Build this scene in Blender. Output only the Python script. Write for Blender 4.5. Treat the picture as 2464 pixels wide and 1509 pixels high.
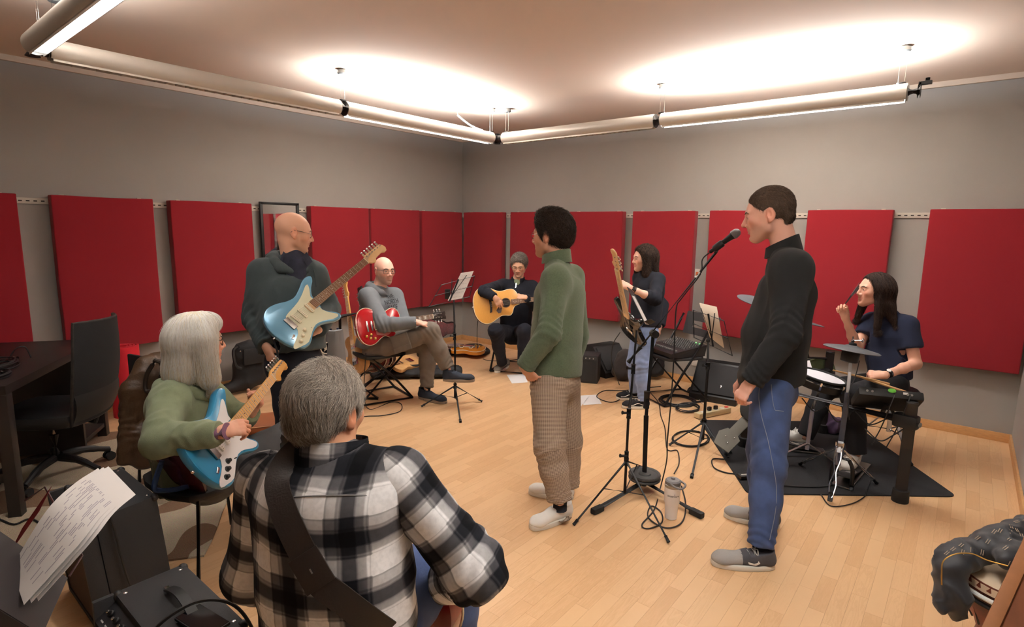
import bpy, bmesh, math, random
import numpy as np
from mathutils import Vector, Matrix

random.seed(7); RNG = np.random.default_rng(7)
for o in list(bpy.data.objects): bpy.data.objects.remove(o)
scene = bpy.context.scene
COL = scene.collection

# ------------------------------------------------------------------ camera
FPX = 1346.74; PITCH = 0.1531; ROLL = 0.0149; YAW = 0.6825; CAMH = 1.63
IMW, IMH = 2464, 1509
_fw = np.array([math.cos(YAW)*math.cos(PITCH), math.sin(YAW)*math.cos(PITCH), -math.sin(PITCH)])
_rt = np.array([math.sin(YAW), -math.cos(YAW), 0.0]); _up = np.cross(_rt, _fw)
_r2 = _rt*math.cos(ROLL) + _up*math.sin(ROLL); _u2 = -_rt*math.sin(ROLL) + _up*math.cos(ROLL)
CAMP = np.array([0.0, 0.0, CAMH])
camd = bpy.data.cameras.new('camera'); cam = bpy.data.objects.new('camera', camd); COL.objects.link(cam)
camd.sensor_fit = 'HORIZONTAL'; camd.sensor_width = 36.0; camd.lens = FPX/IMW*36.0
camd.clip_start = 0.05; camd.clip_end = 60
cam.matrix_world = Matrix(((_r2[0], _u2[0], -_fw[0], 0), (_r2[1], _u2[1], -_fw[1], 0), (_r2[2], _u2[2], -_fw[2], CAMH), (0, 0, 0, 1)))
scene.camera = cam

def ray(px, py): return _fw + _r2*(px-IMW/2)/FPX - _u2*(py-IMH/2)/FPX
def PD(px, py, D): return CAMP + ray(px, py)*D                 # pixel at a camera depth
def FL(px, py, z=0.0):                                          # pixel on a horizontal plane
    d = ray(px, py); return CAMP + d*((z-CAMH)/d[2])
def PX(px, py, X): d = ray(px, py); return CAMP + d*(X/d[0])    # pixel on a plane x = X
def PY(px, py, Y): d = ray(px, py); return CAMP + d*(Y/d[1])    # pixel on a plane y = Y
def proj(q):
    q = np.asarray(q, float)-CAMP; z = q@_fw
    return IMW/2+FPX*(q@_r2)/z, IMH/2-FPX*(q@_u2)/z, z
def DEP(q): return float((np.asarray(q, float)-CAMP)@_fw)

# ------------------------------------------------------------------ world, exposure
w = bpy.data.worlds.new('world'); scene.world = w; w.use_nodes = True
w.node_tree.nodes['Background'].inputs[0].default_value = (0.9, 0.95, 1.0, 1)
w.node_tree.nodes['Background'].inputs[1].default_value = 0.05
scene.view_settings.view_transform = 'Standard'; scene.view_settings.look = 'None'
scene.view_settings.exposure = 0.70; scene.view_settings.gamma = 1.0
scene.view_settings.use_curve_mapping = False

# ------------------------------------------------------------------ room measures (metres)
XW, YW, YS, XB, ZC = 5.771, 5.620, -0.405, -2.3, 2.82     # right wall, left wall, side wall, back wall, ceiling
LZ = 2.53; LY = 3.93; LX = 4.55; LX0 = 0.81; LY0 = 0.35    # lamp track height, runs
# the lit lengths of the lamp track: (start, end, up watts, down watts)
LIT = [((2.72, LY), (4.44, LY), 62, 17), ((LX, 2.10), (LX, 0.46), 66, 20), ((LX0, 3.80), (LX0, 2.15), 18, 6), ((0.95, LY0), (2.05, LY0), 50, 20)]
def area_light(name, loc, sx, sy, rotx, rotz, energy, col=(0.88, 0.955, 1.0)):
    l = bpy.data.lights.new(name, 'AREA'); l.shape = 'RECTANGLE'; l.size = sx; l.size_y = sy; l.energy = energy; l.color = col
    o = bpy.data.objects.new(name, l); COL.objects.link(o); o.location = loc; o.rotation_euler = (rotx, 0, rotz); return o
for (a, b, eu, ed) in LIT:
    a = Vector(a); b = Vector(b); c = (a+b)/2; L = (b-a).length; rz = math.atan2(b.y-a.y, b.x-a.x)
    area_light('lamp_uplight', (c.x, c.y, LZ+0.056), L-0.05, 0.05, math.pi, rz, eu)
    area_light('lamp_downlight', (c.x, c.y, LZ-0.026), L-0.10, 0.05, 0.0, rz, ed)

# ------------------------------------------------------------------ mesh helpers
def S(r, g, b):
    f = lambda c: (c/255/12.92) if c/255 <= 0.04045 else ((c/255+0.055)/1.055)**2.4
    return (f(r), f(g), f(b), 1.0)
MATS = {}
def mat(name, col, rough=0.6, metal=0.0, bump=0.0, bscale=60.0, var=0.0, vscale=8.0, sheen=0.0, coat=0.0, emit=None, spec=0.5, alpha=None, trans=0.0, attr=None, stretch=None):
    if name in MATS: return MATS[name]
    m = bpy.data.materials.new(name); m.use_nodes = True; nt = m.node_tree; N = nt.nodes; L = nt.links
    p = N['Principled BSDF']; c = col if len(col) == 4 else (*col, 1)
    p.inputs['Base Color'].default_value = c; p.inputs['Roughness'].default_value = rough; p.inputs['Metallic'].default_value = metal
    p.inputs['Specular IOR Level'].default_value = spec
    if sheen: p.inputs['Sheen Weight'].default_value = sheen; p.inputs['Sheen Roughness'].default_value = 0.6
    if coat: p.inputs['Coat Weight'].default_value = coat; p.inputs['Coat Roughness'].default_value = 0.08
    if trans: p.inputs['Transmission Weight'].default_value = trans
    if emit: p.inputs['Emission Color'].default_value = (*emit[:3], 1); p.inputs['Emission Strength'].default_value = emit[3]
    tc = N.new('ShaderNodeTexCoord'); src = tc.outputs['Object']
    if stretch:
        mp = N.new('ShaderNodeMapping'); mp.inputs['Scale'].default_value = stretch; L.new(src, mp.inputs['Vector']); src = mp.outputs['Vector']
    colsrc = None
    if attr:
        a = N.new('ShaderNodeAttribute'); a.attribute_name = attr; colsrc = a.outputs['Color']
    if var:
        n = N.new('ShaderNodeTexNoise'); n.inputs['Scale'].default_value = vscale; n.inputs['Detail'].default_value = 5; L.new(src, n.inputs['Vector'])
        mr = N.new('ShaderNodeMapRange'); mr.inputs['From Min'].default_value = 0.3; mr.inputs['From Max'].default_value = 0.7
        mr.inputs['To Min'].default_value = 1-var; mr.inputs['To Max'].default_value = 1+var; L.new(n.outputs['Fac'], mr.inputs['Value'])
        mx = N.new('ShaderNodeMix'); mx.data_type = 'RGBA'; mx.blend_type = 'MULTIPLY'; mx.inputs[0].default_value = 1.0
        if colsrc: L.new(colsrc, mx.inputs[6])
        else: mx.inputs[6].default_value = c
        cb = N.new('ShaderNodeCombineColor')
        for i in range(3): L.new(mr.outputs[0], cb.inputs[i])
        L.new(cb.outputs[0], mx.inputs[7]); colsrc = mx.outputs[2]
    if colsrc: L.new(colsrc, p.inputs['Base Color'])
    if bump:
        n = N.new('ShaderNodeTexNoise'); n.inputs['Scale'].default_value = bscale; n.inputs['Detail'].default_value = 4; L.new(src, n.inputs['Vector'])
        b = N.new('ShaderNodeBump'); b.inputs['Strength'].default_value = min(1, bump); b.inputs['Distance'].default_value = 0.004
        L.new(n.outputs['Fac'], b.inputs['Height']); L.new(b.outputs[0], p.inputs['Normal'])
    MATS[name] = m; return m

def unit(v): v = np.asarray(v, float); return v/max(1e-9, np.linalg.norm(v))
def frame(d, upv=(0, 0, 1)):
    d = unit(d); u = np.asarray(upv, float)
    if abs(d@unit(u)) > 0.98: u = np.array([1.0, 0, 0])
    x = unit(np.cross(d, u)); y = np.cross(x, d); return x, y, d

class MB:
    """collects shapes into one mesh; world coordinates unless stated"""
    def __init__(s): s.v = []; s.f = []; s.m = []
    def add(s, V, F, m=0):
        n = len(s.v); s.v += [tuple(map(float, p)) for p in V]; s.f += [tuple(i+n for i in f) for f in F]; s.m += [m]*len(F); return s
    def box(s, c, size, R=None, m=0, bev=0.0):
        hx, hy, hz = [q/2 for q in size]; R = np.eye(3) if R is None else np.asarray(R); c = np.asarray(c, float)
        if bev <= 0:
            P = [(x, y, z) for x in (-hx, hx) for y in (-hy, hy) for z in (-hz, hz)]
            F = [(0, 1, 3, 2), (4, 6, 7, 5), (0, 4, 5, 1), (2, 3, 7, 6), (0, 2, 6, 4), (1, 5, 7, 3)]
            return s.add([c+R@np.array(p) for p in P], F, m)
        b = min(bev, hx*.9, hy*.9, hz*.9)
        bm = bmesh.new(); bmesh.ops.create_cube(bm, size=1.0)
        for q in bm.verts: q.co = Vector((q.co.x*2*hx, q.co.y*2*hy, q.co.z*2*hz))
        bmesh.ops.bevel(bm, geom=list(bm.edges), offset=b, segments=2, profile=0.6, affect='EDGES')
        bm.verts.index_update()
        V = [c+R@np.array(q.co) for q in bm.verts]; F = [[q.index for q in f.verts] for f in bm.faces]; bm.free()
        return s.add(V, F, m)
    def tube(s, pts, r, seg=8, m=0, closed=False, caps=True, upv=(0, 0, 1)):
        P = [np.asarray(p, float) for p in pts]; n = len(P)
        rr = r if hasattr(r, '__len__') else [r]*n
        V = []; px = None
        for i in range(n):
            if closed: d = P[(i+1) % n]-P[i-1]
            else: d = P[min(i+1, n-1)]-P[max(i-1, 0)]
            if px is None: x, y, d = frame(d, upv)
            else:
                d = unit(d); x = px-d*(px@d); x = unit(x) if np.linalg.norm(x) > 1e-6 else frame(d)[0]; y = np.cross(x, d)*-1; y = np.cross(d, x)
            px = x
            for k in range(seg):
                a = 2*math.pi*k/seg; V.append(P[i]+rr[i]*(math.cos(a)*x+math.sin(a)*y))
        F = []
        for i in range(n if closed else n-1):
            j = (i+1) % n
            for k in range(seg):
                l = (k+1) % seg; F.append((i*seg+k, i*seg+l, j*seg+l, j*seg+k))
        if caps and not closed:
            F.append(tuple(range(seg))[::-1]); F.append(tuple((n-1)*seg+k for k in range(seg)))
        return s.add(V, F, m)
    def cyl(s, a, b, r, r2=None, seg=16, m=0): return s.tube([a, b], [r, r if r2 is None else r2], seg, m)
    def lathe(s, prof, c=(0, 0, 0), axis=(0, 0, 1), seg=24, m=0):
        x, y, d = frame(axis, (0, 1, 0)); c = np.asarray(c, float); V = []; F = []; n = len(prof)
        for (r, z) in prof:
            for k in range(seg):
                a = 2*math.pi*k/seg; V.append(c+d*z+max(r, 1e-5)*(math.cos(a)*x+math.sin(a)*y))
        for i in range(n-1):
            for k in range(seg):
                l = (k+1) % seg; F.append((i*seg+k, i*seg+l, (i+1)*seg+l, (i+1)*seg+k))
        F.append(tuple(range(seg))[::-1]); F.append(tuple((n-1)*seg+k for k in range(seg)))
        return s.add(V, F, m)
    def prism(s, poly, z0, z1, R=None, o=(0, 0, 0), m=0, bev=0.0, msid=None):
        """extruded polygon in local xy, optional rounded rim"""
        R = np.eye(3) if R is None else np.asarray(R); o = np.asarray(o, float); P = np.asarray(poly, float); n = len(P)
        area = 0.5*np.sum(P[:, 0]*np.roll(P[:, 1], -1)-np.roll(P[:, 0], -1)*P[:, 1])
        if area < 0: P = P[::-1]
        rings = []
        if bev > 0:
            e1 = np.roll(P, -1, 0)-P; e0 = P-np.roll(P, 1, 0)
            nn = np.stack([-(e0[:, 1]/np.linalg.norm(e0, axis=1)+e1[:, 1]/np.linalg.norm(e1, axis=1)), e0[:, 0]/np.linalg.norm(e0, axis=1)+e1[:, 0]/np.linalg.norm(e1, axis=1)], 1)
            nn /= np.maximum(1e-6, np.linalg.norm(nn, axis=1))[:, None]
            for (f, zz) in ((1, 0), (.3, .3), (0, 1)): rings.append((P+nn*bev*f, z0+bev*zz))
            for (f, zz) in ((0, 1), (.3, .3), (1, 0)): rings.append((P+nn*bev*f, z1-bev*zz))
        else: rings = [(P, z0), (P, z1)]
        V = []
        for (Q, z) in rings: V += [o+R@np.array([q[0], q[1], z]) for q in Q]
        k = len(rings); F = []
        for i in range(k-1):
            for j in range(n):
                l = (j+1) % n; F.append((i*n+j, i*n+l, (i+1)*n+l, (i+1)*n+j))
        s.add(V, F, m if msid is None else msid)
        b = len(s.v)-len(V); s.f += [tuple(b+j for j in range(n))[::-1], tuple(b+(k-1)*n+j for j in range(n))]; s.m += [m, m]
        return s
    def ball(s, c, r, seg=12, rings=8, m=0, R=None):
        rx, ry, rz = (r, r, r) if not hasattr(r, '__len__') else r; R = np.eye(3) if R is None else np.asarray(R); c = np.asarray(c, float)
        V = []; F = []
        for i in range(rings+1):
            t = math.pi*i/rings
            for k in range(seg):
                a = 2*math.pi*k/seg; V.append(c+R@np.array([rx*math.sin(t)*math.cos(a), ry*math.sin(t)*math.sin(a), rz*math.cos(t)]))
        for i in range(rings):
            for k in range(seg):
                l = (k+1) % seg; F.append((i*seg+k, (i+1)*seg+k, (i+1)*seg+l, i*seg+l))
        return s.add(V, F, m)
    def grid(s, fn, nu, nv, m=0, thick=0.0):
        """sheet: fn(u,v)->point, made two-sided with a thickness"""
        P = np.array([[fn(i/nu, j/nv) for j in range(nv+1)] for i in range(nu+1)])
        V = P.reshape(-1, 3); idx = lambda i, j: i*(nv+1)+j
        F = [(idx(i, j), idx(i+1, j), idx(i+1, j+1), idx(i, j+1)) for i in range(nu) for j in range(nv)]
        if thick <= 0: return s.add(V, F, m)
        du = np.gradient(P, axis=0); dv = np.gradient(P, axis=1); nn = np.cross(du, dv); nn /= np.maximum(1e-9, np.linalg.norm(nn, axis=2))[..., None]
        V2 = (P-nn*thick).reshape(-1, 3); n = len(V)
        F2 = [tuple(i+n for i in f[::-1]) for f in F]
        b = [idx(i, 0) for i in range(nu+1)]+[idx(nu, j) for j in range(1, nv+1)]+[idx(i, nv) for i in range(nu-1, -1, -1)]+[idx(0, j) for j in range(nv-1, 0, -1)]
        F3 = [(b[(k+1) % len(b)], b[k], b[k]+n, b[(k+1) % len(b)]+n) for k in range(len(b))]
        return s.add(np.vstack([V, V2]), F+F2+F3, m)
    def build(s, name, mats, parent=None, smooth=35, loc=None):
        me = bpy.data.meshes.new(name); off = np.zeros(3)
        if parent is not None: off = np.array(wloc(parent))
        elif loc is not None: off = np.asarray(loc, float)
        V = [(p[0]-off[0], p[1]-off[1], p[2]-off[2]) for p in s.v]
        me.from_pydata(V, [], s.f); mats = mats if isinstance(mats, (list, tuple)) else [mats]
        for m in mats: me.materials.append(m)
        if len(mats) > 1: me.polygons.foreach_set('material_index', s.m)
        if smooth:
            me.polygons.foreach_set('use_smooth', [True]*len(s.f)); me.set_sharp_from_angle(angle=math.radians(smooth))
        me.update(); o = bpy.data.objects.new(name, me); COL.objects.link(o)
        if parent is not None: o.parent = parent
        elif loc is not None: o.location = off; WLOC[o.name] = tuple(off)
        return o
WLOC = {}
def wloc(o): return WLOC.get(o.name, (0, 0, 0)) if o.parent is None else tuple(np.add(o.location, wloc(o.parent)))
def thing(name, label, cat, loc=(0, 0, 0), group=None):
    o = bpy.data.objects.new(name, None); COL.objects.link(o); o.location = tuple(map(float, loc)); o.empty_display_size = 0.05
    WLOC[o.name] = tuple(map(float, loc)); o['label'] = label; o['category'] = cat
    if group: o['group'] = group
    return o
def tag(o, label, cat, group=None):
    o['label'] = label; o['category'] = cat
    if group: o['group'] = group
    return o
def struct(o): o['kind'] = 'structure'; return o
def npmesh(name, V, F, mats, parent=None, fm=None, attrs=None, smooth=True):
    me = bpy.data.meshes.new(name); V = np.asarray(V, np.float32); F = np.asarray(F, np.int32); off = np.array(wloc(parent)) if parent is not None else np.zeros(3)
    V = V-off.astype(np.float32); n, k = F.shape
    me.vertices.add(len(V)); me.vertices.foreach_set('co', V.ravel())
    me.loops.add(n*k); me.loops.foreach_set('vertex_index', F.ravel())
    me.polygons.add(n); me.polygons.foreach_set('loop_start', np.arange(n, dtype=np.int32)*k)
    mats = mats if isinstance(mats, (list, tuple)) else [mats]
    for m in mats: me.materials.append(m)
    if fm is not None: me.polygons.foreach_set('material_index', np.asarray(fm, np.int32))
    me.update(calc_edges=True)
    me.polygons.foreach_set('use_smooth', np.full(n, bool(smooth)))
    for (an, arr) in (attrs or {}).items():
        arr = np.asarray(arr, np.float32)
        if arr.shape[1] == 4: a = me.attributes.new(an, 'FLOAT_COLOR', 'POINT'); a.data.foreach_set('color', arr.ravel())
        else: a = me.attributes.new(an, 'FLOAT_VECTOR', 'POINT'); a.data.foreach_set('vector', arr.ravel())
    o = bpy.data.objects.new(name, me); COL.objects.link(o)
    if parent is not None: o.parent = parent
    return o
def spline(pts, n=8):
    """Catmull-Rom through points"""
    P = [np.asarray(p, float) for p in pts]; P = [2*P[0]-P[1]]+P+[2*P[-1]-P[-2]]; out = []
    for i in range(1, len(P)-2):
        for k in range(n):
            t = k/n; a, b, c, d = P[i-1], P[i], P[i+1], P[i+2]
            out.append(0.5*((2*b)+(-a+c)*t+(2*a-5*b+4*c-d)*t*t+(-a+3*b-3*c+d)*t**3))
    out.append(P[-2]); return out
def smooth_loop(poly, n=6):
    P = [np.asarray(p, float) for p in poly]; m = len(P); out = []
    for i in range(m):
        a, b, c, d = P[i-1], P[i], P[(i+1) % m], P[(i+2) % m]
        for k in range(n):
            t = k/n; out.append(0.5*((2*b)+(-a+c)*t+(2*a-5*b+4*c-d)*t*t+(-a+3*b-3*c+d)*t**3))
    return out
def rotz(a): c, s_ = math.cos(a), math.sin(a); return np.array([[c, -s_, 0], [s_, c, 0], [0, 0, 1.0]])
def rotx(a): c, s_ = math.cos(a), math.sin(a); return np.array([[1.0, 0, 0], [0, c, -s_], [0, s_, c]])
def roty(a): c, s_ = math.cos(a), math.sin(a); return np.array([[c, 0, s_], [0, 1.0, 0], [-s_, 0, c]])
def basis(x, y, z): return np.array([x, y, z]).T
def rgb(o, col):  # mesh-wide colour attribute
    return o
# common materials
BLACK = mat('black_metal', S(22, 22, 24), 0.42, 0.3); BLACKP = mat('black_plastic', S(20, 20, 21), 0.5); BLACKC = mat('black_cloth', S(20, 20, 22), 0.9, bump=.3, bscale=300)
CHROME = mat('chrome', S(215, 215, 218), 0.18, 1.0); STEEL = mat('brushed_steel', S(160, 158, 155), 0.35, 1.0)
RUBBER = mat('black_rubber', S(26, 26, 26), 0.8); WHITEP = mat('white_plastic', S(225, 222, 215), 0.5); PAPER = mat('white_paper', S(235, 233, 232), 0.85)
CABLE = mat('black_cable', S(24, 24, 26), 0.55)

# ------------------------------------------------------------------ room shell
def wood_nodes(m, base, dark, light, scale=1.0):
    nt = m.node_tree; N = nt.nodes; L = nt.links; p = N['Principled BSDF']
    at = N.new('ShaderNodeAttribute'); at.attribute_name = 'rnd'
    tc = N.new('ShaderNodeTexCoord'); geo = N.new('ShaderNodeNewGeometry')
    off = N.new('ShaderNodeVectorMath'); off.operation = 'MULTIPLY_ADD'; off.inputs[1].default_value = (9.0, 7.0, 3.0)
    L.new(at.outputs['Vector'], off.inputs[0]); L.new(geo.outputs['Position'], off.inputs[2])
    mp = N.new('ShaderNodeMapping'); mp.inputs['Scale'].default_value = (1.6*scale, 14*scale, 14*scale); L.new(off.outputs[0], mp.inputs['Vector'])
    n1 = N.new('ShaderNodeTexNoise'); n1.inputs['Scale'].default_value = 2.2; n1.inputs['Detail'].default_value = 6; n1.inputs['Distortion'].default_value = 1.2; L.new(mp.outputs[0], n1.inputs['Vector'])
    wv = N.new('ShaderNodeMath'); wv.operation = 'SINE'; ml = N.new('ShaderNodeMath'); ml.operation = 'MULTIPLY'; ml.inputs[1].default_value = 38
    L.new(n1.outputs['Fac'], ml.inputs[0]); L.new(ml.outputs[0], wv.inputs[0])
    r1 = N.new('ShaderNodeMapRange'); r1.inputs['From Min'].default_value = -1; r1.inputs['From Max'].default_value = 1; r1.inputs['To Min'].default_value = 0.42; r1.inputs['To Max'].default_value = 0.58; L.new(wv.outputs[0], r1.inputs['Value'])
    n2 = N.new('ShaderNodeTexNoise'); n2.inputs['Scale'].default_value = 60; n2.inputs['Detail'].default_value = 3; L.new(mp.outputs[0], n2.inputs['Vector'])
    ad = N.new('ShaderNodeMath'); ad.operation = 'MULTIPLY_ADD'; ad.inputs[1].default_value = 0.35; L.new(n2.outputs['Fac'], ad.inputs[0]); L.new(r1.outputs[0], ad.inputs[2])
    sx = N.new('ShaderNodeSeparateXYZ'); L.new(at.outputs['Vector'], sx.inputs[0])
    a2 = N.new('ShaderNodeMath'); a2.operation = 'MULTIPLY_ADD'; a2.inputs[1].default_value = 0.5; L.new(sx.outputs[0], a2.inputs[0]); L.new(ad.outputs[0], a2.inputs[2])
    cr = N.new('ShaderNodeValToRGB'); cr.color_ramp.elements[0].position = 0.35; cr.color_ramp.elements[0].color = dark; cr.color_ramp.elements[1].position = 1.25; cr.color_ramp.elements[1].color = light
    e = cr.color_ramp.elements.new(0.8); e.color = base; cr.color_ramp.elements[2].position = 1.0
    L.new(a2.outputs[0], cr.inputs[0]); L.new(cr.outputs[0], p.inputs['Base Color'])
    p.inputs['Roughness'].default_value = 0.36; p.inputs['Specular IOR Level'].default_value = 0.45
OAK = bpy.data.materials.new('oak_laminate'); OAK.use_nodes = True
wood_nodes(OAK, S(214, 172, 128), S(205, 162, 118), S(222, 182, 138))
WALLM = mat('grey_wall_paint', S(154, 150, 146), 0.85, bump=.10, bscale=220, var=.02, vscale=3)
CEILM = mat('cream_ceiling_paint', S(222, 200, 182), 0.9, bump=.06, bscale=200)
TRIMM = mat('cream_trim', S(215, 196, 178), 0.7)
BASEM = mat('oak_baseboard', S(206, 158, 106), 0.5, var=.10, vscale=30, stretch=(1, 1, 6))
struct(MB().box(((XW+XB)/2, (YW+YS)/2, -0.053), (XW-XB+.4, YW-YS+.4, .1)).build('floor', mat('floor_underlay', S(176, 134, 94), .8)))
FLOOR = bpy.data.objects['floor']
def planks():
    W = 0.066; rows = int((YW-YS)/W); items = []
    rr = random.Random(3)
    for j in range(rows+1):
        y0 = YS+j*W; y1 = min(YW, y0+W); x = XB+rr.uniform(-.5, 0)
        while x < XW:
            L = rr.choice([.30, .38, .46, .55]); x1 = min(XW, x+L); x0 = max(XB, x)
            if x1-x0 > .02 and y1-y0 > .01: items.append((x0, x1, y0, y1, rr.random()))
            x += L
    vis = []; rest = []
    for it in items:
        c = ((it[0]+it[1])/2, (it[2]+it[3])/2, 0)
        px, py, z = proj(c)
        if z > .3 and -40 < px < IMW+40 and py < IMH+60: vis.append((z, it))
        else: rest.append(it)
    vis.sort(key=lambda t: t[0]); near = [t[1] for t in vis[:300]]; rest += [t[1] for t in vis[300:]]
    g = 0.0003
    def bx(it):
        x0, x1, y0, y1, r = it; x0 += g; x1 -= g; y0 += g; y1 -= g
        V = [(x0, y0, -.003), (x1, y0, -.003), (x1, y1, -.003), (x0, y1, -.003), (x0, y0, 0), (x1, y0, 0), (x1, y1, 0), (x0, y1, 0)]
        F = [(4, 5, 6, 7), (0, 1, 5, 4), (1, 2, 6, 5), (2, 3, 7, 6), (3, 0, 4, 7)]
        return V, F
    for it in near:
        V, F = bx(it); o = npmesh('plank', V, F, OAK, FLOOR, attrs={'rnd': [(it[4], (it[4]*7.3) % 1, (it[4]*13.7) % 1)]*8}, smooth=False)
    AV = []; AF = []; AR = []
    for it in rest:
        V, F = bx(it); n = len(AV); AV += V; AF += [tuple(i+n for i in f) for f in F]; AR += [(it[4], (it[4]*7.3) % 1, (it[4]*13.7) % 1)]*8
    o = npmesh('planks', AV, AF, OAK, FLOOR, attrs={'rnd': AR}, smooth=False); o['kind'] = 'stuff'
planks()
T = .15
struct(MB().box(((XW+XB)/2, (YW+YS)/2, ZC+T/2), (XW-XB+2*T, YW-YS+2*T, T)).build('ceiling', CEILM))
struct(MB().box(((XW+XB)/2, YW+T/2, ZC/2), (XW-XB+2*T, T, ZC)).build('wall_left', WALLM))
struct(MB().box((XW+T/2, (YW+YS)/2, ZC/2), (T, YW-YS, ZC)).build('wall_right', WALLM))
struct(MB().box(((XW+XB)/2, YS-T/2, ZC/2), (XW-XB+2*T, T, ZC)).build('wall_side', WALLM))
struct(MB().box((XB-T/2, (YW+YS)/2, ZC/2), (T, YW-YS, ZC)).build('wall_back', WALLM))
def strip(name, a, b, z, hgt, dep, n, m):
    a = np.array([*a, 0.]); b = np.array([*b, 0.]); c = (a+b)/2+np.array([*n, 0.])*dep/2; L = np.linalg.norm(b-a); R = rotz(math.atan2(b[1]-a[1], b[0]-a[0]))
    return struct(MB().box((c[0], c[1], z+hgt/2), (L, dep, hgt), R, bev=.003).build(name, m))
strip('baseboard_left', (XB, YW), (XW, YW), 0, .072, .014, (0, -1), BASEM); strip('baseboard_right', (XW, YS), (XW, YW-.014), 0, .072, .014, (-1, 0), BASEM)
strip('baseboard_side', (XB, YS), (XW-.014, YS), 0, .072, .014, (0, 1), BASEM)
strip('trim_1', (XB, YW), (XW, YW), ZC-.042, .042, .03, (0, -1), TRIMM); strip('trim_2', (XW, YS), (XW, YW-.03), ZC-.042, .042, .03, (-1, 0), TRIMM)
strip('trim_3', (XB, YS), (XW-.03, YS), ZC-.042, .042, .03, (0, 1), TRIMM)

# ------------------------------------------------------------------ wall rails and red sound absorbers
RAILM = mat('white_rail', S(196, 190, 180), .5); SLOTM = mat('rail_slot_dark', S(60, 56, 52), .8)
def rail(label, a, b, n):
    a = np.array([*a, 1.775]); b = np.array([*b, 1.775]); L = np.linalg.norm(b-a); d = (b-a)/L; n = np.array([*n, 0.]); R = basis(d, -n, np.array([0, 0, 1.]))
    r = MB().box((a+b)/2+n*.006, (L, .012, .045), R, bev=.002).build('wall_rail', RAILM); tag(r, label, 'wall rail')
    s_ = MB(); k = 0; x = .03
    while x < L-.03:
        s_.box(a+d*x+n*.0125, (.022, .0012, .010), R); x += .045
    o = s_.build('slots', SLOTM, r, smooth=0); o['kind'] = 'stuff'
rail('white slotted hanging rail along the left wall behind the red panels', (0.1, YW), (XW-.01, YW), (0, -1))
rail('white slotted hanging rail along the right wall behind the red panels', (XW, YS+.02), (XW, YW-.02), (-1, 0))
REDM = mat('red_panel_fabric', S(138, 4, 24), .95, bump=.22, bscale=800, sheen=.1)
CLIPM = mat('panel_clip', S(190, 184, 170), .5)
def panel(c0, c1, wall, label, z0=.574, z1=1.822, t=.09):
    mid = (c0+c1)/2; wd = abs(c1-c0); rr = random.Random(int(mid*1000))
    if wall == 'L': loc = (mid, YW-.014-t/2, (z0+z1)/2); size = (wd, t, z1-z0)
    else: loc = (XW-.014-t/2, mid, (z0+z1)/2); size = (t, wd, z1-z0)
    bm = bmesh.new(); bmesh.ops.create_cube(bm, size=1.0)
    for q in bm.verts: q.co = Vector((q.co.x*size[0], q.co.y*size[1], q.co.z*size[2]))
    bmesh.ops.bevel(bm, geom=list(bm.edges), offset=.009, segments=3, profile=.6, affect='EDGES')
    bmesh.ops.subdivide_edges(bm, edges=[e for e in bm.edges if e.calc_length() > .3], cuts=5, use_grid_fill=True)
    for q in bm.verts:
        u = (q.co.x if wall == 'L' else q.co.y); a = math.sin(u*9+mid*5)*math.sin(q.co.z*5+mid)*.0025
        if abs(q.co.z) > size[2]*.45: q.co.z += a
        if abs(u) > wd*.45: (setattr(q.co, 'x', q.co.x+a) if wall == 'L' else setattr(q.co, 'y', q.co.y+a))
    me = bpy.data.meshes.new('fabric_pad'); bm.to_mesh(me); bm.free(); me.materials.append(REDM)
    me.polygons.foreach_set('use_smooth', [True]*len(me.polygons)); me.set_sharp_from_angle(angle=math.radians(50))
    t_ = thing('sound_absorber', label, 'sound absorber', loc, 'red sound absorbers on the walls')
    o = bpy.data.objects.new('fabric_pad', me); COL.objects.link(o); o.parent = t_
    for s_ in (-.38, .38):
        c = np.array(loc)+(np.array([s_*wd, t*.3, 0]) if wall == 'L' else np.array([t*.3, s_*wd, 0]))+np.array([0, 0, (z1-z0)/2+.003])
        MB().box(c, (.03, .03, .010), bev=.002).build('clip', CLIPM, t_)
panel(.235, .952, 'L', 'dark red sound absorber cut off by the left edge of the picture')
panel(1.15, 1.85, 'L', 'dark red sound absorber behind the office chair')
panel(1.985, 2.715, 'L', 'red sound absorber left of the black-framed mirror')
panel(3.35, 4.098, 'L', 'red sound absorber right of the black-framed mirror, behind the light blue guitar neck')
panel(4.125, 4.884, 'L', 'red sound absorber right behind the seated man in the grey hoodie')
panel(4.925, 5.665, 'L', 'dark red sound absorber in the corner, behind the music stand in the room corner')
panel(4.80, 5.50, 'R', 'dark red sound absorber in the corner beside the acoustic guitarist')
panel(3.93, 4.66, 'R', 'red sound absorber behind the head of the man in the green fleece')
panel(3.045, 3.75, 'R', 'red sound absorber between the green fleece man and the bass headstock')
panel(2.22, 2.92, 'R', 'red sound absorber directly behind the standing bass player')
panel(1.36, 2.07, 'R', 'bright red sound absorber behind the microphone')
panel(.535, 1.183, 'R', 'bright red sound absorber behind the singer and the drummer')
panel(-.385, .29, 'R', 'red sound absorber behind the drummer, cut by the right picture edge')

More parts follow.
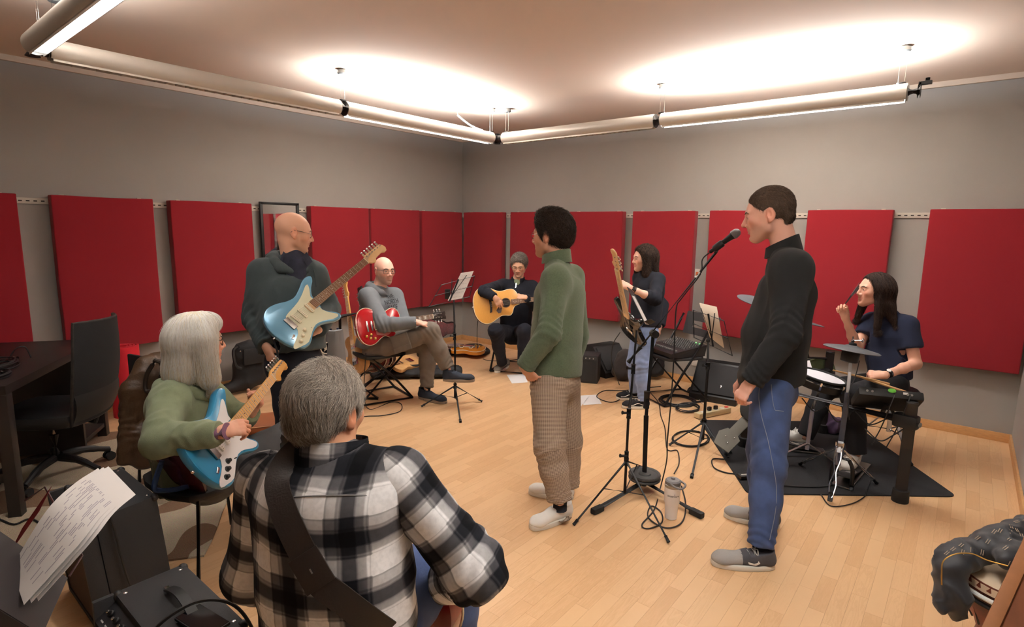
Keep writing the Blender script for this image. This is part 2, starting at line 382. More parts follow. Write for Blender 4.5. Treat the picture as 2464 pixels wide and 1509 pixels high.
# ------------------------------------------------------------------ hanging lamp track
ALU = mat('satin_aluminium', S(208, 204, 198), .38, .25); LOUV = mat('louver_white', S(225, 220, 212), .35, .2)
DIFF = mat('lamp_tube_lit', S(240, 240, 240), .5, emit=(1, .97, .93, 2.2)); DIFFO = mat('lamp_tube_unlit', S(150, 146, 140), .5)
trk = thing('pendant_lamp_track', 'long aluminium tube lamp track hung by wires below the ceiling', 'lamp', (LX, LY, LZ))
TR = .058
def tube_seg(a, b, lit):
    a = np.array([*a, LZ]); b = np.array([*b, LZ]); L = np.linalg.norm(b-a); d = (b-a)/L; x, y, _ = frame(d)   # y up
    m = MB(); V = []; F = []; angs = [-52+i*(180+28-(-52+0))/9 for i in range(10)]
    # two side shells: open slot above and below
    for sgn in (-1, 1):
        base = len(V); A = [math.radians(t) for t in np.linspace(-56, 66, 12)]
        ring = [(sgn*TR*math.cos(t), TR*math.sin(t)) for t in A]+[(sgn*(TR-.004)*math.cos(t), (TR-.004)*math.sin(t)) for t in A[::-1]]
        n = len(ring); V += [a+x*p+y*q for p, q in ring]+[b+x*p+y*q for p, q in ring]
        for k in range(n):
            l = (k+1) % n; q = (base+k, base+l, base+n+l, base+n+k); F.append(q if sgn > 0 else q[::-1])
        F += [tuple(base+k for k in range(n)), tuple(base+n+k for k in range(n))[::-1]]
    m.add(V, F); m.build('tube_shell', ALU, trk)
    # closing plates at both ends, lamp body inside
    MB().box((a+b)/2+y*.012, (L-.04, .040, .052), basis(d, x, y)).build('gear_tray', ALU, trk)
    for e in (a, b): MB().cyl(e-d*.004, e+d*.004, TR-.002, seg=24).build('end_plate', ALU, trk)
    MB().box((a+b)/2-y*.0195, (L-.10, .044, .004), basis(d, x, y)).build('lamp_tube', DIFF if lit else DIFFO, trk)
    for s_ in (-1, 1): MB().box((a+b)/2-y*.052+x*s_*.0285, (L-.02, .003, .016), basis(d, x, y)).build('louver_rail', LOUV, trk)
    me = None; n = int((L-.14)/.058)
    for i in range(n):
        c = a+d*(.07+(L-.14)*(i+.5)/n)-y*.053
        if me is None:
            o = MB().add([c+x*u+y*v+d*w_ for (u, v, w_) in [(-.027, -.008, -.001), (.027, -.008, -.001), (.027, -.008, .001), (-.027, -.008, .001), (-.027, .016, -.006), (.027, .016, -.006), (.027, .016, .006), (-.027, .016, .006)]],
                         [(0, 3, 2, 1), (4, 5, 6, 7), (0, 1, 5, 4), (1, 2, 6, 5), (2, 3, 7, 6), (3, 0, 4, 7)]).build('louver_blade', LOUV, trk, smooth=0); me = o.data; c0 = c
        else:
            o = bpy.data.objects.new('louver_blade', me); COL.objects.link(o); o.parent = trk; o.location = tuple(c-c0)
def joint(p, axis, r=.056, w=.05):
    p = np.array([*p, LZ]); d = unit([*axis, 0]); MB().cyl(p-d*w/2, p+d*w/2, r, seg=24).build('track_joint', BLACKP, trk)
segs = [((LX0+.07, LY), (2.655, LY), 0), ((2.715, LY), (4.455, LY), 1), ((LX, 3.835), (LX, 2.175), 0), ((LX, 2.115), (LX, .43), 1),
        ((LX0, LY-.07), (LX0, 2.11), 1), ((LX0, 2.05), (LX0, LY0+.07), 0), ((LX0+.07, LY0), (2.12, LY0), 1)]
for a, b, lit in segs: tube_seg(a, b, lit)
joint((2.685, LY), (1, 0)); joint((LX, 2.145), (0, 1)); joint((LX0, 2.08), (0, 1))
for (cx, cy) in ((LX, LY), (LX0, LY), (LX0, LY0)):
    sx = -1 if cx == LX else 1; sy = -1 if cy == LY else 1
    m = MB(); m.tube(spline([(cx+sx*.10, cy, LZ), (cx+sx*.03, cy+sy*.0, LZ), (cx, cy+sy*.03, LZ), (cx, cy+sy*.10, LZ)], 4), .040, 12)
    m.cyl((cx, cy, LZ-.05), (cx, cy, LZ+.05), .034); m.build('corner_joint', BLACKP, trk)
m = MB(); m.cyl((LX, .43, LZ), (LX, .37, LZ), .03, seg=12); m.cyl((LX, .375, LZ), (LX, .36, LZ), .045, seg=12); m.box((LX, .34, LZ+.045), (.03, .07, .02)); m.cyl((LX, .33, LZ+.05), (LX, .33, LZ+.075), .012)
m.box((LX, .365, LZ+.02), (.03, .012, .06)); m.build('end_connector', BLACKP, trk)
CUP = mat('grey_ceiling_cup', S(110, 110, 108), .4, .4); WIRE = mat('steel_wire', S(190, 180, 165), .4, .6)
for (cx, cy, dv) in ((2.70, LY, (1, 0)), (4.452, LY, (1, 0)), (LX, 3.80, (0, 1)), (LX, 2.12, (0, 1)), (LX, .47, (0, 1)), (LX0+.12, LY, (1, 0)), (LX0, 2.10, (0, 1)), (LX0, 3.75, (0, 1))):
    MB().lathe([(.001, 0), (.030, .001), (.038, .010), (.036, .032), (.028, .040)][::1], (cx, cy, ZC-.040), seg=20).build('ceiling_cup', CUP, trk)
    for s_ in (-1, 1):
        q = np.array([cx+dv[0]*s_*.018, cy+dv[1]*s_*.018, 0]); MB().cyl(q+(0, 0, LZ+.05), q+(0, 0, ZC-.035), .0012, seg=5).build('wire', WIRE, trk)
    MB().box((cx, cy, LZ+.058), (.05 if dv[0] else .03, .03 if dv[0] else .05, .014), bev=.003).build('wire_clip', BLACKP, trk)
MB().lathe([(.001, 0), (.030, .001), (.036, .010), (.036, .034), (.030, .040)], (4.172, 4.138, ZC-.040), seg=20).build('ceiling_cup', mat('pale_cup', S(170, 166, 160), .4, .3), trk)
p0 = np.array([4.172, 4.138, ZC-.04]); p1 = np.array([4.172, 4.13, ZC-.09]); p2 = np.array([4.32, LY+.01, LZ+.06]); pts = [p0, p1]
for i in range(140):
    t = i/139; c = p1+(p2-p1)*t+np.array([0, 0, -.02*math.sin(math.pi*t)]); a = i*.95; pts.append(c+np.array([math.cos(a)*.010, math.sin(a)*.010, math.cos(a)*.004]))
MB().tube(pts, .0028, 5).build('coiled_cord', WHITEP, trk)

# ------------------------------------------------------------------ instruments
def xf(mb, R, o):
    R = np.asarray(R); o = np.asarray(o, float); mb.v = [tuple(o+R@np.array(p)) for p in mb.v]; return mb
STRAT = [(-.130, .0), (-.124, .07), (-.095, .128), (-.04, .157), (.02, .148), (.08, .120), (.13, .112), (.19, .133), (.245, .160), (.285, .163), (.308, .145), (.292, .118), (.252, .088), (.222, .055), (.212, .03), (.208, 0), (.205, -.03), (.196, -.052), (.212, -.085), (.243, -.122), (.252, -.150), (.232, -.168), (.19, -.158), (.14, -.128), (.09, -.114), (.04, -.130), (-.02, -.163), (-.075, -.152), (-.115, -.09)]
LESP = [(-.135, 0), (-.128, .075), (-.095, .138), (-.04, .166), (.02, .155), (.075, .118), (.12, .104), (.165, .115), (.215, .135), (.262, .126), (.288, .085), (.292, .035), (.285, 0), (.278, -.03), (.238, -.035), (.212, -.055), (.215, -.085), (.232, -.112), (.228, -.135), (.20, -.142), (.155, -.122), (.115, -.104), (.07, -.120), (.015, -.156), (-.04, -.166), (-.095, -.138), (-.128, -.075)]
ACOU = [(-.185, 0), (-.180, .08), (-.145, .155), (-.085, .197), (-.02, .195), (.045, .160), (.10, .134), (.15, .132), (.21, .142), (.265, .135), (.300, .09), (.312, .03), (.31, -.03), (.295, -.034), (.262, -.045), (.238, -.075), (.225, -.112), (.195, -.140), (.15, -.134), (.10, -.134), (.045, -.160), (-.02, -.195), (-.085, -.197), (-.145, -.155), (-.180, -.08)]
TELE = [(-.130, .0), (-.126, .08), (-.095, .138), (-.04, .160), (.03, .142), (.085, .112), (.13, .108), (.18, .128), (.23, .132), (.262, .10), (.268, .05), (.262, .03), (.25, 0), (.24, -.03), (.212, -.045), (.205, -.07), (.222, -.105), (.228, -.135), (.20, -.152), (.155, -.135), (.11, -.110), (.06, -.118), (.0, -.152), (-.05, -.160), (-.10, -.130), (-.126, -.07)]
MAPLE = mat('maple_neck', S(222, 168, 92), .35, var=.06, vscale=25, coat=.3, stretch=(1, 8, 8)); MAPLEP = mat('pale_maple', S(214, 176, 128), .4, var=.05, vscale=25)
ROSEW = mat('rosewood', S(120, 84, 56), .5, var=.12, vscale=40); DARKF = mat('ebony', S(34, 26, 24), .45)
CREAMP = mat('cream_plastic', S(226, 218, 190), .4); MINT = mat('mint_pickguard', S(214, 214, 186), .35); WHITEG = mat('white_pickguard', S(226, 226, 228), .3)
GOLDM = mat('gold_metal', S(206, 168, 96), .3, 1.0); FRETW = mat('fret_wire', S(200, 196, 188), .3, 1.0); INLAY = mat('inlay_pearl', S(220, 216, 205), .4)
def guitar(name, label, cat, origin, xdir, zdir, style, scale=.648, body_mat=None, neck_mat=None, board_mat=None, guard=None, group=None, hs_flip=1, back_mat=None, strap_pin=True, frets=21):
    """origin at the bridge, xdir along the neck, zdir out of the face"""
    x = unit(xdir); z = np.asarray(zdir, float); z = unit(z-x*(z@x)); y = np.cross(z, x); R = basis(x, y, z); o = np.asarray(origin, float)
    g = thing(name, label, cat, o, group)
    ol = {'strat': STRAT, 'lp': LESP, 'acoustic': ACOU, 'tele': TELE, 'bass': [(p[0]*1.12-.02, p[1]*1.02) for p in STRAT]}[style]
    ol = [tuple(p) for p in smooth_loop(ol, 3)]
    th = {'acoustic': .100, 'lp': .050}.get(style, .044)
    def put(mb, nm, m, par=g, sm=40): return xf(mb, R, o).build(nm, m, par, sm)
    b = MB().prism(ol, -th, 0, bev=.012 if style in ('strat', 'tele', 'bass') else .004); body = put(b, 'body', body_mat if not back_mat else [body_mat, back_mat])
    if style in ('lp', 'acoustic'):
        put(MB().tube([(p[0], p[1], -.003) for p in ol], .0035, 6, closed=True), 'binding', CREAMP)
        if style == 'lp':
            inner = [(p[0]*.93+.003, p[1]*.93) for p in ol]; put(MB().prism(inner, -.002, .006, bev=.005), 'carved_top', body_mat)
    if back_mat:
        for i, p in enumerate(body.data.polygons): p.material_index = 0
        n = Vector(z)
        for p in body.data.polygons: p.material_index = 0 if p.normal.dot(n) > .7 else 1
    # neck
    hb = {'strat': .045, 'lp': .052, 'acoustic': .048, 'tele': .045, 'bass': .05}[style]/2; nut = scale; wn = .0215 if style != 'bass' else .020; wb = .028 if style != 'bass' else .031
    x0 = {'strat': .165, 'lp': .225, 'acoustic': .225, 'tele': .165, 'bass': .20}[style]; zt = .010 if style != 'acoustic' else .006
    n = MB(); V = []; F = []; st = 7
    for i in range(st):
        t = i/(st-1); xx = (x0-.04 if style == 'strat' else x0)+(nut-x0+.04*(style == 'strat'))*t; wv = wb+(wn-wb)*t; dp = .024-.005*t
        ring = [(wv, zt), (wv, zt-.006), (wv*.75, zt-dp*.75), (0, zt-dp), (-wv*.75, zt-dp*.75), (-wv, zt-.006), (-wv, zt)]
        V += [(xx, p, q) for p, q in ring]
    for i in range(st-1):
        for k in range(7):
            l = (k+1) % 7; F.append((i*7+k, i*7+l, (i+1)*7+l, (i+1)*7+k))
    F += [tuple(range(7)), tuple((st-1)*7+k for k in range(7))[::-1]]
    n.add(V, [f[::-1] for f in F]); put(n, 'neck', neck_mat)
    fb = MB().add([(x0, -wb, zt), (x0, wb, zt), (nut, wn, zt), (nut, -wn, zt), (x0, -wb, zt+.005), (x0, wb, zt+.005), (nut, wn, zt+.005), (nut, -wn, zt+.005)], [(0, 1, 2, 3), (4, 7, 6, 5), (0, 4, 5, 1), (1, 5, 6, 2), (2, 6, 7, 3), (3, 7, 4, 0)][::1])
    fbo = put(fb, 'fretboard', board_mat, sm=0); fr = MB(); dots = MB()
    for k in range(1, frets):
        xx = nut-scale*(1-2**(-k/12)); t = (xx-x0)/(nut-x0)
        if xx < x0+.008: break
        wv = wb+(wn-wb)*t; fr.box((xx, 0, zt+.0056), (.0022, 2*wv-.002, .0016))
        xm = nut-scale*(1-2**(-(k-.5)/12))
        if k in (3, 5, 7, 9, 12, 15, 17, 19, 21):
            if style == 'lp': dots.box((xm, 0, zt+.0052), (.017-.0004*k, 1.3*wv, .0008))
            else: dots.cyl((xm, 0, zt+.0045), (xm, 0, zt+.0056), .0032, seg=8)
    put(fr, 'frets', FRETW, fbo, 0)['kind'] = 'stuff'; put(dots, 'inlays', INLAY if board_mat in (ROSEW, DARKF) else DARKF, fbo, 0)['kind'] = 'stuff'
    put(MB().box((nut+.002, 0, zt+.003), (.005, 2*wn, .009)), 'nut', CREAMP)
    # headstock
    f = hs_flip
    if style in ('strat', 'tele', 'bass'):
        k = 1.15 if style == 'bass' else 1.0
        hp = [(0, -.021), (.012, -.0225), (.030, -.038), (.050, -.047), (.062, -.040), (.072, -.028), (.10, -.024), (.135, -.022), (.158, -.034), (.178, -.032), (.190, -.012), (.186, .012), (.170, .030), (.03, .034), (.012, .026), (0, .021)]
        if style == 'tele': hp = [(0, -.021), (.02, -.03), (.04, -.034), (.06, -.022), (.12, -.018), (.15, -.03), (.175, -.02), (.18, .01), (.165, .030), (.03, .036), (0, .021)]
        hp = [(nut+p[0]*k, p[1]*f) for p in hp]; tun = [(nut+(.028+i*(.027 if style != 'bass' else .036))*k, .030*f) for i in range(6 if style != 'bass' else 4)]
    else:
        hp = [(0, -.022), (.02, -.036), (.06, -.040), (.13, -.034), (.165, -.038), (.170, -.015), (.162, 0), (.170, .015), (.165, .038), (.13, .034), (.06, .040), (.02, .036), (0, .022)]
        hp = [(nut+p[0], p[1]) for p in hp]; tun = [(nut+.035+i*.036, s_*.030) for i in range(3) for s_ in (-1, 1)]
    tilt = -.22 if style in ('lp', 'acoustic') else 0.0
    hb_ = MB().prism(hp, zt-.015, zt-.001, bev=.002); post = MB(); tn = []
    for v in range(len(hb_.v)): p = hb_.v[v]; hb_.v[v] = (p[0], p[1], p[2]+(p[0]-nut)*tilt)
    put(hb_, 'headstock', neck_mat if style not in ('lp',) else DARKF)
    for (tx, ty) in tun:
        zz = (tx-nut)*tilt; t_ = MB(); t_.cyl((tx, ty*.62, zt+zz-.002), (tx, ty*.62, zt+.010+zz), .0045, seg=8)
        sg = math.copysign(1, ty); big = 1.7 if style == 'bass' else 1
        t_.box((tx, ty+sg*.012, zt-.012+zz), (.010*big, .016, .010)); t_.cyl((tx, ty+sg*.012, zt-.010+zz), (tx, ty+sg*.026, zt-.010+zz), .003, seg=6)
        t_.ball((tx, ty+sg*.030, zt-.010+zz), (.0085*big, .0065*big, .004), 8, 6); put(t_, 'tuner', CHROME)
    st_ = MB(); ns = 4 if style == 'bass' else 6
    for i in range(ns):
        yy = (i-(ns-1)/2)/((ns-1)/2); tx, ty = tun[min(i, len(tun)-1)]
        st_.tube([(-.005, yy*.026, .014), (nut, yy*wn*.82, zt+.008), (tx, ty*.62, zt+.006+(tx-nut)*tilt)], .0007 if style != 'bass' else .0013, 4)
    put(st_, 'strings', FRETW, sm=0)['kind'] = 'stuff'
    # hardware
    if style in ('strat', 'bass'):
        pg = [(.200, .050), (.232, .090), (.246, .118), (.225, .118), (.18, .095), (.12, .072), (.05, .060), (.018, .055), (-.01, .038), (-.004, -.03), (-.03, -.075), (-.095, -.105), (-.110, -.128), (-.07, -.142), (-.02, -.150), (.04, -.118), (.09, -.100), (.14, -.112), (.19, -.142), (.225, -.150), (.234, -.135), (.205, -.095), (.188, -.055), (.19, -.03), (.165, -.028), (.165, .028), (.2, .03)]
        if style == 'strat':
            put(MB().prism([tuple(p) for p in smooth_loop(pg, 2)], .0005, .0032), 'pickguard', guard)
            for xx, sl in ((.030, .012), (.083, 0), (.137, 0)):
                p_ = MB().box((xx, 0, .008), (.019, .072, .012), rotz(sl*8), bev=.005); pu = put(p_, 'pickup', CREAMP if guard is MINT else WHITEP)
                q_ = MB()
                for i in range(6): q_.cyl((xx, (i-2.5)*.0104, .013), (xx, (i-2.5)*.0104, .0155), .0024, seg=8)
                put(q_, 'pole_pieces', STEEL, pu)['kind'] = 'stuff'
            km = CREAMP if guard is MINT else BLACKP
            for kx, ky in ((.015, -.080), (-.018, -.100), (-.052, -.118)):
                put(MB().lathe([(.013, 0), (.0125, .003), (.010, .005), (.008, .016), (.006, .017)], (kx, ky, .003), seg=14), 'knob', km)
            put(MB().box((.055, -.098, .008), (.004, .004, .014)), 'switch', km)
            put(MB().box((-.062, -.070, .003), (.030, .014, .006), rotz(.5), bev=.003), 'jack_plate', CHROME)
            put(MB().box((-.012, 0, .006), (.032, .082, .010), bev=.003), 'bridge', STEEL)
        else:
            put(MB().box((.07, 0, .006), (.03, .09, .012), bev=.004), 'pickup', BLACKP); put(MB().box((0, 0, .006), (.05, .08, .01), bev=.003), 'bridge', CHROME)
    elif style == 'tele':
        put(MB().box((-.005, 0, .006), (.07, .08, .008), bev=.002), 'bridge', CHROME); put(MB().box((.13, 0, .006), (.02, .07, .01), bev=.004), 'pickup', CHROME)
    elif style == 'lp':
        for xx in (.045, .165):
            p_ = put(MB().box((xx, 0, .010), (.040, .088, .007), bev=.003), 'pickup', CREAMP); put(MB().box((xx, 0, .014), (.034, .070, .008), bev=.003), 'pickup_cover', mat('nickel_cover', S(220, 205, 175), .25, 1.0), p_)
        put(MB().box((0, 0, .014), (.016, .088, .012), bev=.004), 'bridge', CHROME); put(MB().box((-.042, 0, .014), (.016, .098, .012), bev=.004), 'tailpiece', CHROME)
        for kx, ky in ((-.03, -.105), (.012, -.115), (-.065, -.085), (-.02, -.075)):
            put(MB().lathe([(.014, 0), (.013, .006), (.010, .014), (.008, .015)], (kx, ky, .006), seg=14), 'knob', GOLDM)
        put(MB().prism([(.03, -.05), (.09, -.052), (.17, -.06), (.19, -.075), (.14, -.10), (.08, -.098), (.03, -.085)], .012, .015), 'pickguard', mat('pink_gloss_guard', S(190, 110, 110), .2, coat=.5))
    elif style == 'acoustic':
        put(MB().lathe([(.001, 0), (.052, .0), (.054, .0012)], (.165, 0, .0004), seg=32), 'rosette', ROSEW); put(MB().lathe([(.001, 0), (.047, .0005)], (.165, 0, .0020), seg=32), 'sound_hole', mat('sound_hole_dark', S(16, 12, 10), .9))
        put(MB().prism([(-.02, -.09), (-.012, -.035), (-.012, .035), (-.02, .09), (.004, .08), (.012, .03), (.012, -.03), (.004, -.08)], .001, .008), 'bridge', DARKF)
        put(MB().prism([(.11, -.03), (.115, -.055), (.10, -.10), (.07, -.105), (.05, -.075), (.07, -.045), (.1, -.02)], .0008, .0022), 'pickguard', mat('tortoise', S(58, 30, 20), .3))
    if strap_pin: put(MB().lathe([(.004, 0), (.003, .008), (.007, .011), (.006, .014)], (ol[0][0], 0, -th/2), axis=(-1, 0, 0), seg=10), 'strap_pin', CHROME)
    return g, R, o

# ------------------------------------------------------------------ smooth solid modelling on a grid (for bodies, clothes, shoes, hair)
class SDF:
    def __init__(s): s.p = []
    def cap(s, a, b, ra, rb=None, k=.03, lat=None, wa=None, wb=None, op=0, tag=0, uv=None):
        a = np.asarray(a, float); b = np.asarray(b, float); rb = ra if rb is None else rb
        if lat is not None: lat = unit(lat); wa = ra if wa is None else wa; wb = wa if wb is None else wb
        m = max(ra, rb, wa or 0, wb or 0)
        s.p.append(dict(t='c', a=a, b=b, ra=ra, rb=rb, k=k, lat=lat, wa=wa, wb=wb, op=op, tag=tag, uv=uv, lo=np.minimum(a, b)-m, hi=np.maximum(a, b)+m)); return s
    def chain(s, pts, rad, k=.03, **kw):
        for i in range(len(pts)-1): s.cap(pts[i], pts[i+1], rad[i], rad[i+1], k, **kw)
        return s
    def ell(s, c, r, R=None, k=.03, op=0, tag=0, uv=None):
        c = np.asarray(c, float); r = np.asarray(r if hasattr(r, '__len__') else (r, r, r), float); m = r.max()
        s.p.append(dict(t='e', c=c, r=r, R=None if R is None else np.asarray(R), k=k, op=op, tag=tag, uv=uv, lo=c-m, hi=c+m)); return s
    def cut(s, pt, n, rad=.3, k=.004):
        pt = np.asarray(pt, float); s.p.append(dict(t='p', c=pt, n=unit(n), rad=rad, k=k, op=2, tag=0, lo=pt-rad, hi=pt+rad)); return s
    @staticmethod
    def dist(p, P):
        if p['t'] == 'c':
            a = p['a']; ab = p['b']-a; t = np.clip((P-a)@ab/max(1e-12, ab@ab), 0, 1); q = P-a-t[..., None]*ab; r = p['ra']+(p['rb']-p['ra'])*t
            if p['lat'] is None: return np.sqrt((q*q).sum(-1))-r
            l = q@p['lat']; w = p['wa']+(p['wb']-p['wa'])*t; rest = np.maximum(0, (q*q).sum(-1)-l*l)
            k0 = np.sqrt((l/w)**2+rest/(r*r)); k1 = np.sqrt((l/(w*w))**2+rest/(r**4)); return k0*(k0-1)/np.maximum(k1, 1e-6)
        if p['t'] == 'e':
            q = P-p['c']
            if p['R'] is not None: q = q@p['R']
            k0 = np.sqrt(((q/p['r'])**2).sum(-1)); k1 = np.sqrt(((q/p['r']**2)**2).sum(-1)); return k0*(k0-1)/np.maximum(k1, 1e-6)
        q = P-p['c']; d = q@p['n']; return np.where((q*q).sum(-1) < p['rad']**2, d, -1.0)
    @staticmethod
    def comb(D, d, p):
        k = p['k']
        if p['op'] == 0:
            h = np.maximum(k-np.abs(D-d), 0)/k; return np.minimum(D, d)-h*h*k*.25
        if p['op'] == 1: d = -d
        h = np.maximum(k-np.abs(D-d), 0)/k; return np.maximum(D, d)+h*h*k*.25
    def at(s, P):
        D = np.full(len(P), 1.0)
        for p in s.p: D = s.comb(D, s.dist(p, P), p)
        return D
    def grad(s, P, e=.0015):
        g = np.stack([s.at(P+np.eye(3)[i]*e)-s.at(P-np.eye(3)[i]*e) for i in range(3)], 1); return g/np.maximum(1e-9, np.linalg.norm(g, axis=1))[:, None]
    def mesh(s, h):
        add = [p for p in s.p if p['op'] == 0]; lo = np.min([p['lo'] for p in add], 0)-3*h; hi = np.max([p['hi'] for p in add], 0)+3*h
        n = np.ceil((hi-lo)/h).astype(int)+1; D = np.full(n, 1.0, np.float32); ax = [lo[i]+h*np.arange(n[i]) for i in range(3)]
        for p in s.p:
            mg = p['k']+2.5*h; i0 = np.maximum(0, np.floor((p['lo']-mg-lo)/h).astype(int)); i1 = np.minimum(n, np.ceil((p['hi']+mg-lo)/h).astype(int)+1)
            if np.any(i1 <= i0): continue
            sl = tuple(slice(i0[i], i1[i]) for i in range(3)); G = np.stack(np.meshgrid(*[ax[i][sl[i]] for i in range(3)], indexing='ij'), -1).astype(np.float32)
            D[sl] = s.comb(D[sl], s.dist(p, G).astype(np.float32), p)
        ins = D < 0; c = np.zeros(tuple(n-1), np.int8)
        off = [(i, j, k) for i in (0, 1) for j in (0, 1) for k in (0, 1)]
        for (i, j, k) in off: c += ins[i:n[0]-1+i, j:n[1]-1+j, k:n[2]-1+k]
        act = np.argwhere((c > 0) & (c < 8)); idx = np.full(c.shape, -1, np.int32); idx[act[:, 0], act[:, 1], act[:, 2]] = np.arange(len(act))
        val = {o: D[act[:, 0]+o[0], act[:, 1]+o[1], act[:, 2]+o[2]] for o in off}; acc = np.zeros((len(act), 3)); cnt = np.zeros(len(act))
        for o1 in off:
            for a in range(3):
                if o1[a] == 0:
                    o2 = list(o1); o2[a] = 1; o2 = tuple(o2); v1, v2 = val[o1], val[o2]; m = (v1 < 0) != (v2 < 0)
                    t = np.where(m, v1/np.where(m, v1-v2, 1), 0); q = np.tile(np.array(o1, float), (len(act), 1)); q[:, a] += t; acc[m] += q[m]; cnt[m] += 1
        V = lo+h*(act+acc/np.maximum(cnt, 1)[:, None]); F = []
        for a in range(3):
            b, d = (a+1) % 3, (a+2) % 3; s0 = [slice(None)]*3; s1 = [slice(None)]*3; s0[a] = slice(0, -1); s1[a] = slice(1, None)
            A, B = ins[tuple(s0)], ins[tuple(s1)]; e = np.argwhere(A != B); e = e[(e[:, b] > 0) & (e[:, d] > 0)]
            if not len(e): continue
            fl = A[e[:, 0], e[:, 1], e[:, 2]]; q = []
            for (db, dd) in ((-1, -1), (0, -1), (0, 0), (-1, 0)):
                x = e.copy(); x[:, b] += db; x[:, d] += dd; q.append(idx[x[:, 0], x[:, 1], x[:, 2]])
            q = np.stack(q, 1); q[~fl] = q[~fl][:, ::-1]; F.append(q)
        return V, np.vstack(F)
    def tags(s, V):
        add = [p for p in s.p if p['op'] == 0]; D = np.stack([s.dist(p, V) for p in add], 1); return np.argmin(D, 1), add
    def uvw(s, V):
        i, add = s.tags(V); U = np.zeros((len(V), 3))
        for k, p in enumerate(add):
            m = i == k
            if not m.any() or p['t'] != 'c': continue
            a, ab = p['a'], p['b']-p['a']; L = np.linalg.norm(ab); d = ab/max(L, 1e-9); q = V[m]-a; sl = q@d
            mode, u0, latv = p['uv'] if p['uv'] else ('limb', 0.0, None)
            lat = latv if latv is not None else unit(-_fw+d*(d@_fw)); fr = np.cross(lat, d)
            if mode == 'torso': U[m] = np.stack([V[m]@unit(lat), V[m][:, 2], np.zeros(m.sum())], 1)
            else:
                an = np.arctan2(q@fr, q@lat); U[m] = np.stack([an*.055, u0+sl, np.ones(m.sum())], 1)
        return U
def vnormals(V, F):
    fn = np.cross(V[F[:, 2]]-V[F[:, 0]], V[F[:, 3]]-V[F[:, 1]]); N = np.zeros_like(V)
    for k in range(4): np.add.at(N, F[:, k], fn)
    return N/np.maximum(1e-12, np.linalg.norm(N, axis=1))[:, None]
def folds(V, N, amp, freq=14., seed=0, stretch=(1, 1, .55), loc=()):
    """soft cloth folds: warped waves everywhere plus ring folds at joints"""
    r = np.random.default_rng(seed); P = V*np.array(stretch); f = np.zeros(len(V))
    for i in range(5):
        k = r.normal(size=3); k /= np.linalg.norm(k); m = r.normal(size=3); m /= np.linalg.norm(m); fr = freq*(1.1+.75*i)
        f += np.sin(P@k*fr+r.uniform(0, 6)+1.7*np.sin(P@m*fr*.6+r.uniform(0, 6)))/(1+.45*i)
    f = f*.55; d = amp*(1-2*np.abs(np.tanh(f*1.1)))*.75
    for (c, ax, span, rad, am, wl) in loc:
        q = V-np.asarray(c); ax = unit(ax); s_ = q@ax; pr = np.linalg.norm(q-s_[:, None]*ax, axis=1); x, y, _ = frame(ax)
        ph = s_/wl*2*math.pi+2.6*np.sin((q@x)*30+1)+2.2*np.sin((q@y)*27+s_*20); w_ = np.sin(ph); d += am*.6*w_*np.exp(-(s_/span)**2-(pr/rad)**6)
    return V+N*d[:, None]
def solid(sdf, h, name, mats, parent, amp=0., freq=14., seed=0, loc=(), uv=False, stretch=(1, 1, .55), colfn=None, smooth_it=1):
    V, F = sdf.mesh(h)
    if smooth_it:
        for _ in range(smooth_it):
            A = np.zeros_like(V); c = np.zeros(len(V))
            for k in range(4):
                np.add.at(A, F[:, k], V[F[:, (k+1) % 4]]); np.add.at(c, F[:, k], 1); np.add.at(A, F[:, (k+1) % 4], V[F[:, k]]); np.add.at(c, F[:, (k+1) % 4], 1)
            V = .45*V+.55*A/c[:, None]
    at = {}
    if uv: at['uvw'] = sdf.uvw(V)
    if colfn is not None: at['Col'] = colfn(V)
    if amp or loc: V = folds(V, vnormals(V, F), amp, freq, seed, stretch, loc)
    return npmesh(name, V, F, mats, parent, attrs=at)
def lf(px, right=0., up=0., away=0.):
    """direction told as image right / up / away from the viewer, at a column of the picture"""
    d = ray(px, 600); f = unit([d[0], d[1], 0]); r = np.array([f[1], -f[0], 0]); return unit(r*right+np.array([0, 0, 1.])*up+f*away)

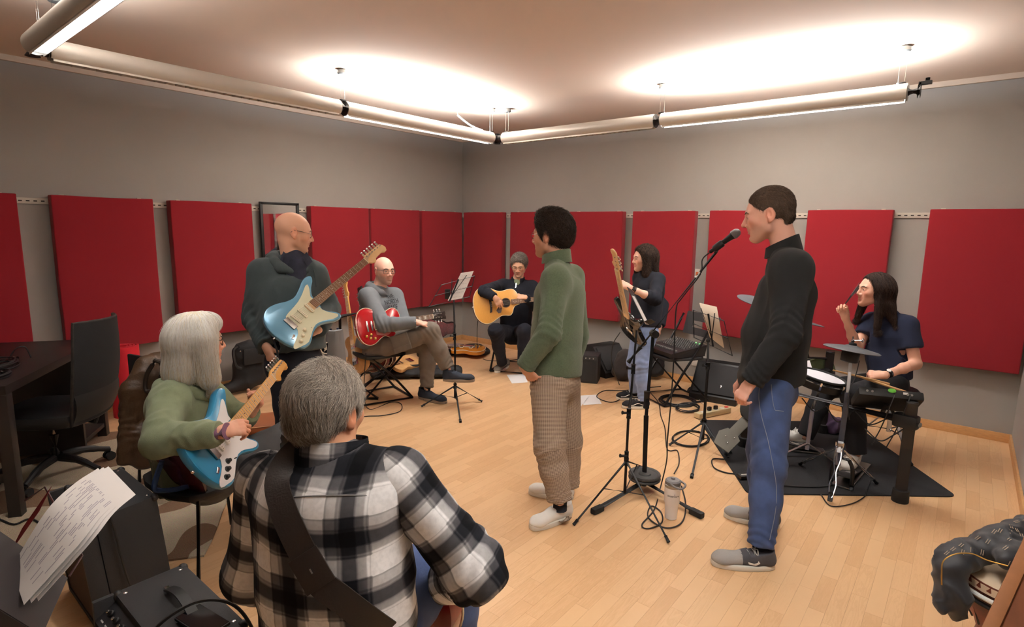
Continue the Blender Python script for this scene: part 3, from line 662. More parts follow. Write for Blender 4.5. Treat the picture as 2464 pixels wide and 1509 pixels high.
# ------------------------------------------------------------------ people
SKINM = mat('skin', (.6, .4, .3), .5, attr='Col', spec=.35, bump=.06, bscale=260); HAIRM = mat('hair_strands', (.2, .15, .1), .6, attr='Col', spec=.25); HAIRB = mat('hair_base', (.2, .15, .1), .95, attr='Col', spec=.05)
EYEW = mat('eye_white', S(214, 208, 202), .25); IRIS = mat('iris_dark', S(38, 28, 22), .2)
def c3(c): return np.array(c[:3])
class Fig:
    def __init__(s, label, loc, skin=(214, 164, 132)):
        s.root = thing('person', label, 'person', loc); s.parts = []; s.skin = c3(S(*skin)); s.n = 0
    def skinpart(s, V, F, C): s.parts.append((V, F, C))
    def finish(s):
        V = []; F = []; C = []; n = 0
        for v, f, c in s.parts: V.append(v); F.append(f+n); C.append(np.hstack([c, np.ones((len(c), 1))])); n += len(v)
        return npmesh('body', np.vstack(V), np.vstack(F), SKINM, s.root, attrs={'Col': np.vstack(C)})
    def trunk(s, J, k=.9):
        """the body under the clothes, one continuous figure"""
        b = SDF(); sh = J['shL']-J['shR']; hp = J['hpL']-J['hpR']
        b.cap(J['pel'], J['cst'], .095*k, .10*k, .05, lat=sh, wa=.135*k, wb=.15*k); b.cap(J['shL'], J['shR'], .05*k, k=.05); b.cap(J['cst'], J['nck'], .07*k, .045*k, .05)
        for S_ in 'LR':
            b.cap(J['hp'+S_], J['kn'+S_], .075*k, .05*k, .04); b.cap(J['kn'+S_], J['an'+S_], .05*k, .032*k, .03)
            b.cap(J['sh'+S_], J['el'+S_], .043*k, .036*k, .03); b.cap(J['el'+S_], J['wr'+S_], .035*k, .024*k, .02)
        V, F = b.mesh(.013); s.skinpart(V, F, np.tile(s.skin, (len(V), 1)))
    def limb(s, pts, rad, h=.006):
        b = SDF().chain(pts, rad, .02); V, F = b.mesh(h); s.skinpart(V, F, np.tile(s.skin, (len(V), 1)))
    def head(s, c, fwd, up=(0, 0, 1), sc=1.0, neck=None, nr=.052, jaw=1.0, nose=1.0, lips=(176, 104, 96), stubble=None, age=0., brow=(60, 45, 36), eyes_down=False, fem=False, h=.0042, noseL=1.0):
        f = unit(fwd); u = np.asarray(up, float); u = unit(u-f*(u@f)); r = np.cross(f, u); R = basis(r, f, u); c = np.asarray(c, float); s.hR, s.hc, s.hs = R, c, sc
        g = SDF(); j = jaw
        g.ell((0, -.018, .030), (.0755, .099, .087), k=.02); g.ell((0, .030, -.012), (.063, .062, .080), k=.04)
        g.cap((-.044*j, .010, -.062), (0, .060, -.098), .020, .017, .03); g.cap((.044*j, .010, -.062), (0, .060, -.098), .020, .017, .03)
        g.cap((-.052*j, .004, -.02), (-.044*j, .010, -.06), .018, .018, .02); g.cap((.052*j, .004, -.02), (.044*j, .010, -.06), .018, .018, .02)
        g.ell((0, .073, -.100), (.022*j, .019, .016), k=.02)
        for x in (-1, 1):
            g.ell((x*.043, .058, -.022), (.020, .022, .020), k=.022); g.cap((x*.006, .086, .020), (x*.040, .076, .022), .0095, .008, .014)
            g.ell((x*.031, .097, .001), (.018, .016, .0115), k=.012, op=1); g.ell((x*.031, .076, .001), (.0165, .0135, .0135), k=.004)
            g.cap((x*.016, .087, .0075), (x*.046, .079, .005), .0042, .0038, .005); g.ell((x*.0145, .094, -.036), (.0085, .010, .0075), k=.006)
        g.ell((0, .048, -.066), (.037, .044, .036), k=.03)
        g.cap((0, .088, .012), (0, .107*noseL, -.030), .0070, .0112*nose, .010); g.ell((0, .088, -.046), (.010, .008, .008), k=.01)
        for x in (-1, 1):
            g.cap((x*.020, .084, -.0605), (0, .0920, -.0580), .0040, .0052, .006, tag=1); g.cap((x*.018, .083, -.0700), (0, .0905, -.0718), .0045, .0062, .006, tag=1)
        for x in (-1, 1): g.cap((x*.022, .0895, -.0650), (0, .0985, -.0650), .0020, k=.003, op=1)
        g.cap((-.014, .094, -.084), (.014, .094, -.084), .005, k=.012, op=1)
        for x in (-1, 1):
            Re = basis(*[np.array(v, float) for v in ((math.cos(.35)*1, x*-math.sin(.35), 0), (x*math.sin(.35), math.cos(.35), 0), (0, 0, 1))])
            g.ell((x*.079, -.012, -.004), (.0075, .0195, .032), Re, k=.008, tag=2); g.ell((x*.086, -.006, .000), (.006, .010, .018), Re, k=.006, op=1); g.ell((x*.078, -.004, -.032), (.006, .008, .009), k=.006, tag=2)
        if neck is not None:
            nl = R.T@(np.asarray(neck, float)-c)/sc; g.cap((0, -.040, -.052), nl, nr*.96, nr*1.10, .025); g.cap((0, -.040, -.03), nl+(0, -.010, 0), nr*.72, nr*.95, .03)
        V, F = g.mesh(h); i, add = g.tags(V); tg = np.array([p['tag'] for p in add])[i]; C = np.tile(s.skin, (len(V), 1))
        lipm = (tg == 1) & (V[:, 1] > .078); C[lipm] = .5*C[lipm]+.5*c3(S(*lips))
        ck = np.exp(-((np.abs(V[:, 0])-.045)**2/.0004+(V[:, 2]+.028)**2/.0006))*(V[:, 1] > .03); C = C*(1-.22*ck[:, None]*np.array([.1, 1, 1])); C[tg == 2] *= np.array([1.03, .86, .82]); ns = np.exp(-((V[:, 0])**2/.0003+(V[:, 2]+.03)**2/.0003))*(V[:, 1] > .09); C *= 1-.15*ns[:, None]*np.array([0, 1, 1])
        if stubble is not None:
            a = np.clip((-.035-V[:, 2])/.02, 0, 1)*np.clip((V[:, 1]-.0)/.02, 0, 1)*(V[:, 2] > -.125)*stubble[1]*(~lipm); a = a[:, None]; C = C*(1-a)+c3(S(*stubble[0]))*a
        if age: C *= 1+(.05*np.sin(V[:, 2]*260+np.sin(V[:, 0]*90)*2)*age*((V[:, 1] > .06) & (V[:, 2] > .035)))[:, None]
        s.skinpart(c+(V*sc)@R.T, F, np.clip(C, 0, 1))
        e = MB(); T_ = lambda p: c+R@(np.array(p)*sc)
        if not eyes_down:
            for x in (-1, 1): e = MB(); e.ball(T_((x*.031, .0775, .0005)), .0127*sc, 12, 8); e.ball(T_((x*.031, .0872, .0005)), (.0052*sc, .0038*sc, .0052*sc), 10, 6, m=1, R=R); e.build('eye', [EYEW, IRIS], s.root)
        if brow:
            e = MB()
            for x in (-1, 1):
                bp = np.array([(x*.011, .13, .0185), (x*.022, .13, .0230), (x*.033, .13, .0245), (x*.043, .13, .0215), (x*.050, .13, .0160)])
                for _ in range(30): bp[:, 1] -= np.maximum(g.at(bp), 0)*.8
                e.tube([T_(p) for p in spline(bp, 3)], [.0024*sc]*3+[.0032*sc]*6+[.0022*sc]*3+[.001*sc], 6)
            e.build('eyebrows', mat('brow_%d' % brow[0], S(*brow), .8), s.root)
        return s
    def W(s, P): return s.hc+(np.asarray(P)*s.hs)@s.hR.T
    def hair(s, g, cols, n=2500, L=.05, flow=None, r=.0009, lift=.004, steps=6, h=.0055, jit=.25, base=True, seed=1, region=None, curl=0.0, name='hair', base_scale=.8, free=.9, ctop=None):
        """hair volume (head coordinates) with strands running along it"""
        rg = np.random.default_rng(seed); V, F = g.mesh(h); cols = [c3(S(*c)) for c in cols]
        if base:
            C = np.tile(cols[0]*base_scale, (len(V), 1)); C = np.hstack([C, np.ones((len(V), 1))]); bo = npmesh(name, s.W(V), F, HAIRB, s.root, attrs={'Col': C})
        idx = rg.integers(0, len(V), n); P = V[idx].copy()
        if region is not None: P = P[region(P)]
        n = len(P); gl = s.hR.T@np.array([0, 0, -1.0]); off = rg.uniform(0, 1, n)
        path = [P.copy()]; ln = L*rg.uniform(.6, 1.15, n)/steps; jt = rg.normal(size=(n, 3))*jit; ph = rg.uniform(0, 6, n)
        for k in range(steps):
            N = g.grad(P); d = flow(P, gl)+jt
            if curl: d = d+curl*np.stack([np.sin(ph+k*1.3), np.cos(ph+k*1.1), .3*np.sin(ph*2+k)], 1)
            d = d-N*(d*N).sum(1)[:, None]*.9; d /= np.maximum(1e-6, np.linalg.norm(d, axis=1))[:, None]; P = P+d*ln[:, None]
            D = g.at(P); N = g.grad(P); dd = D-(lift*off*(k+1)/steps); P = P-N*np.where(dd < 0, dd*.9, dd*free)[:, None]; path.append(P.copy())
        Q = np.stack(path, 1); k1 = steps+1; dirs = np.gradient(Q, axis=1); dirs /= np.maximum(1e-9, np.linalg.norm(dirs, axis=2))[..., None]
        a = np.cross(dirs, rg.normal(size=(n, 1, 3))); a /= np.maximum(1e-9, np.linalg.norm(a, axis=2))[..., None]; b = np.cross(dirs, a)
        rr = (r*rg.uniform(.7, 1.4, (n, 1, 1)))*np.linspace(1, .25, k1)[None, :, None]; ring = []
        for t in range(3): an = 2*math.pi*t/3; ring.append(Q+rr*(math.cos(an)*a+math.sin(an)*b))
        VV = np.stack(ring, 2).reshape(-1, 3); base_i = (np.arange(n)*k1*3)[:, None, None]+(np.arange(steps)*3)[None, :, None]; t = np.arange(3)[None, None, :]; t2 = (t+1) % 3
        FF = np.stack([base_i+t, base_i+t2, base_i+3+t2, base_i+3+t], -1).reshape(-1, 4)
        ci = rg.integers(0, len(cols), n); C = np.array(cols)[ci]*rg.uniform(.8, 1.2, (n, 1)); 
        if ctop is not None: a_ = np.clip((Q[:, 0, 2]+.02)/.10, 0, 1)[:, None]*.75; C = C*(1-a_)+c3(S(*ctop))*a_*rg.uniform(.85, 1.1, (n, 1))
        C = np.repeat(C, k1*3, 0); C = np.hstack([np.clip(C, 0, 1), np.ones((len(C), 1))])
        o = npmesh('hair_strands', s.W(VV), FF, HAIRM, bo if base else s.root, attrs={'Col': C}); o['kind'] = 'stuff'
    def glasses(s, col=(30, 28, 30), w_=.024, hh=.017, rr=.0016, round_=False, yo=.094):
        T_ = lambda p: s.hc+s.hR@(np.array(p)*s.hs); m = MB()
        for x in (-1, 1):
            pts = []
            for k in range(20):
                a = 2*math.pi*k/20; e = 1 if round_ else .55; ca, sa = math.cos(a), math.sin(a); pts.append(T_((x*.033+w_*math.copysign(abs(ca)**e, ca), yo-.25*abs(x*.033+w_*ca-x*.02)**1.0*.3, .000+hh*math.copysign(abs(sa)**e, sa))))
            m.tube(pts, rr, 6, closed=True); m.tube([T_((x*(.033+w_), yo-.006, .006)), T_((x*.077, .04, .010)), T_((x*.0815, -.012, .012)), T_((x*.080, -.030, -.004))], rr, 6)
        m.tube([T_((-.010, yo+.004, .002)), T_((0, yo+.008, .005)), T_((.010, yo+.004, .002))], rr, 6)
        o = m.build('glasses', mat('frame_%d_%d' % (col[0], col[1]), S(*col), .3), s.root); gl = MB()
        return o
    def hand(s, wr, dirv, dorsal, side, curl=((.3, .5, .3),)*4, thumb=(.6, .5, -.35), tb=.3, sc=1.0, elbow=None, spread=.06, er=.034, h=.0034, cut=None):
        y = unit(dirv); z = np.asarray(dorsal, float); z = unit(z-y*(z@y)); x = np.cross(y, z)*(1 if side == 'L' else -1); R = basis(x, y, z); wr = np.asarray(wr, float); g = SDF()
        g.cap((0, -.01, 0), (.002, .03, 0), .019, .0175, .012, lat=(1, 0, 0), wa=.026, wb=.032); g.cap((.002, .03, 0), (0, .082, 0), .0165, .0125, .012, lat=(1, 0, 0), wa=.034, wb=.040)
        g.ell((.022, .030, -.008), (.016, .028, .014), k=.012)
        bx = (.030, .010, -.010, -.0285); by = (.086, .090, .087, .078); ln = (.074, .082, .076, .060); rd = (.0092, .0096, .0090, .0080)
        for i in range(4):
            c = curl[i if len(curl) > 1 else 0]; p = np.array([bx[i], by[i]-.012, 0.]); a = 0.; sp = spread*(1.5-i); seg = (ln[i]*.44, ln[i]*.31, ln[i]*.25); rr = rd[i]; first = True
            p2 = np.array([bx[i], by[i], .001]); g.cap(p, p2, rr*1.15, rr*1.1, .010); p = p2
            for q in range(3):
                a += c[q]; d = np.array([math.sin(sp)*math.cos(a), math.cos(sp)*math.cos(a), -math.sin(a)]); e = p+d*seg[q]; g.cap(p, e, rr, rr*.90, .0025 if q else .005); p = e; rr *= .90
        d = unit(thumb); p = np.array([.022, .022, -.006]); rr = .0125
        for q, L_ in enumerate((.040, .032, .026)):
            if q: d = unit(d+tb*np.array([-.55, .35, -.35]))
            e = p+d*L_; g.cap(p, e, rr, rr*.88, .008 if q == 0 else .003); p = e; rr *= .88
        if elbow is not None:
            el = R.T@(np.asarray(elbow, float)-wr)/sc; el = el*(.07/np.linalg.norm(el)) if cut is None else el*cut; L_ = np.linalg.norm(el)
            g.cap((0, 0, 0), el*min(1, .10/L_), .0195, .0235 if L_ > .1 else .021, .02, lat=(1, 0, 0), wa=.026, wb=.028)
            if L_ > .1: g.cap(el*.10/L_, el*.6, .0235, er, .02, lat=(1, 0, 0), wa=.028, wb=er*1.1); g.cap(el*.6, el, er, er*1.02, .02)
        V, F = g.mesh(h); C = np.tile(s.skin, (len(V), 1)); kn = (V[:, 1] > .07); C[kn] *= np.array([1.0, .93, .91])
        if side == 'L': pass
        det = np.linalg.det(R); V = wr+(V*sc)@R.T; F = F if det > 0 else F[:, ::-1]
        s.skinpart(V, F, np.clip(C, 0, 1)); s.handR = R
    def shoe(s, heel, toe, L=None, upper=None, sole=None, lace=None, w_=.047, hgt=.075, tongue=True, swoosh=None, stripe=None, top_=.085, upv=(0, 0, 1), toe_mat=None, sole_h=.028, heel_mat=None):
        heel = np.asarray(heel, float); toe = np.asarray(toe, float); d = toe-heel; L = np.linalg.norm(d); y = d/L; u = np.asarray(upv, float); z = unit(u-y*(u@y)); x = np.cross(y, z); R = basis(x, y, z); T_ = lambda p: heel+R@np.array(p)
        g = SDF(); sh = sole_h
        g.cap((0, .035, sh+.018), (0, .10, sh+.020), .034, .036, .03, lat=(1, 0, 0), wa=.033, wb=.036); g.cap((0, .10, sh+.018), (0, L-.05, sh+.008), .036, .027, .03, lat=(1, 0, 0), wa=w_*.85, wb=w_*.95)
        g.ell((0, L-.055, sh+.006), (w_*.92, .055, .030), k=.02); g.cap((0, .040, sh+.02), (0, .045, top_+.012), .036, .037, .025, lat=(1, 0, 0), wa=.031, wb=.034); g.cap((0, .06, top_), (0, .145, sh+.032), .026, .018, .03, lat=(1, 0, 0), wa=.028, wb=.030)
        g.cut((0, 0, sh-.004), (0, 0, -1), .5, .003); g.cut((0, .045, top_+.008), (0, .25, 1), .09, .004)
        V, F = g.mesh(.0048); mats = [upper]; fm = None
        if toe_mat or heel_mat:
            ctr = V[F].mean(1); fm = np.zeros(len(F), int); mats = [upper, toe_mat or upper, heel_mat or upper]; fm[ctr[:, 1] > L*.55] = 1; fm[(ctr[:, 1] < L*.24)] = 2
        root = npmesh('shoe', heel+V@R.T, F, mats, s.root, fm=fm)
        ol = []
        for k in range(28):
            a = 2*math.pi*k/28; yy = L/2-L/2*math.cos(a); t = yy/L; wv = (.034+.016*math.sin(min(1, t*1.15)*math.pi*.62))*(w_/.047); ex = math.copysign(abs(math.sin(a))**.62, math.sin(a)); ol.append((ex*wv, yy))
        m = MB().prism(ol, 0.0, sh, bev=.005); xf(m, R, heel).build('sole', sole, root)
        if lace:
            m = MB()
            for k in range(4):
                yy = .105+k*.023; zz = sh+.060-.0085*k; m.tube([T_((-.022, yy, zz-.012)), T_((-.010, yy+.004, zz+.002)), T_((.010, yy+.006, zz+.002)), T_((.022, yy+.008, zz-.012))], .0028, 5)
            for x_ in (-1, 1): m.tube(spline([T_((0, .100, sh+.064)), T_((x_*.02, .094, sh+.074)), T_((x_*.040, .098, sh+.056)), T_((x_*.022, .104, sh+.060)), T_((0, .1, sh+.064)), T_((x_*.034, .112, sh+.036))], 4), .0024, 5)
            m.build('laces', lace, root)
        if swoosh:
            for x_ in (-1, 1):
                pts = [(.085, sh+.018), (.105, sh+.006), (.135, sh+.010), (.175, sh+.034), (.135, sh+.020), (.112, sh+.016), (.098, sh+.022), (.094, sh+.032)]
                P = np.array([[x_*.0, p[0], p[1]] for p in pts]); top = []
                for p in P:
                    q = p.copy()
                    for it in range(12): dd = g.at(np.array([[q[0], q[1], q[2]]]))[0]; q[0] += -x_*dd*.9 if abs(dd) > 1e-5 else 0
                    top.append(T_((q[0]+x_*.0015, q[1], q[2])))
                mm = MB(); mm.add(top+[t_-R@np.array([x_*.003, 0, 0]) for t_ in top], [(0, 1, 5, 6), (0, 6, 7), (1, 2, 4, 5), (2, 3, 4), (0, 8, 9, 1), (1, 9, 10, 2), (2, 10, 11, 3), (3, 11, 12, 4), (4, 12, 13, 5), (5, 13, 14, 6), (6, 14, 15, 7), (7, 15, 8, 0)]); mm.build('side_mark', swoosh, root, 0)
        if stripe:
            for x_ in (-1, 1):
                pr = [(.03, sh+.012), (.07, sh+.016), (.11, sh+.030), (.15, sh+.012), (.19, sh+.008)]; out = []
                for p in pr:
                    q = np.array([0., p[0], p[1]])
                    for it in range(12): q[0] += -x_*g.at(q[None])[0]*.9
                    out.append(T_((q[0], q[1], q[2])))
                MB().tube(spline(out, 4), .0035, 5).build('side_stripe', stripe, root)
        return root
def hit(g, px, py, t0=.6, off=.0):
    d = unit(ray(px, py)); t = t0
    for _ in range(120):
        q = CAMP+d*t; v = float(g.at(q[None])[0])
        if v < .0008+off: break
        t += max(.0006, (v-off)*.7)
        if t > 9: return None
    return CAMP+d*t
def joints(d): return {k: np.asarray(v, float) for k, v in d.items()}
def ring_collar(name, parent, m, c, axis, fwd, r0, r1, hgt, gap=.5, thick=.004, back=1.15, fall=0.0, drop=.0):
    """standing or folded collar around a neck"""
    ax = unit(axis); f = unit(np.asarray(fwd)-ax*(np.asarray(fwd)@ax)); x = np.cross(f, ax); c = np.asarray(c, float)
    def fn(u, v):
        a = gap/2+(2*math.pi-gap)*u; rr = r0+(r1-r0)*v; hh = hgt*v*(1+.25*(-math.cos(a)))-drop*(1+math.cos(a))/2
        if fall: hh = hgt*math.sin(v*math.pi*.95)*1.0-fall*max(0, v-.5)*2*1.0-drop*(1+math.cos(a))/2; rr = r0+(r1-r0)*v
        return c+ax*hh+f*math.cos(a)*rr*back*.95+x*math.sin(a)*rr
    return MB().grid(fn, 28, 6, thick=thick).build(name, m, parent, 60)
def top_garment(J, fwd, hem, ease=.014, arm=(.056, .050, .048, .038), wd=(.165, .155, .172), dp=(.118, .112, .120), slv=(1.0, 1.0), sh_r=.062, hemn=None, belly=0.0, k=.04, armk=.05):
    """torso and sleeves as one cloth solid; slv = share of the arm covered on the left and right"""
    g = SDF(); sl = J['shL']-J['shR']; hl = J['hpL']-J['hpR']; e = ease; ch, pe = J['cst'], J['pel']; wa = ch*.45+pe*.55; f = unit(fwd)
    uvt = ('torso', 0, unit(sl)); up = unit(ch-pe); hem = np.asarray(hem, float)
    g.cap(hem-up*.05, pe+up*.02, dp[0]+e, dp[0]+e, k, lat=hl, wa=wd[0]+e, wb=wd[0]+e, uv=uvt); g.cap(pe+up*.02, wa+f*belly, dp[0]+e, dp[1]+e, k, lat=hl+sl, wa=wd[0]+e, wb=wd[1]+e, uv=uvt)
    g.cap(wa+f*belly, ch, dp[1]+e, dp[2]+e, k, lat=sl, wa=wd[1]+e, wb=wd[2]+e, uv=uvt)
    if 'hpL' in J: g.cut(hem, -up if hemn is None else hemn, .5, .006)
    nb = J['nck']
    for S_ in 'LR':
        uvl = ('torso', 0, unit(sl)); g.cap(nb-up*.035-f*.005, J['sh'+S_]-up*.006, sh_r*.92, sh_r*.95, .05, uv=uvl)
        g.cap(ch, J['sh'+S_]*.72+ch*.28, dp[2]*.85, sh_r*1.05, .05, uv=uvl)
    for S_, q in zip('LR', slv):
        sh, el, wr = J['sh'+S_], J['el'+S_], J['wr'+S_]; L1 = np.linalg.norm(el-sh)
        if q >= .99:
            g.cap(sh, el, arm[0]+e*.4, arm[1]+e*.4, armk, tag=1); g.cap(el, wr, arm[1]+e*.4, arm[3]+e*.3, .014, tag=1, uv=('limb', L1, None)); g.cut(wr+unit(wr-el)*.0, wr-el, .085, .004)
        elif q <= 0: continue
        elif q > .5:
            g.cap(sh, el, arm[0]+e*.4, arm[1]+e*.4, .03, tag=1); t = (q-.5)*2; en = el+(wr-el)*t; g.cap(el, en, arm[1]+e*.4, arm[2]+e*.2, .03, tag=1); g.cut(en, wr-el, .08, .004)
        else:
            en = sh+(el-sh)*q*2; g.cap(sh, en+unit(el-sh)*.02, arm[0]+e*.4, arm[1]+e*1.0, .03, tag=1, uv=('torso', 0, unit(sl))); g.cut(en, el-sh, .09, .004)
    return g
def trousers(J, ease=.012, thigh=.086, knee=.062, ankle=.048, hipw=.165, hipd=.115, waist=.06, cuff=.0, k=.04, cut_r=.11):
    g = SDF(); hl = J['hpL']-J['hpR']; pe = J['pel']; up = unit(J['cst']-pe); c = (J['hpL']+J['hpR'])/2
    g.cap(c-up*.0, pe+up*waist, hipd+ease*.5, hipd-.008, k, lat=hl, wa=hipw+ease*.5, wb=hipw-.012)
    for S_ in 'LR':
        hp, kn, an = J['hp'+S_], J['kn'+S_], J['an'+S_]; d = unit(an-kn); L1 = np.linalg.norm(kn-hp)
        g.cap(hp, kn, thigh+ease, knee+ease, k, uv=('limb', 0, None)); g.cap(kn, kn+(an-kn)*.45, knee+ease, (knee+ankle)/2+ease*.8, .03, uv=('limb', L1, None)); g.cap(kn+(an-kn)*.45, an+d*.05, (knee+ankle)/2+ease*.8, ankle+ease*.6, .03, uv=('limb', L1+.2, None)); g.cut(an+d*cuff, d, cut_r, .004)
    return g

# ------------------------------------------------------------------ cloth materials
def clothm(name, col, rough=.9, sheen=.25, bump=.22, bscale=900, var=.06, vscale=25): return mat(name, S(*col), rough, bump=bump, bscale=bscale, var=var, vscale=vscale, sheen=sheen*.3)
GREENF = clothm('green_fleece', (80, 94, 72), 1, .4, .5, 350, .12, 120); NAVYC = clothm('navy_cloth', (12, 15, 28), .95, 0); BLKJ = clothm('black_wool', (17, 17, 18), .95, 0, .3, 700)
JEANS = clothm('blue_denim', (58, 76, 118), .9, .1, .25, 900, .30, 10); LJEANS = clothm('light_denim', (128, 146, 184), .9, .1, .4, 600, .18, 16); DKNAVY = clothm('dark_navy_trousers', (16, 19, 32), .95, 0)
GREYH = clothm('grey_hoodie', (104, 108, 112), .95, .2, .4, 400); DGREEN = clothm('dark_teal_hoodie', (56, 67, 70), .95, .2, .4, 420); SAGE = clothm('sage_hoodie', (118, 128, 100), .95, .25, .4, 400, .08, 30)
TAUPE = clothm('taupe_cotton', (112, 102, 92), .9, .1, .4, 500, .08, 20); TEEM = clothm('navy_tee', (22, 29, 54), .95, 0); BLKT = clothm('black_trousers', (17, 16, 20), .95, 0); CHARC = clothm('charcoal_trousers', (62, 63, 66), .9, .12)
LEATHER = mat('white_leather', S(232, 230, 224), .5, bump=.1); GUM = mat('white_sole', S(224, 220, 210), .6); LACEW = mat('white_laces', S(222, 220, 214), .8); SOCKM = clothm('dark_socks', (36, 40, 50))
MESHG = mat('grey_mesh_shoe', S(160, 156, 152), .85, bump=.5, bscale=700); MESHD = mat('dark_mesh_shoe', S(74, 74, 80), .85, bump=.5, bscale=700); LACEG = mat('grey_laces', S(170, 168, 164), .8); SWM = mat('white_mark', S(238, 236, 232), .5)
SNAVY = mat('navy_shoe', S(44, 52, 66), .85, bump=.4, bscale=600); SOLEG = mat('taupe_sole', S(150, 136, 124), .7); BLKS = mat('black_canvas', S(26, 26, 30), .9, bump=.4, bscale=700); SUEDE = mat('grey_suede', S(150, 142, 132), .9)
def plaid_nodes(name, kind):
    m = bpy.data.materials.new(name); m.use_nodes = True; nt = m.node_tree; N = nt.nodes; L = nt.links; p = N['Principled BSDF']; p.inputs['Roughness'].default_value = .95; p.inputs['Specular IOR Level'].default_value = .15
    at = N.new('ShaderNodeAttribute'); at.attribute_name = 'uvw'; sx = N.new('ShaderNodeSeparateXYZ'); nz = N.new('ShaderNodeTexNoise'); nz.inputs['Scale'].default_value = 9; tc = N.new('ShaderNodeTexCoord'); L.new(tc.outputs['Object'], nz.inputs['Vector'])
    ma = N.new('ShaderNodeVectorMath'); ma.operation = 'MULTIPLY_ADD'; ma.inputs[1].default_value = (.012, .012, .0) if kind == 'plaid' else (0, 0, 0); L.new(nz.outputs['Color'], ma.inputs[0]); L.new(at.outputs['Vector'], ma.inputs[2]); L.new(ma.outputs[0], sx.inputs[0])
    def M(op, a, b=None):
        n = N.new('ShaderNodeMath'); n.operation = op
        for i, q in enumerate((a, b)):
            if q is None: continue
            if isinstance(q, (int, float)): n.inputs[i].default_value = q
            else: L.new(q, n.inputs[i])
        return n.outputs[0]
    def band(v, per, stops):
        fr = M('FRACT', M('MULTIPLY', M('ADD', v, 10.0), 1/per)); r = N.new('ShaderNodeValToRGB'); r.color_ramp.interpolation = 'LINEAR'; e = r.color_ramp.elements
        e[0].position = stops[0][0]; e[0].color = (stops[0][1],)*3+(1,); e[1].position = stops[-1][0]; e[1].color = (stops[-1][1],)*3+(1,)
        for q in stops[1:-1]: x = e.new(q[0]); x.color = (q[1],)*3+(1,)
        L.new(fr, r.inputs[0]); return r.outputs[0]
    if kind == 'plaid':
        st = [(0, .0), (.10, .0), (.14, .45), (.17, .35), (.20, .55), (.32, .55), (.35, .45), (.38, 1.0), (.68, 1.0), (.71, .6), (.74, .75), (.77, .5), (.87, .45), (.91, .0)]
        bu = band(sx.outputs[0], .140, st); bv = band(sx.outputs[1], .140, st); av = M('MULTIPLY', M('ADD', bu, bv), .5)
        r = N.new('ShaderNodeValToRGB'); e = r.color_ramp.elements; e[0].position = .10; e[0].color = S(11, 11, 14); e[1].position = .85; e[1].color = S(252, 250, 249)
        for q, c in ((.30, S(30, 31, 36)), (.5, S(78, 77, 80)), (.72, S(158, 156, 156))): x = e.new(q); x.color = c
        L.new(av, r.inputs[0]); fine = M('ADD', M('MULTIPLY', M('SINE', M('MULTIPLY', sx.outputs[0], 900)), .5), .5)
        n2 = N.new('ShaderNodeTexNoise'); n2.inputs['Scale'].default_value = 90; n2.inputs['Detail'].default_value = 4; L.new(tc.outputs['Object'], n2.inputs['Vector'])
        mx = N.new('ShaderNodeMix'); mx.data_type = 'RGBA'; mx.blend_type = 'MULTIPLY'; mx.inputs[0].default_value = .25; L.new(r.outputs[0], mx.inputs[6]); rr = N.new('ShaderNodeValToRGB'); rr.color_ramp.elements[0].position = .35; rr.color_ramp.elements[0].color = (.55, .55, .55, 1); rr.color_ramp.elements[1].position = .6; L.new(n2.outputs[0], rr.inputs[0]); L.new(rr.outputs[0], mx.inputs[7]); L.new(mx.outputs[2], p.inputs['Base Color'])
    else:
        a = band(sx.outputs[1], .0070, [(0, .0), (.3, .1), (.5, 1), (.8, 1), (1, 0)]); b = band(sx.outputs[0], .0070, [(0, .2), (.4, .3), (.55, 1), (.85, 1), (1, .2)]); av = M('ADD', M('MULTIPLY', a, .65), M('MULTIPLY', b, .35))
        r = N.new('ShaderNodeValToRGB'); e = r.color_ramp.elements; e[0].position = .1; e[0].color = S(108, 90, 78); e[1].position = .9; e[1].color = S(180, 162, 144); L.new(av, r.inputs[0]); L.new(r.outputs[0], p.inputs['Base Color'])
    return m
PLAID = plaid_nodes('plaid_flannel', 'plaid'); HOUND = plaid_nodes('fine_check_wool', 'check')

def short_hair(thick=.010, front=(.072, .072), low=-.066, crown=0.):
    g = SDF(); g.ell((0, -.016, .031+crown), (.0745+thick, .096+thick, .087+thick), k=.02); g.cap((0, -.085, -.03), (0, -.065, -.055), .02+thick*.3, k=.03, lat=(1, 0, 0), wa=.055, wb=.045)
    d = np.array([front[0]-.022, front[1]+.022]); n = np.array([0, d[1], -d[0]]); g.cut((0, .022, -.022), n, .3, .012); g.cut((0, -.05, low), (0, .15, -1), .3, .015)
    for x in (-1, 1): g.ell((x*.082, -.006, -.012), (.022, .024, .038), k=.01, op=1)
    return g
def back_flow(P, gl): return np.stack([P[:, 0]*3, -np.ones(len(P))*.55, -np.ones(len(P))*.35-(P[:, 2] < .06)*.6], 1)

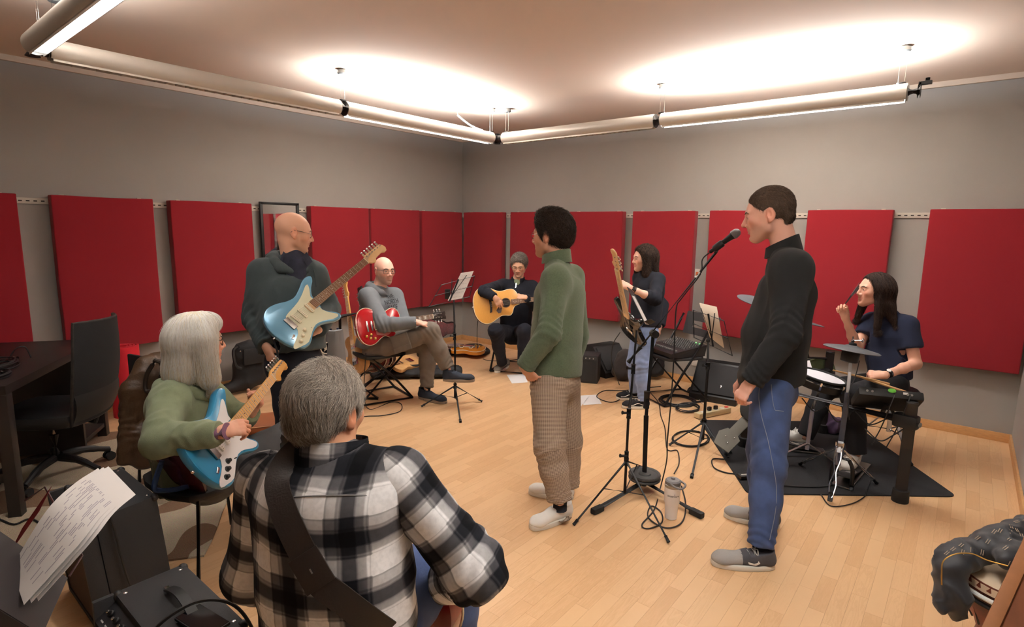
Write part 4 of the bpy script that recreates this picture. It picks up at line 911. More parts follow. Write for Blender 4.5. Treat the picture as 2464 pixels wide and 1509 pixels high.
# ---------- man in the green fleece (standing, turned away)
def person_green():
    q = lambda x, y, d: PD(x, y, d); f = lf(1330, -1, 0, .42)
    F_ = Fig('standing man in green fleece and brown checked trousers, seen from behind', (*FL(1330, 1228)[:2], 0), (212, 160, 134))
    J = joints(dict(nck=q(1340, 628, 3.28), shL=q(1338, 672, 3.10), shR=q(1376, 668, 3.46), cst=q(1347, 715, 3.28), pel=q(1336, 882, 3.28), elL=q(1322, 800, 3.0), wrL=q(1262, 884, 3.07), elR=q(1392, 805, 3.5), wrR=q(1372, 892, 3.45),
        hpL=q(1322, 922, 3.18), hpR=q(1352, 922, 3.37), knL=q(1322, 1072, 3.12), knR=q(1366, 1062, 3.40), anL=q(1348, 1206, 3.12), anR=q(1366, 1172, 3.44)))
    F_.trunk(J); hc = q(1326, 566, 3.28); F_.head(hc, lf(1326, -.93, -.05, .42), sc=1.06, neck=J['nck'], stubble=((150, 112, 90), .35), brow=None, eyes_down=True)
    g = short_hair(.024, (.070, .075), -.072, .008); g.ell((0, .02, .115), (.06, .06, .03), k=.03); g.ell((.0, -.07, .0), (.072, .05, .07), k=.03)
    for x in (-1, 1): g.ell((x*.082, -.004, -.020), (.022, .022, .034), k=.01, op=1)
    F_.hair(g, [(44, 34, 28), (58, 44, 36), (34, 27, 24)], 3200, .05, back_flow, lift=.012, jit=.5, r=.0012, steps=5)
    F_.glasses((60, 56, 50), round_=True)
    hw = J['wrL']; F_.hand(hw, lf(1270, .55, -.75, .25), lf(1270, -.55, -.25, -.8), 'L', ((.5, .35, .2), (.45, .35, .2), (.5, .35, .25), (.6, .4, .3)), (.9, .35, -.5), elbow=J['elL'], spread=.10)
    F_.finish()
    g = top_garment(J, f, q(1336, 902, 3.28), .018, (.066, .060, .056, .046), (.178, .172, .182), (.128, .122, .128), sh_r=.07)
    solid(g, .009, 'fleece_jacket', GREENF, F_.root, .0045, 13, 3, [(J['elL'], J['elL']-J['shL'], .10, .10, .006, .045), (J['wrL'], J['wrL']-J['elL'], .07, .09, .005, .03)])
    ring_collar('collar', F_.root, GREENF, J['nck']-np.array([0, 0, .012]), (J['nck']-J['cst'])+np.array([0, 0, .1]), f, .076, .070, .062, gap=.7, thick=.008)
    g = trousers(J, .016, .092, .070, .056, .168, .122, cuff=-.005); solid(g, .0085, 'checked_trousers', HOUND, F_.root, .004, 12, 5, [(J['knL'], J['anL']-J['knL'], .12, .12, .007, .06), (J['anL'], J['anL']-J['knL'], .10, .10, .008, .035), (J['anR'], J['anR']-J['knR'], .10, .10, .008, .035), (J['hpL'], J['knL']-J['hpL'], .1, .14, .006, .05)], uv=True)
    F_.shoe(FL(1374, 1240), FL(1276, 1276), upper=LEATHER, sole=GUM, lace=LACEW); F_.shoe(FL(1380, 1202), FL(1272, 1186), upper=LEATHER, sole=GUM, lace=LACEW)
    for a, k in (('anL', 'knL'), ('anR', 'knR')):
        MB().tube([J[a]-np.array([0, 0, -.03]), J[a]-np.array([0, 0, .05])], [.042, .040], 14).build('sock', SOCKM, F_.root)
person_green()

# ---------- singer
def person_singer():
    q = PD; f = lf(1860, -1, 0, .05); D = 2.93
    F_ = Fig('tall young man in black jacket and blue jeans singing into the microphone', (*FL(1815, 1318)[:2], 0), (224, 172, 152))
    J = joints(dict(nck=q(1888, 606, D), shL=q(1904, 648, D-.19), shR=q(1894, 642, D+.19), cst=q(1893, 705, D), pel=q(1858, 895, D), elL=q(1892, 805, D-.27), wrL=q(1806, 922, D-.23), elR=q(1868, 800, D+.26), wrR=q(1796, 900, D+.16),
        hpL=q(1855, 935, D-.10), hpR=q(1855, 935, D+.10), knL=q(1850, 1120, D-.16), knR=q(1836, 1085, D+.15), anL=q(1832, 1306, 2.74), anR=q(1832, 1222, 3.12)))
    F_.trunk(J); hc = q(1849, 516, D); F_.head(hc, lf(1849, -1, -.20, .03), sc=1.13, neck=J['nck'], nr=.050, brow=(70, 52, 40), stubble=((150, 116, 96), .25), noseL=1.04, jaw=.95)
    g = short_hair(.007, (.080, .078), -.072, .004); F_.hair(g, [(84, 68, 57), (102, 84, 71), (68, 55, 47)], 9000, .016, back_flow, lift=.004, jit=.45, r=.0006, steps=3, base_scale=.9)
    F_.hand(J['wrL'], lf(1790, -.55, -1, -.05), lf(1790, -.75, .2, -.65), 'L', ((.7, .9, .6), (.8, .9, .6), (.85, .9, .6), (.9, .9, .6)), (.55, .7, -.5), elbow=J['elL'], sc=1.0, spread=.02)
    F_.hand(J['wrR'], lf(1790, -.4, -1, .05), lf(1790, -.6, .2, .7), 'R', ((.6, .8, .5),), (.4, .8, -.3), elbow=J['elR'], spread=.02)
    F_.finish()
    g = top_garment(J, f, q(1852, 922, D), .016, (.070, .066, .060, .050), (.175, .172, .175), (.132, .142, .124), sh_r=.078, hemn=lf(1850, .12, -1, 0), belly=.015, armk=.11)
    g.cap(q(1800, 905, D-.1), q(1800, 905, D+.1), .03, .03, .05)
    solid(g, .0085, 'black_jacket', BLKJ, F_.root, .005, 11, 8, [(J['elL'], J['elL']-J['shL'], .10, .12, .006, .05), (J['wrL'], J['wrL']-J['elL'], .09, .10, .007, .035)])
    ring_collar('collar', F_.root, BLKJ, J['nck']-np.array([0, 0, .006])+f*.006, (J['nck']-J['cst'])+np.array([0, 0, .12])+f*.03, f, .086, .074, .070, gap=.5, thick=.007, drop=.02, back=1.08)
    g = trousers(J, .012, .094, .068, .052, .150, .125, waist=.03, cuff=.015); solid(g, .008, 'jeans', JEANS, F_.root, .004, 14, 15, [(J['knL'], J['anL']-J['knL'], .16, .12, .005, .10), (J['anL'], J['anL']-J['knL'], .10, .10, .006, .05)])
    ST = mat('denim_stitch', S(128, 134, 150), .8)
    def seam(pts): 
        P = [hit(g, x, y, 2.0, .003) for x, y in pts]; P = [p for p in P if p is not None and DEP(p) < 3.2]
        if len(P) > 2: MB().tube(spline(P, 3), .0016, 4).build('stitching', ST, F_.root)
    seam([(1828, 925), (1826, 960), (1832, 1000), (1848, 1060), (1860, 1120), (1868, 1170), (1866, 1230), (1852, 1300)]); seam([(1856, 925), (1858, 955), (1864, 985), (1872, 988), (1886, 990)])
    kw = dict(upper=MESHD, sole=GUM, lace=LACEG, swoosh=SWM, toe_mat=MESHG, w_=.050)
    F_.shoe(FL(1864, 1368), FL(1710, 1356), **kw); F_.shoe(FL(1876, 1272), FL(1741, 1240), **kw)
    for a in ('anL', 'anR'): F_ and MB().tube([J[a]+np.array([0, 0, .02]), J[a]-np.array([0, 0, .05])], [.040, .038], 14).build('sock', SOCKM, F_.root)
person_singer()

# ---------- bass player
def person_bass():
    q = PD; D = 5.22; f = lf(1553, -1, 0, -.35)
    F_ = Fig('woman in navy sweater and light jeans standing with the electric bass', (*FL(1530, 972)[:2], 0), (224, 178, 156))
    J = joints(dict(nck=q(1558, 655, D), shL=q(1584, 672, D-.12), shR=q(1540, 668, D+.14), cst=q(1560, 695, D), pel=q(1553, 780, D), elL=q(1574, 720, D-.30), wrL=q(1514, 692, D-.42), elR=q(1594, 735, D+.12), wrR=q(1588, 784, D+.02),
        hpL=q(1560, 798, D-.08), hpR=q(1543, 798, D+.10), knL=q(1543, 880, D-.10), knR=q(1524, 872, D+.12), anL=q(1548, 962, 5.13), anR=q(1528, 942, 5.38)))
    F_.trunk(J, .82); hc = q(1549, 622, D); F_.head(hc, lf(1549, -1, -.05, -.45), sc=.98, neck=J['nck'], nr=.042, fem=True, lips=(182, 96, 92), jaw=.92, brow=(50, 38, 32), h=.005)
    g = short_hair(.022, (.075, .080), -.20, .004); g = SDF(); g.ell((0, -.018, .034), (.096, .116, .100), k=.02); g.cut((0, .020, -.02), (0, .84, -.42), .2, .02)
    g.cap((0, -.07, .0), (0, -.085, -.15), .055, .045, .05, lat=(1, 0, 0), wa=.095, wb=.10); g.cap((.075, -.01, .03), (.095, .015, -.14), .038, .032, .04); g.cap((-.075, -.01, .03), (-.095, .015, -.14), .038, .032, .04)
    F_.hair(g, [(56, 42, 34), (78, 58, 46), (44, 33, 28)], 3600, .12, lambda P, gl: gl[None]+np.stack([P[:, 0]*3, -np.ones(len(P))*.1, 0*P[:, 0]], 1), lift=.016, jit=.3, r=.0019, steps=7, curl=.9, h=.008, free=.3)
    cr = ((1.1, 1.2, .7), (1.1, 1.2, .7), (1.0, 1.2, .7), (1.0, 1.1, .6))
    F_.hand(J['wrL'], lf(1500, -.9, .35, .25), lf(1500, .1, .5, -.85), 'L', cr, (.4, .6, -.7), sc=.92, elbow=J['elL'], cut=1.0, er=.034, h=.004)
    F_.hand(J['wrR'], lf(1588, -.1, -1, 0), lf(1588, .9, 0, -.3), 'R', ((.3, .4, .3),), sc=.92, elbow=J['elR'], h=.004); F_.finish()
    g = top_garment(J, f, q(1553, 786, D), .016, (.056, .052, .050, .042), (.155, .145, .160), (.108, .108, .115), slv=(.68, 1.0), sh_r=.06)
    solid(g, .010, 'navy_sweater', NAVYC, F_.root, .005, 14, 21, [(J['elL'], J['wrL']-J['elL'], .1, .09, .006, .04)])
    g = trousers(J, .006, .082, .056, .042, .150, .110, waist=.05, cuff=.01); solid(g, .0095, 'light_jeans', LJEANS, F_.root, .004, 16, 23, [(J['knL'], J['anL']-J['knL'], .1, .1, .006, .05), (J['anL'], J['anL']-J['knL'], .1, .1, .006, .03)])
    kw = dict(upper=BLKS, sole=GUM, lace=LACEW, stripe=SWM); F_.shoe(FL(1562, 983), FL(1496, 981), **kw); F_.shoe(FL(1540, 962), FL(1482, 960), **kw)
    wr = J['wrL']+(J['elL']-J['wrL'])*.16; d = unit(J['elL']-J['wrL']); MB().tube([wr-d*.010, wr+d*.010], .031, 16).build('watch_strap', BLACKP, F_.root); MB().box(wr+lf(1510, 0, .35, -.9)*.030, (.03, .03, .012), basis(*frame(lf(1510, 0, .35, -.9), d)[:3]), bev=.004).build('watch', BLACK, F_.root)
person_bass()

def hood(F_, m, nck, fwd, r=.085, t=.030, drop=.05, h=.009):
    f = unit([fwd[0], fwd[1], 0]); x = np.array([-f[1], f[0], 0]); z = np.array([0, 0, 1.]); n = np.asarray(nck, float); g = SDF()
    P = lambda a, dz, rr: n+f*math.cos(a)*rr+x*math.sin(a)*rr*1.05+z*dz
    pts = [P(a, .030*(-math.cos(a))-.030*(math.cos(a) > 0)*math.cos(a)-.015, r) for a in np.linspace(.45, 2*math.pi-.45, 11)]
    g.chain(pts, [t*.6]+[t*.9]*2+[t*1.15]*5+[t*.9]*2+[t*.6], .03); g.ell(n-f*(r+.045)-z*(.055+drop*.5), (.075, .045, .085), basis(x, -f, z), k=.05); g.ell(n-f*(r*.62)+z*.025, (.05, .04, .05), basis(x, -f, z), k=.02, op=1)
    solid(g, h, 'hood', m, F_.root, .003, 20, 4)

# ---------- bald man with the light blue guitar
def person_bald():
    q = PD; D = 3.55; f = lf(700, .45, 0, -.9)
    F_ = Fig('bald man with glasses in dark hooded jacket standing with the light blue guitar', (*q(708, 900, 3.56)[:2], 0), (220, 170, 144))
    J = joints(dict(nck=q(703, 618, D), shR=q(628, 652, D-.06), shL=q(758, 658, D+.10), cst=q(692, 705, D), pel=q(706, 850, D), elR=q(613, 765, D-.02), wrR=q(640, 834, D-.16), elL=q(792, 745, D+.14), wrL=q(764, 792, D-.10), hpR=q(684, 875, D-.05), hpL=q(732, 875, D+.04)))
    for S_ in 'LR':
        h_ = J['hp'+S_]; s_ = f*.02; J['kn'+S_] = np.array([h_[0], h_[1], .50])+s_*1.5; J['an'+S_] = np.array([h_[0], h_[1], .09])
    F_.trunk(J); hc = q(708, 559, D-.02); F_.head(hc, lf(708, .93, -.16, .12), sc=1.03, neck=J['nck'], nr=.050, stubble=((160, 126, 110), .3), brow=(110, 84, 64), noseL=1.03)
    F_.glasses((44, 36, 32)); F_.hand(J['wrR'], lf(640, .35, -1, -.25), lf(640, -.8, -.2, -.6), 'R', ((.8, 1.1, .7), (.85, 1.1, .7), (.9, 1.1, .7), (.95, 1.0, .7)), (.3, .75, -.65), elbow=J['elR'], spread=.02)
    F_.hand(J['wrL'], lf(772, -.9, -.3, .1), lf(772, .1, .3, -.9), 'L', ((.5, .7, .4),), elbow=J['elL']); F_.finish()
    g = top_garment(J, f, q(706, 846, D), .020, (.068, .064, .060, .050), (.180, .180, .180), (.125, .135, .125), sh_r=.068, belly=.02)
    # front opening of the jacket
    solid(g, .0085, 'hooded_jacket', DGREEN, F_.root, .006, 13, 31, [(J['elR'], J['wrR']-J['elR'], .13, .12, .008, .045), (J['wrR'], J['wrR']-J['elR'], .08, .10, .007, .03)])
    hood(F_, DGREEN, J['nck']-np.array([0, 0, .018])-f*.015, f, .105, .034, .07)
    CHK = mat('dark_plaid_shirt', S(34, 36, 52), .9, var=.5, vscale=16)
    g = SDF(); n = J['nck']; g.cap(n+f*.02-np.array([0, 0, .03]), J['cst']+f*.105-np.array([0, 0, .13]), .070, .062, .03, lat=J['shL']-J['shR'], wa=.085, wb=.045); g.cap(n-np.array([0, 0, .03]), n+np.array([0, 0, .02]), .062, .060, .02)
    solid(g, .008, 'checked_shirt', CHK, F_.root, .003, 18, 2)
    for x in (-1, 1):
        c = unit(J['shL']-J['shR']); a = n+c*x*.022+f*.078+np.array([0, 0, .006]); MB().add([a+c*x*.046+np.array([0, 0, .030])-f*.035, a+c*x*.002-np.array([0, 0, .004]), a+c*x*.024-np.array([0, 0, .062])+f*.012, a+c*x*.074-np.array([0, 0, .026])-f*.022], [(0, 1, 2, 3)]).build('shirt_collar', CHK, F_.root, 0)
    for x, L_ in ((-1, .16), (1, .12)):
        c = unit(J['shL']-J['shR']); a = n+c*x*.085+f*.085-np.array([0, 0, .06]); MB().tube(spline([a, a-np.array([0, 0, L_*.5])+f*.022, a-np.array([0, 0, L_])+f*.03], 5), .004, 6).build('drawstring', DGREEN, F_.root)
    g = trousers(J, .016, .092, .070, .058, .170, .125, cuff=.02); solid(g, .0095, 'dark_trousers', DKNAVY, F_.root, .004, 12, 33)
    kw = dict(upper=BLKS, sole=RUBBER, lace=LACEG)
    for S_ in 'LR': a = J['an'+S_]; F_.shoe((a[0]-f[0]*.06, a[1]-f[1]*.06, 0), (a[0]+f[0]*.22, a[1]+f[1]*.22, 0), **kw)
person_bald()

# ---------- seated man in the grey hoodie
def person_hoodie():
    q = PD; D = 5.3; f = lf(915, .92, 0, -.40)
    F_ = Fig('seated man in grey hoodie with legs crossed and a red guitar on his lap', (*FL(930, 950)[:2], 0), (226, 178, 156))
    J = joints(dict(nck=q(914, 692, D), shR=q(884, 712, D-.16), shL=q(950, 712, D+.15), cst=q(910, 742, D), pel=q(898, 832, D), elR=q(922, 782, D-.30), wrR=q(1002, 775, D-.28), elL=q(972, 775, D+.02), wrL=q(985, 790, D-.16),
        hpR=q(900, 842, D-.10), hpL=q(908, 840, D+.12), knR=q(1036, 798, D-.22), anR=q(1078, 888, D-.20), knL=q(1028, 822, D+.0), anL=q(1027, 935, 5.30)))
    F_.trunk(J); hc = q(925, 651, D-.03); F_.head(hc, lf(925, .48, -.03, -.92), sc=1.06, neck=J['nck'], nr=.052, stubble=((160, 136, 124), .5), brow=(90, 70, 58), h=.0046)
    F_.glasses((34, 30, 32), rr=.002)
    F_.hand(J['wrR'], lf(1010, 1, -.25, -.1), lf(1010, .25, .9, -.3), 'R', ((.25, .35, .2), (.25, .35, .2), (.3, .35, .2), (.35, .4, .2)), (.5, .8, -.3), elbow=J['elR'], spread=.05)
    F_.hand(J['wrL'], lf(985, .5, -.5, -.4), lf(985, 0, .8, -.4), 'L', ((.4, .5, .3),), elbow=J['elL']); F_.finish()
    g = top_garment(J, f, q(898, 838, D), .020, (.066, .062, .058, .046), (.172, .172, .176), (.122, .128, .122), sh_r=.068, belly=.015)
    solid(g, .0095, 'grey_hoodie', GREYH, F_.root, .006, 13, 41, [(J['elR'], J['wrR']-J['elR'], .12, .1, .007, .045)])
    hood(F_, GREYH, J['nck']+np.array([0, 0, .004]), f, .090, .032, .06)
    global HOODIE; HOODIE = (F_, g)
    g = trousers(J, .016, .090, .068, .054, .168, .122, cuff=-.01); solid(g, .009, 'cargo_trousers', TAUPE, F_.root, .006, 13, 43, [(J['knR'], J['knR']-J['hpR'], .12, .12, .007, .06), (J['anL'], J['anL']-J['knL'], .16, .1, .007, .05), (J['anR'], J['anR']-J['knR'], .16, .1, .007, .05)])
    m = J['hpR']*.45+J['knR']*.55; d = unit(J['knR']-J['hpR']); s_ = unit(lf(1000, .1, .15, -1)); s_ = unit(s_-d*(s_@d)); MB().box(m+s_*.100, (.17, .030, .15), basis(d, s_, np.cross(d, s_)), bev=.014).build('cargo_pocket', TAUPE, F_.root); MB().box(m+s_*.112+np.cross(s_, d)*-.06, (.175, .020, .05), basis(d, s_, np.cross(d, s_)), bev=.008).build('pocket_flap', TAUPE, F_.root)
    kw = dict(upper=SNAVY, sole=SOLEG, lace=mat('dark_laces', S(40, 44, 52), .8), top_=.10)
    F_.shoe(FL(1008, 958), FL(1074, 972), **kw); hl = q(1066, 917, D-.19); F_.shoe(hl, hl+unit(lf(1100, .95, .05, -.28))*.30, upv=lf(1100, -.05, 1, 0), **kw)
    MB().tube([J['anL']+np.array([0, 0, .03]), J['anL']-np.array([0, 0, .06])], [.042, .042], 14).build('sock', SOCKM, F_.root); MB().tube([J['anR']+(J['knR']-J['anR'])*.08, J['anR']+(J['anR']-J['knR'])*.14], [.044, .042], 14).build('sock', SOCKM, F_.root)
person_hoodie()

# ---------- acoustic guitarist
def person_acoustic():
    q = PD; D = 6.45; f = lf(1240, -.25, 0, -1)
    F_ = Fig('seated grey-haired man in navy pullover playing the acoustic guitar', (*FL(1225, 885)[:2], 0), (216, 168, 138))
    J = joints(dict(nck=q(1246, 674, D), shR=q(1208, 686, D), shL=q(1282, 690, D), cst=q(1244, 715, D), pel=q(1240, 798, D+.05), elR=q(1164, 700, D-.44), wrR=q(1190, 716, D-.53), elL=q(1296, 745, D-.15), wrL=q(1264, 716, D-.36),
        hpR=q(1226, 804, D), hpL=q(1252, 804, D), knR=q(1192, 796, D-.42), knL=q(1262, 796, D-.40), anR=q(1208, 872, D-.10), anL=q(1258, 872, D-.25)))
    F_.trunk(J, .85); hc = q(1249, 639, D-.06); F_.head(hc, lf(1249, -.18, -.32, -1), sc=1.02, neck=J['nck'], nr=.05, brow=(110, 100, 92), h=.005, stubble=((180, 150, 134), .4))
    g = short_hair(.018, (.078, .075), -.06, .006); F_.hair(g, [(128, 120, 112), (150, 142, 134), (98, 90, 84)], 2600, .05, back_flow, lift=.018, jit=.6, r=.0016, steps=5)
    F_.glasses((120, 100, 70), rr=.0012); cr = ((.45, .5, .3),)
    F_.hand(J['wrR'], lf(1195, .55, -.75, .1), lf(1195, .15, .35, -.9), 'R', cr, (.5, .8, -.4), elbow=J['elR'], h=.004)
    F_.hand(J['wrL'], lf(1250, -.95, .1, .1), lf(1250, .1, .75, -.6), 'L', ((.8, .8, .4),), (.3, .7, -.6), elbow=J['elL'], h=.004); F_.finish()
    g = top_garment(J, f, q(1238, 806, D), .016, (.060, .056, .054, .042), (.165, .160, .168), (.118, .120, .118), sh_r=.064)
    solid(g, .0105, 'navy_pullover', NAVYC, F_.root, .005, 14, 51, [(J['elR'], J['wrR']-J['elR'], .1, .09, .006, .04)])
    ring_collar('collar', F_.root, NAVYC, J['nck']-np.array([0, 0, .025]), np.array([0, 0, 1.])-f*.1, f, .074, .072, .055, gap=1.2, thick=.006)
    MB().tube([J['nck']+f*.07-np.array([0, 0, .03]), J['cst']+f*.135-np.array([0, 0, -.02])], .005, 6).build('zip', CHROME, F_.root)
    MB().ball(J['nck']+f*.045-np.array([0, 0, .035]), (.045, .030, .055), 14, 10, R=basis(np.cross(f, [0, 0, 1]), f, np.array([0, 0, 1.]))).build('tee_neck', SAGE, F_.root)
    g = trousers(J, .012, .088, .066, .050, .160, .118, cuff=.015); solid(g, .0105, 'navy_trousers', DKNAVY, F_.root, .005, 13, 53, [(J['knR'], J['knR']-J['anR'], .1, .1, .006, .05)])
    kw = dict(upper=SUEDE, sole=GUM, lace=LACEG, stripe=SNAVY); F_.shoe(FL(1222, 882), FL(1193, 898), **kw); F_.shoe(FL(1262, 884), FL(1268, 900), **kw)
person_acoustic()

# ---------- drummer
def person_drummer():
    q = PD; D = 4.15; f = lf(2110, -1, 0, -.25)
    F_ = Fig('young woman in navy t-shirt with long dark hair sitting at the electronic drums', (*FL(2130, 1090)[:2], 0), (214, 162, 138))
    J = joints(dict(nck=q(2130, 748, D), shL=q(2184, 782, D-.14), shR=q(2094, 772, D+.15), cst=q(2136, 812, D), pel=q(2142, 905, D), elL=q(2203, 876, D-.20), wrL=q(2128, 903, D-.34), elR=q(2062, 838, D+.06), wrR=q(2034, 764, D-.06),
        hpL=q(2150, 925, D-.10), hpR=q(2132, 922, D+.12), knL=q(2052, 950, D-.28), knR=q(1985, 935, D+.16), anL=q(2062, 1092, 3.86), anR=q(1936, 1052, 4.24)))
    F_.trunk(J, .82); hc = q(2103, 698, D-.02); F_.head(hc, lf(2103, -1, .04, -.55), sc=1.03, neck=J['nck'], nr=.043, fem=True, jaw=.92, lips=(176, 100, 92), brow=(44, 32, 28), nose=.9)
    g = SDF(); g.ell((0, -.020, .034), (.088, .112, .096), k=.02); g.cut((0, .030, -.01), (0, .80, -.30), .2, .02); g.ell((0, .085, -.02), (.052, .05, .085), k=.02, op=1)
    g.cap((0, -.075, .0), (0, -.12, -.24), .050, .022, .05, lat=(1, 0, 0), wa=.085, wb=.08); g.cap((.072, -.012, .02), (.105, .03, -.21), .034, .014, .04); g.cap((-.072, -.015, .02), (-.100, .0, -.25), .036, .014, .04); g.cap((-.09, -.06, -.1), (-.13, -.10, -.21), .035, .012, .04)
    F_.hair(g, [(52, 38, 32), (72, 52, 42), (40, 30, 27)], 6000, .20, lambda P, gl: gl[None]+np.stack([P[:, 0]*3, -np.ones(len(P))*.15, 0*P[:, 0]], 1), lift=.012, jit=.16, r=.0012, steps=10, curl=.35, h=.007, free=.12)
    fist = ((1.2, 1.5, .8), (1.25, 1.5, .8), (1.3, 1.5, .8), (1.3, 1.5, .8))
    F_.hand(J['wrR'], lf(2030, -.35, .95, -.1), lf(2030, .3, .1, .9), 'R', ((.9, 1.2, .6), (1.0, 1.3, .7), (1.1, 1.4, .7), (1.2, 1.4, .7)), (.5, .7, -.6), sc=.92, elbow=J['elR'], cut=1.0, er=.035)
    F_.hand(J['wrL'], lf(2100, -1, -.12, -.05), lf(2100, -.1, .75, -.65), 'L', fist, (.5, .8, -.5), sc=.95, elbow=J['elL'], cut=1.0, er=.036)
    for S_ in 'LR': a = J['sh'+S_]; F_.limb([a+(J['el'+S_]-a)*.3, J['el'+S_], J['el'+S_]+(J['wr'+S_]-J['el'+S_])*.3], [.043, .037, .036])
    F_.finish()
    # a lock of hair pulled forward by her right hand
    hb = hc+F_.hR@(np.array([.06, .075, .01])*1.03); he = J['wrR']+unit(lf(2030, -.25, .95, -.2))*.085; m = MB()
    rg = random.Random(4)
    for i in range(40):
        j = np.array([rg.gauss(0, .006) for _ in range(3)]); m.tube([hb+j*1.6, hb*.5+he*.5+j*.6+np.array([0, 0, .006]), he+j*.15], [.0016, .0013, .0008], 4)
    m.build('hair_lock', mat('dark_hair_lock', S(46, 34, 30), .5), F_.root)
    g = top_garment(J, f, q(2143, 912, D), .012, (.060, .056, .05, .04), (.152, .145, .158), (.108, .112, .112), slv=(.30, .28), sh_r=.060)
    solid(g, .0085, 'navy_tshirt', TEEM, F_.root, .006, 13, 61); g = trousers(J, .010, .084, .064, .054, .155, .112, cuff=.0); solid(g, .009, 'black_trousers', BLKT, F_.root, .005, 12, 63)
    kw = dict(upper=LEATHER, sole=GUM, lace=LACEW); z = np.array([0, 0, .06]); F_.shoe(FL(2064, 1112)+z, FL(2026, 1150)+z*.6, **kw); F_.shoe(FL(1950, 1078)+z, FL(1888, 1072)+z*.5, **kw)
    d = unit(J['elL']-J['wrL']); w_ = J['wrL']+d*.045; MB().tube([w_-d*.008, w_+d*.008], .030, 16).build('watch_strap', BLACKP, F_.root); MB().cyl(w_+lf(2120, 0, .8, -.5)*.026, w_+lf(2120, 0, .8, -.5)*.034, .014, seg=16).build('watch', CHROME, F_.root); MB().tube([w_-d*.024, w_-d*.018], .029, 14).build('wristband', BLACKC, F_.root)
person_drummer()

# ---------- white-haired woman with the blue guitar
def person_white():
    q = PD; D = 2.65; f = lf(480, .88, 0, .48)
    F_ = Fig('white-haired woman in sage green hoodie sitting with the bright blue guitar', (*q(520, 1200, 2.75)[:2], 0), (214, 160, 134))
    J = joints(dict(nck=q(452, 905, D), shR=q(408, 960, D-.14), shL=q(488, 938, D+.18), cst=q(446, 1000, D), pel=q(470, 1150, D+.02), elR=q(388, 1062, D-.34), wrR=q(532, 1040, D-.36), elL=q(572, 1010, D+.30), wrL=q(606, 992, D+.22),
        hpR=q(492, 1158, D-.02), hpL=q(520, 1142, D+.18), knR=q(680, 1060, D+.38), knL=q(704, 1040, D+.56)))
    for S_ in 'LR': k = J['kn'+S_]; J['an'+S_] = np.array([k[0]+f[0]*.02, k[1]+f[1]*.02, .09])
    F_.trunk(J, .85); hc = q(474, 822, D); F_.head(hc, lf(474, .97, -.02, .20), sc=1.06, neck=J['nck'], nr=.046, brow=(150, 130, 110), lips=(180, 116, 104), fem=True)
    g = SDF(); g.ell((0, -.012, .036), (.097, .116, .100), k=.02); g.cut((0, .055, .0), (0, .93, -.16), .2, .02); g.ell((0, .05, .085), (.060, .050, .040), k=.03)
    g.cap((0, -.06, .0), (0, -.075, -.13), .062, .060, .05, lat=(1, 0, 0), wa=.095, wb=.112); g.cap((.078, .010, .02), (.096, .02, -.15), .042, .040, .04); g.cap((-.078, .010, .02), (-.096, .02, -.15), .042, .040, .04)
    g.ell((0, .10, -.05), (.05, .05, .10), k=.02, op=1)
    F_.hair(g, [(240, 230, 208), (247, 243, 234), (226, 204, 170), (250, 248, 242)], 9000, .20, lambda P, gl: gl[None]+np.stack([P[:, 0]*4, P[:, 1]*1.5, 0*P[:, 0]], 1)*np.where(P[:, 2] > .06, 1.4, .25)[:, None], lift=.012, jit=.08, r=.0010, steps=10, curl=.05, h=.006, base_scale=.95, free=.3, ctop=(254, 252, 248))
    F_.glasses((40, 36, 38), w_=.023, hh=.019, rr=.0022)
    F_.hand(J['wrR'], lf(560, 1, .02, .3), lf(560, -.1, .75, -.6), 'R', ((.5, .9, .6), (.65, 1.0, .6), (.8, 1.0, .6), (.9, 1.0, .6)), (.5, .85, -.2), elbow=J['elR'], sc=.98, spread=.04)
    F_.hand(J['wrL'], lf(620, .45, .75, -.2), lf(620, .8, -.25, .4), 'L', ((.9, 1.0, .5), (.9, 1.0, .6), (.95, 1.0, .6), (1.0, 1.0, .6)), (.4, .8, -.5), elbow=J['elL'], sc=.98); F_.finish()
    g = top_garment(J, f, q(474, 1168, D), .020, (.064, .064, .060, .046), (.165, .162, .160), (.125, .128, .118), sh_r=.060)
    solid(g, .008, 'sage_hoodie', SAGE, F_.root, .010, 17, 71)
    hood(F_, SAGE, J['nck']-np.array([0, 0, .05])-f*.015, f, .088, .032, .06, .008)
    d = unit(J['wrR']-J['elR']); MB().tube([J['wrR']-d*.012, J['wrR']+d*.026], [.041, .036], 18).build('cuff', clothm('mauve_knit', (116, 78, 104), bump=.5, bscale=300), F_.root)
    g = trousers(J, .012, .092, .070, .055, .165, .118, cuff=.02); solid(g, .0085, 'charcoal_trousers', CHARC, F_.root, .004, 12, 73)
    for S_ in 'LR': a = J['an'+S_]; F_.shoe((a[0]-f[0]*.06, a[1]-f[1]*.06, 0), (a[0]+f[0]*.19, a[1]+f[1]*.19, 0), upper=BLKS, sole=RUBBER, lace=LACEG)
    NV = mat('blue_nail', S(60, 84, 130), .3)
person_white()

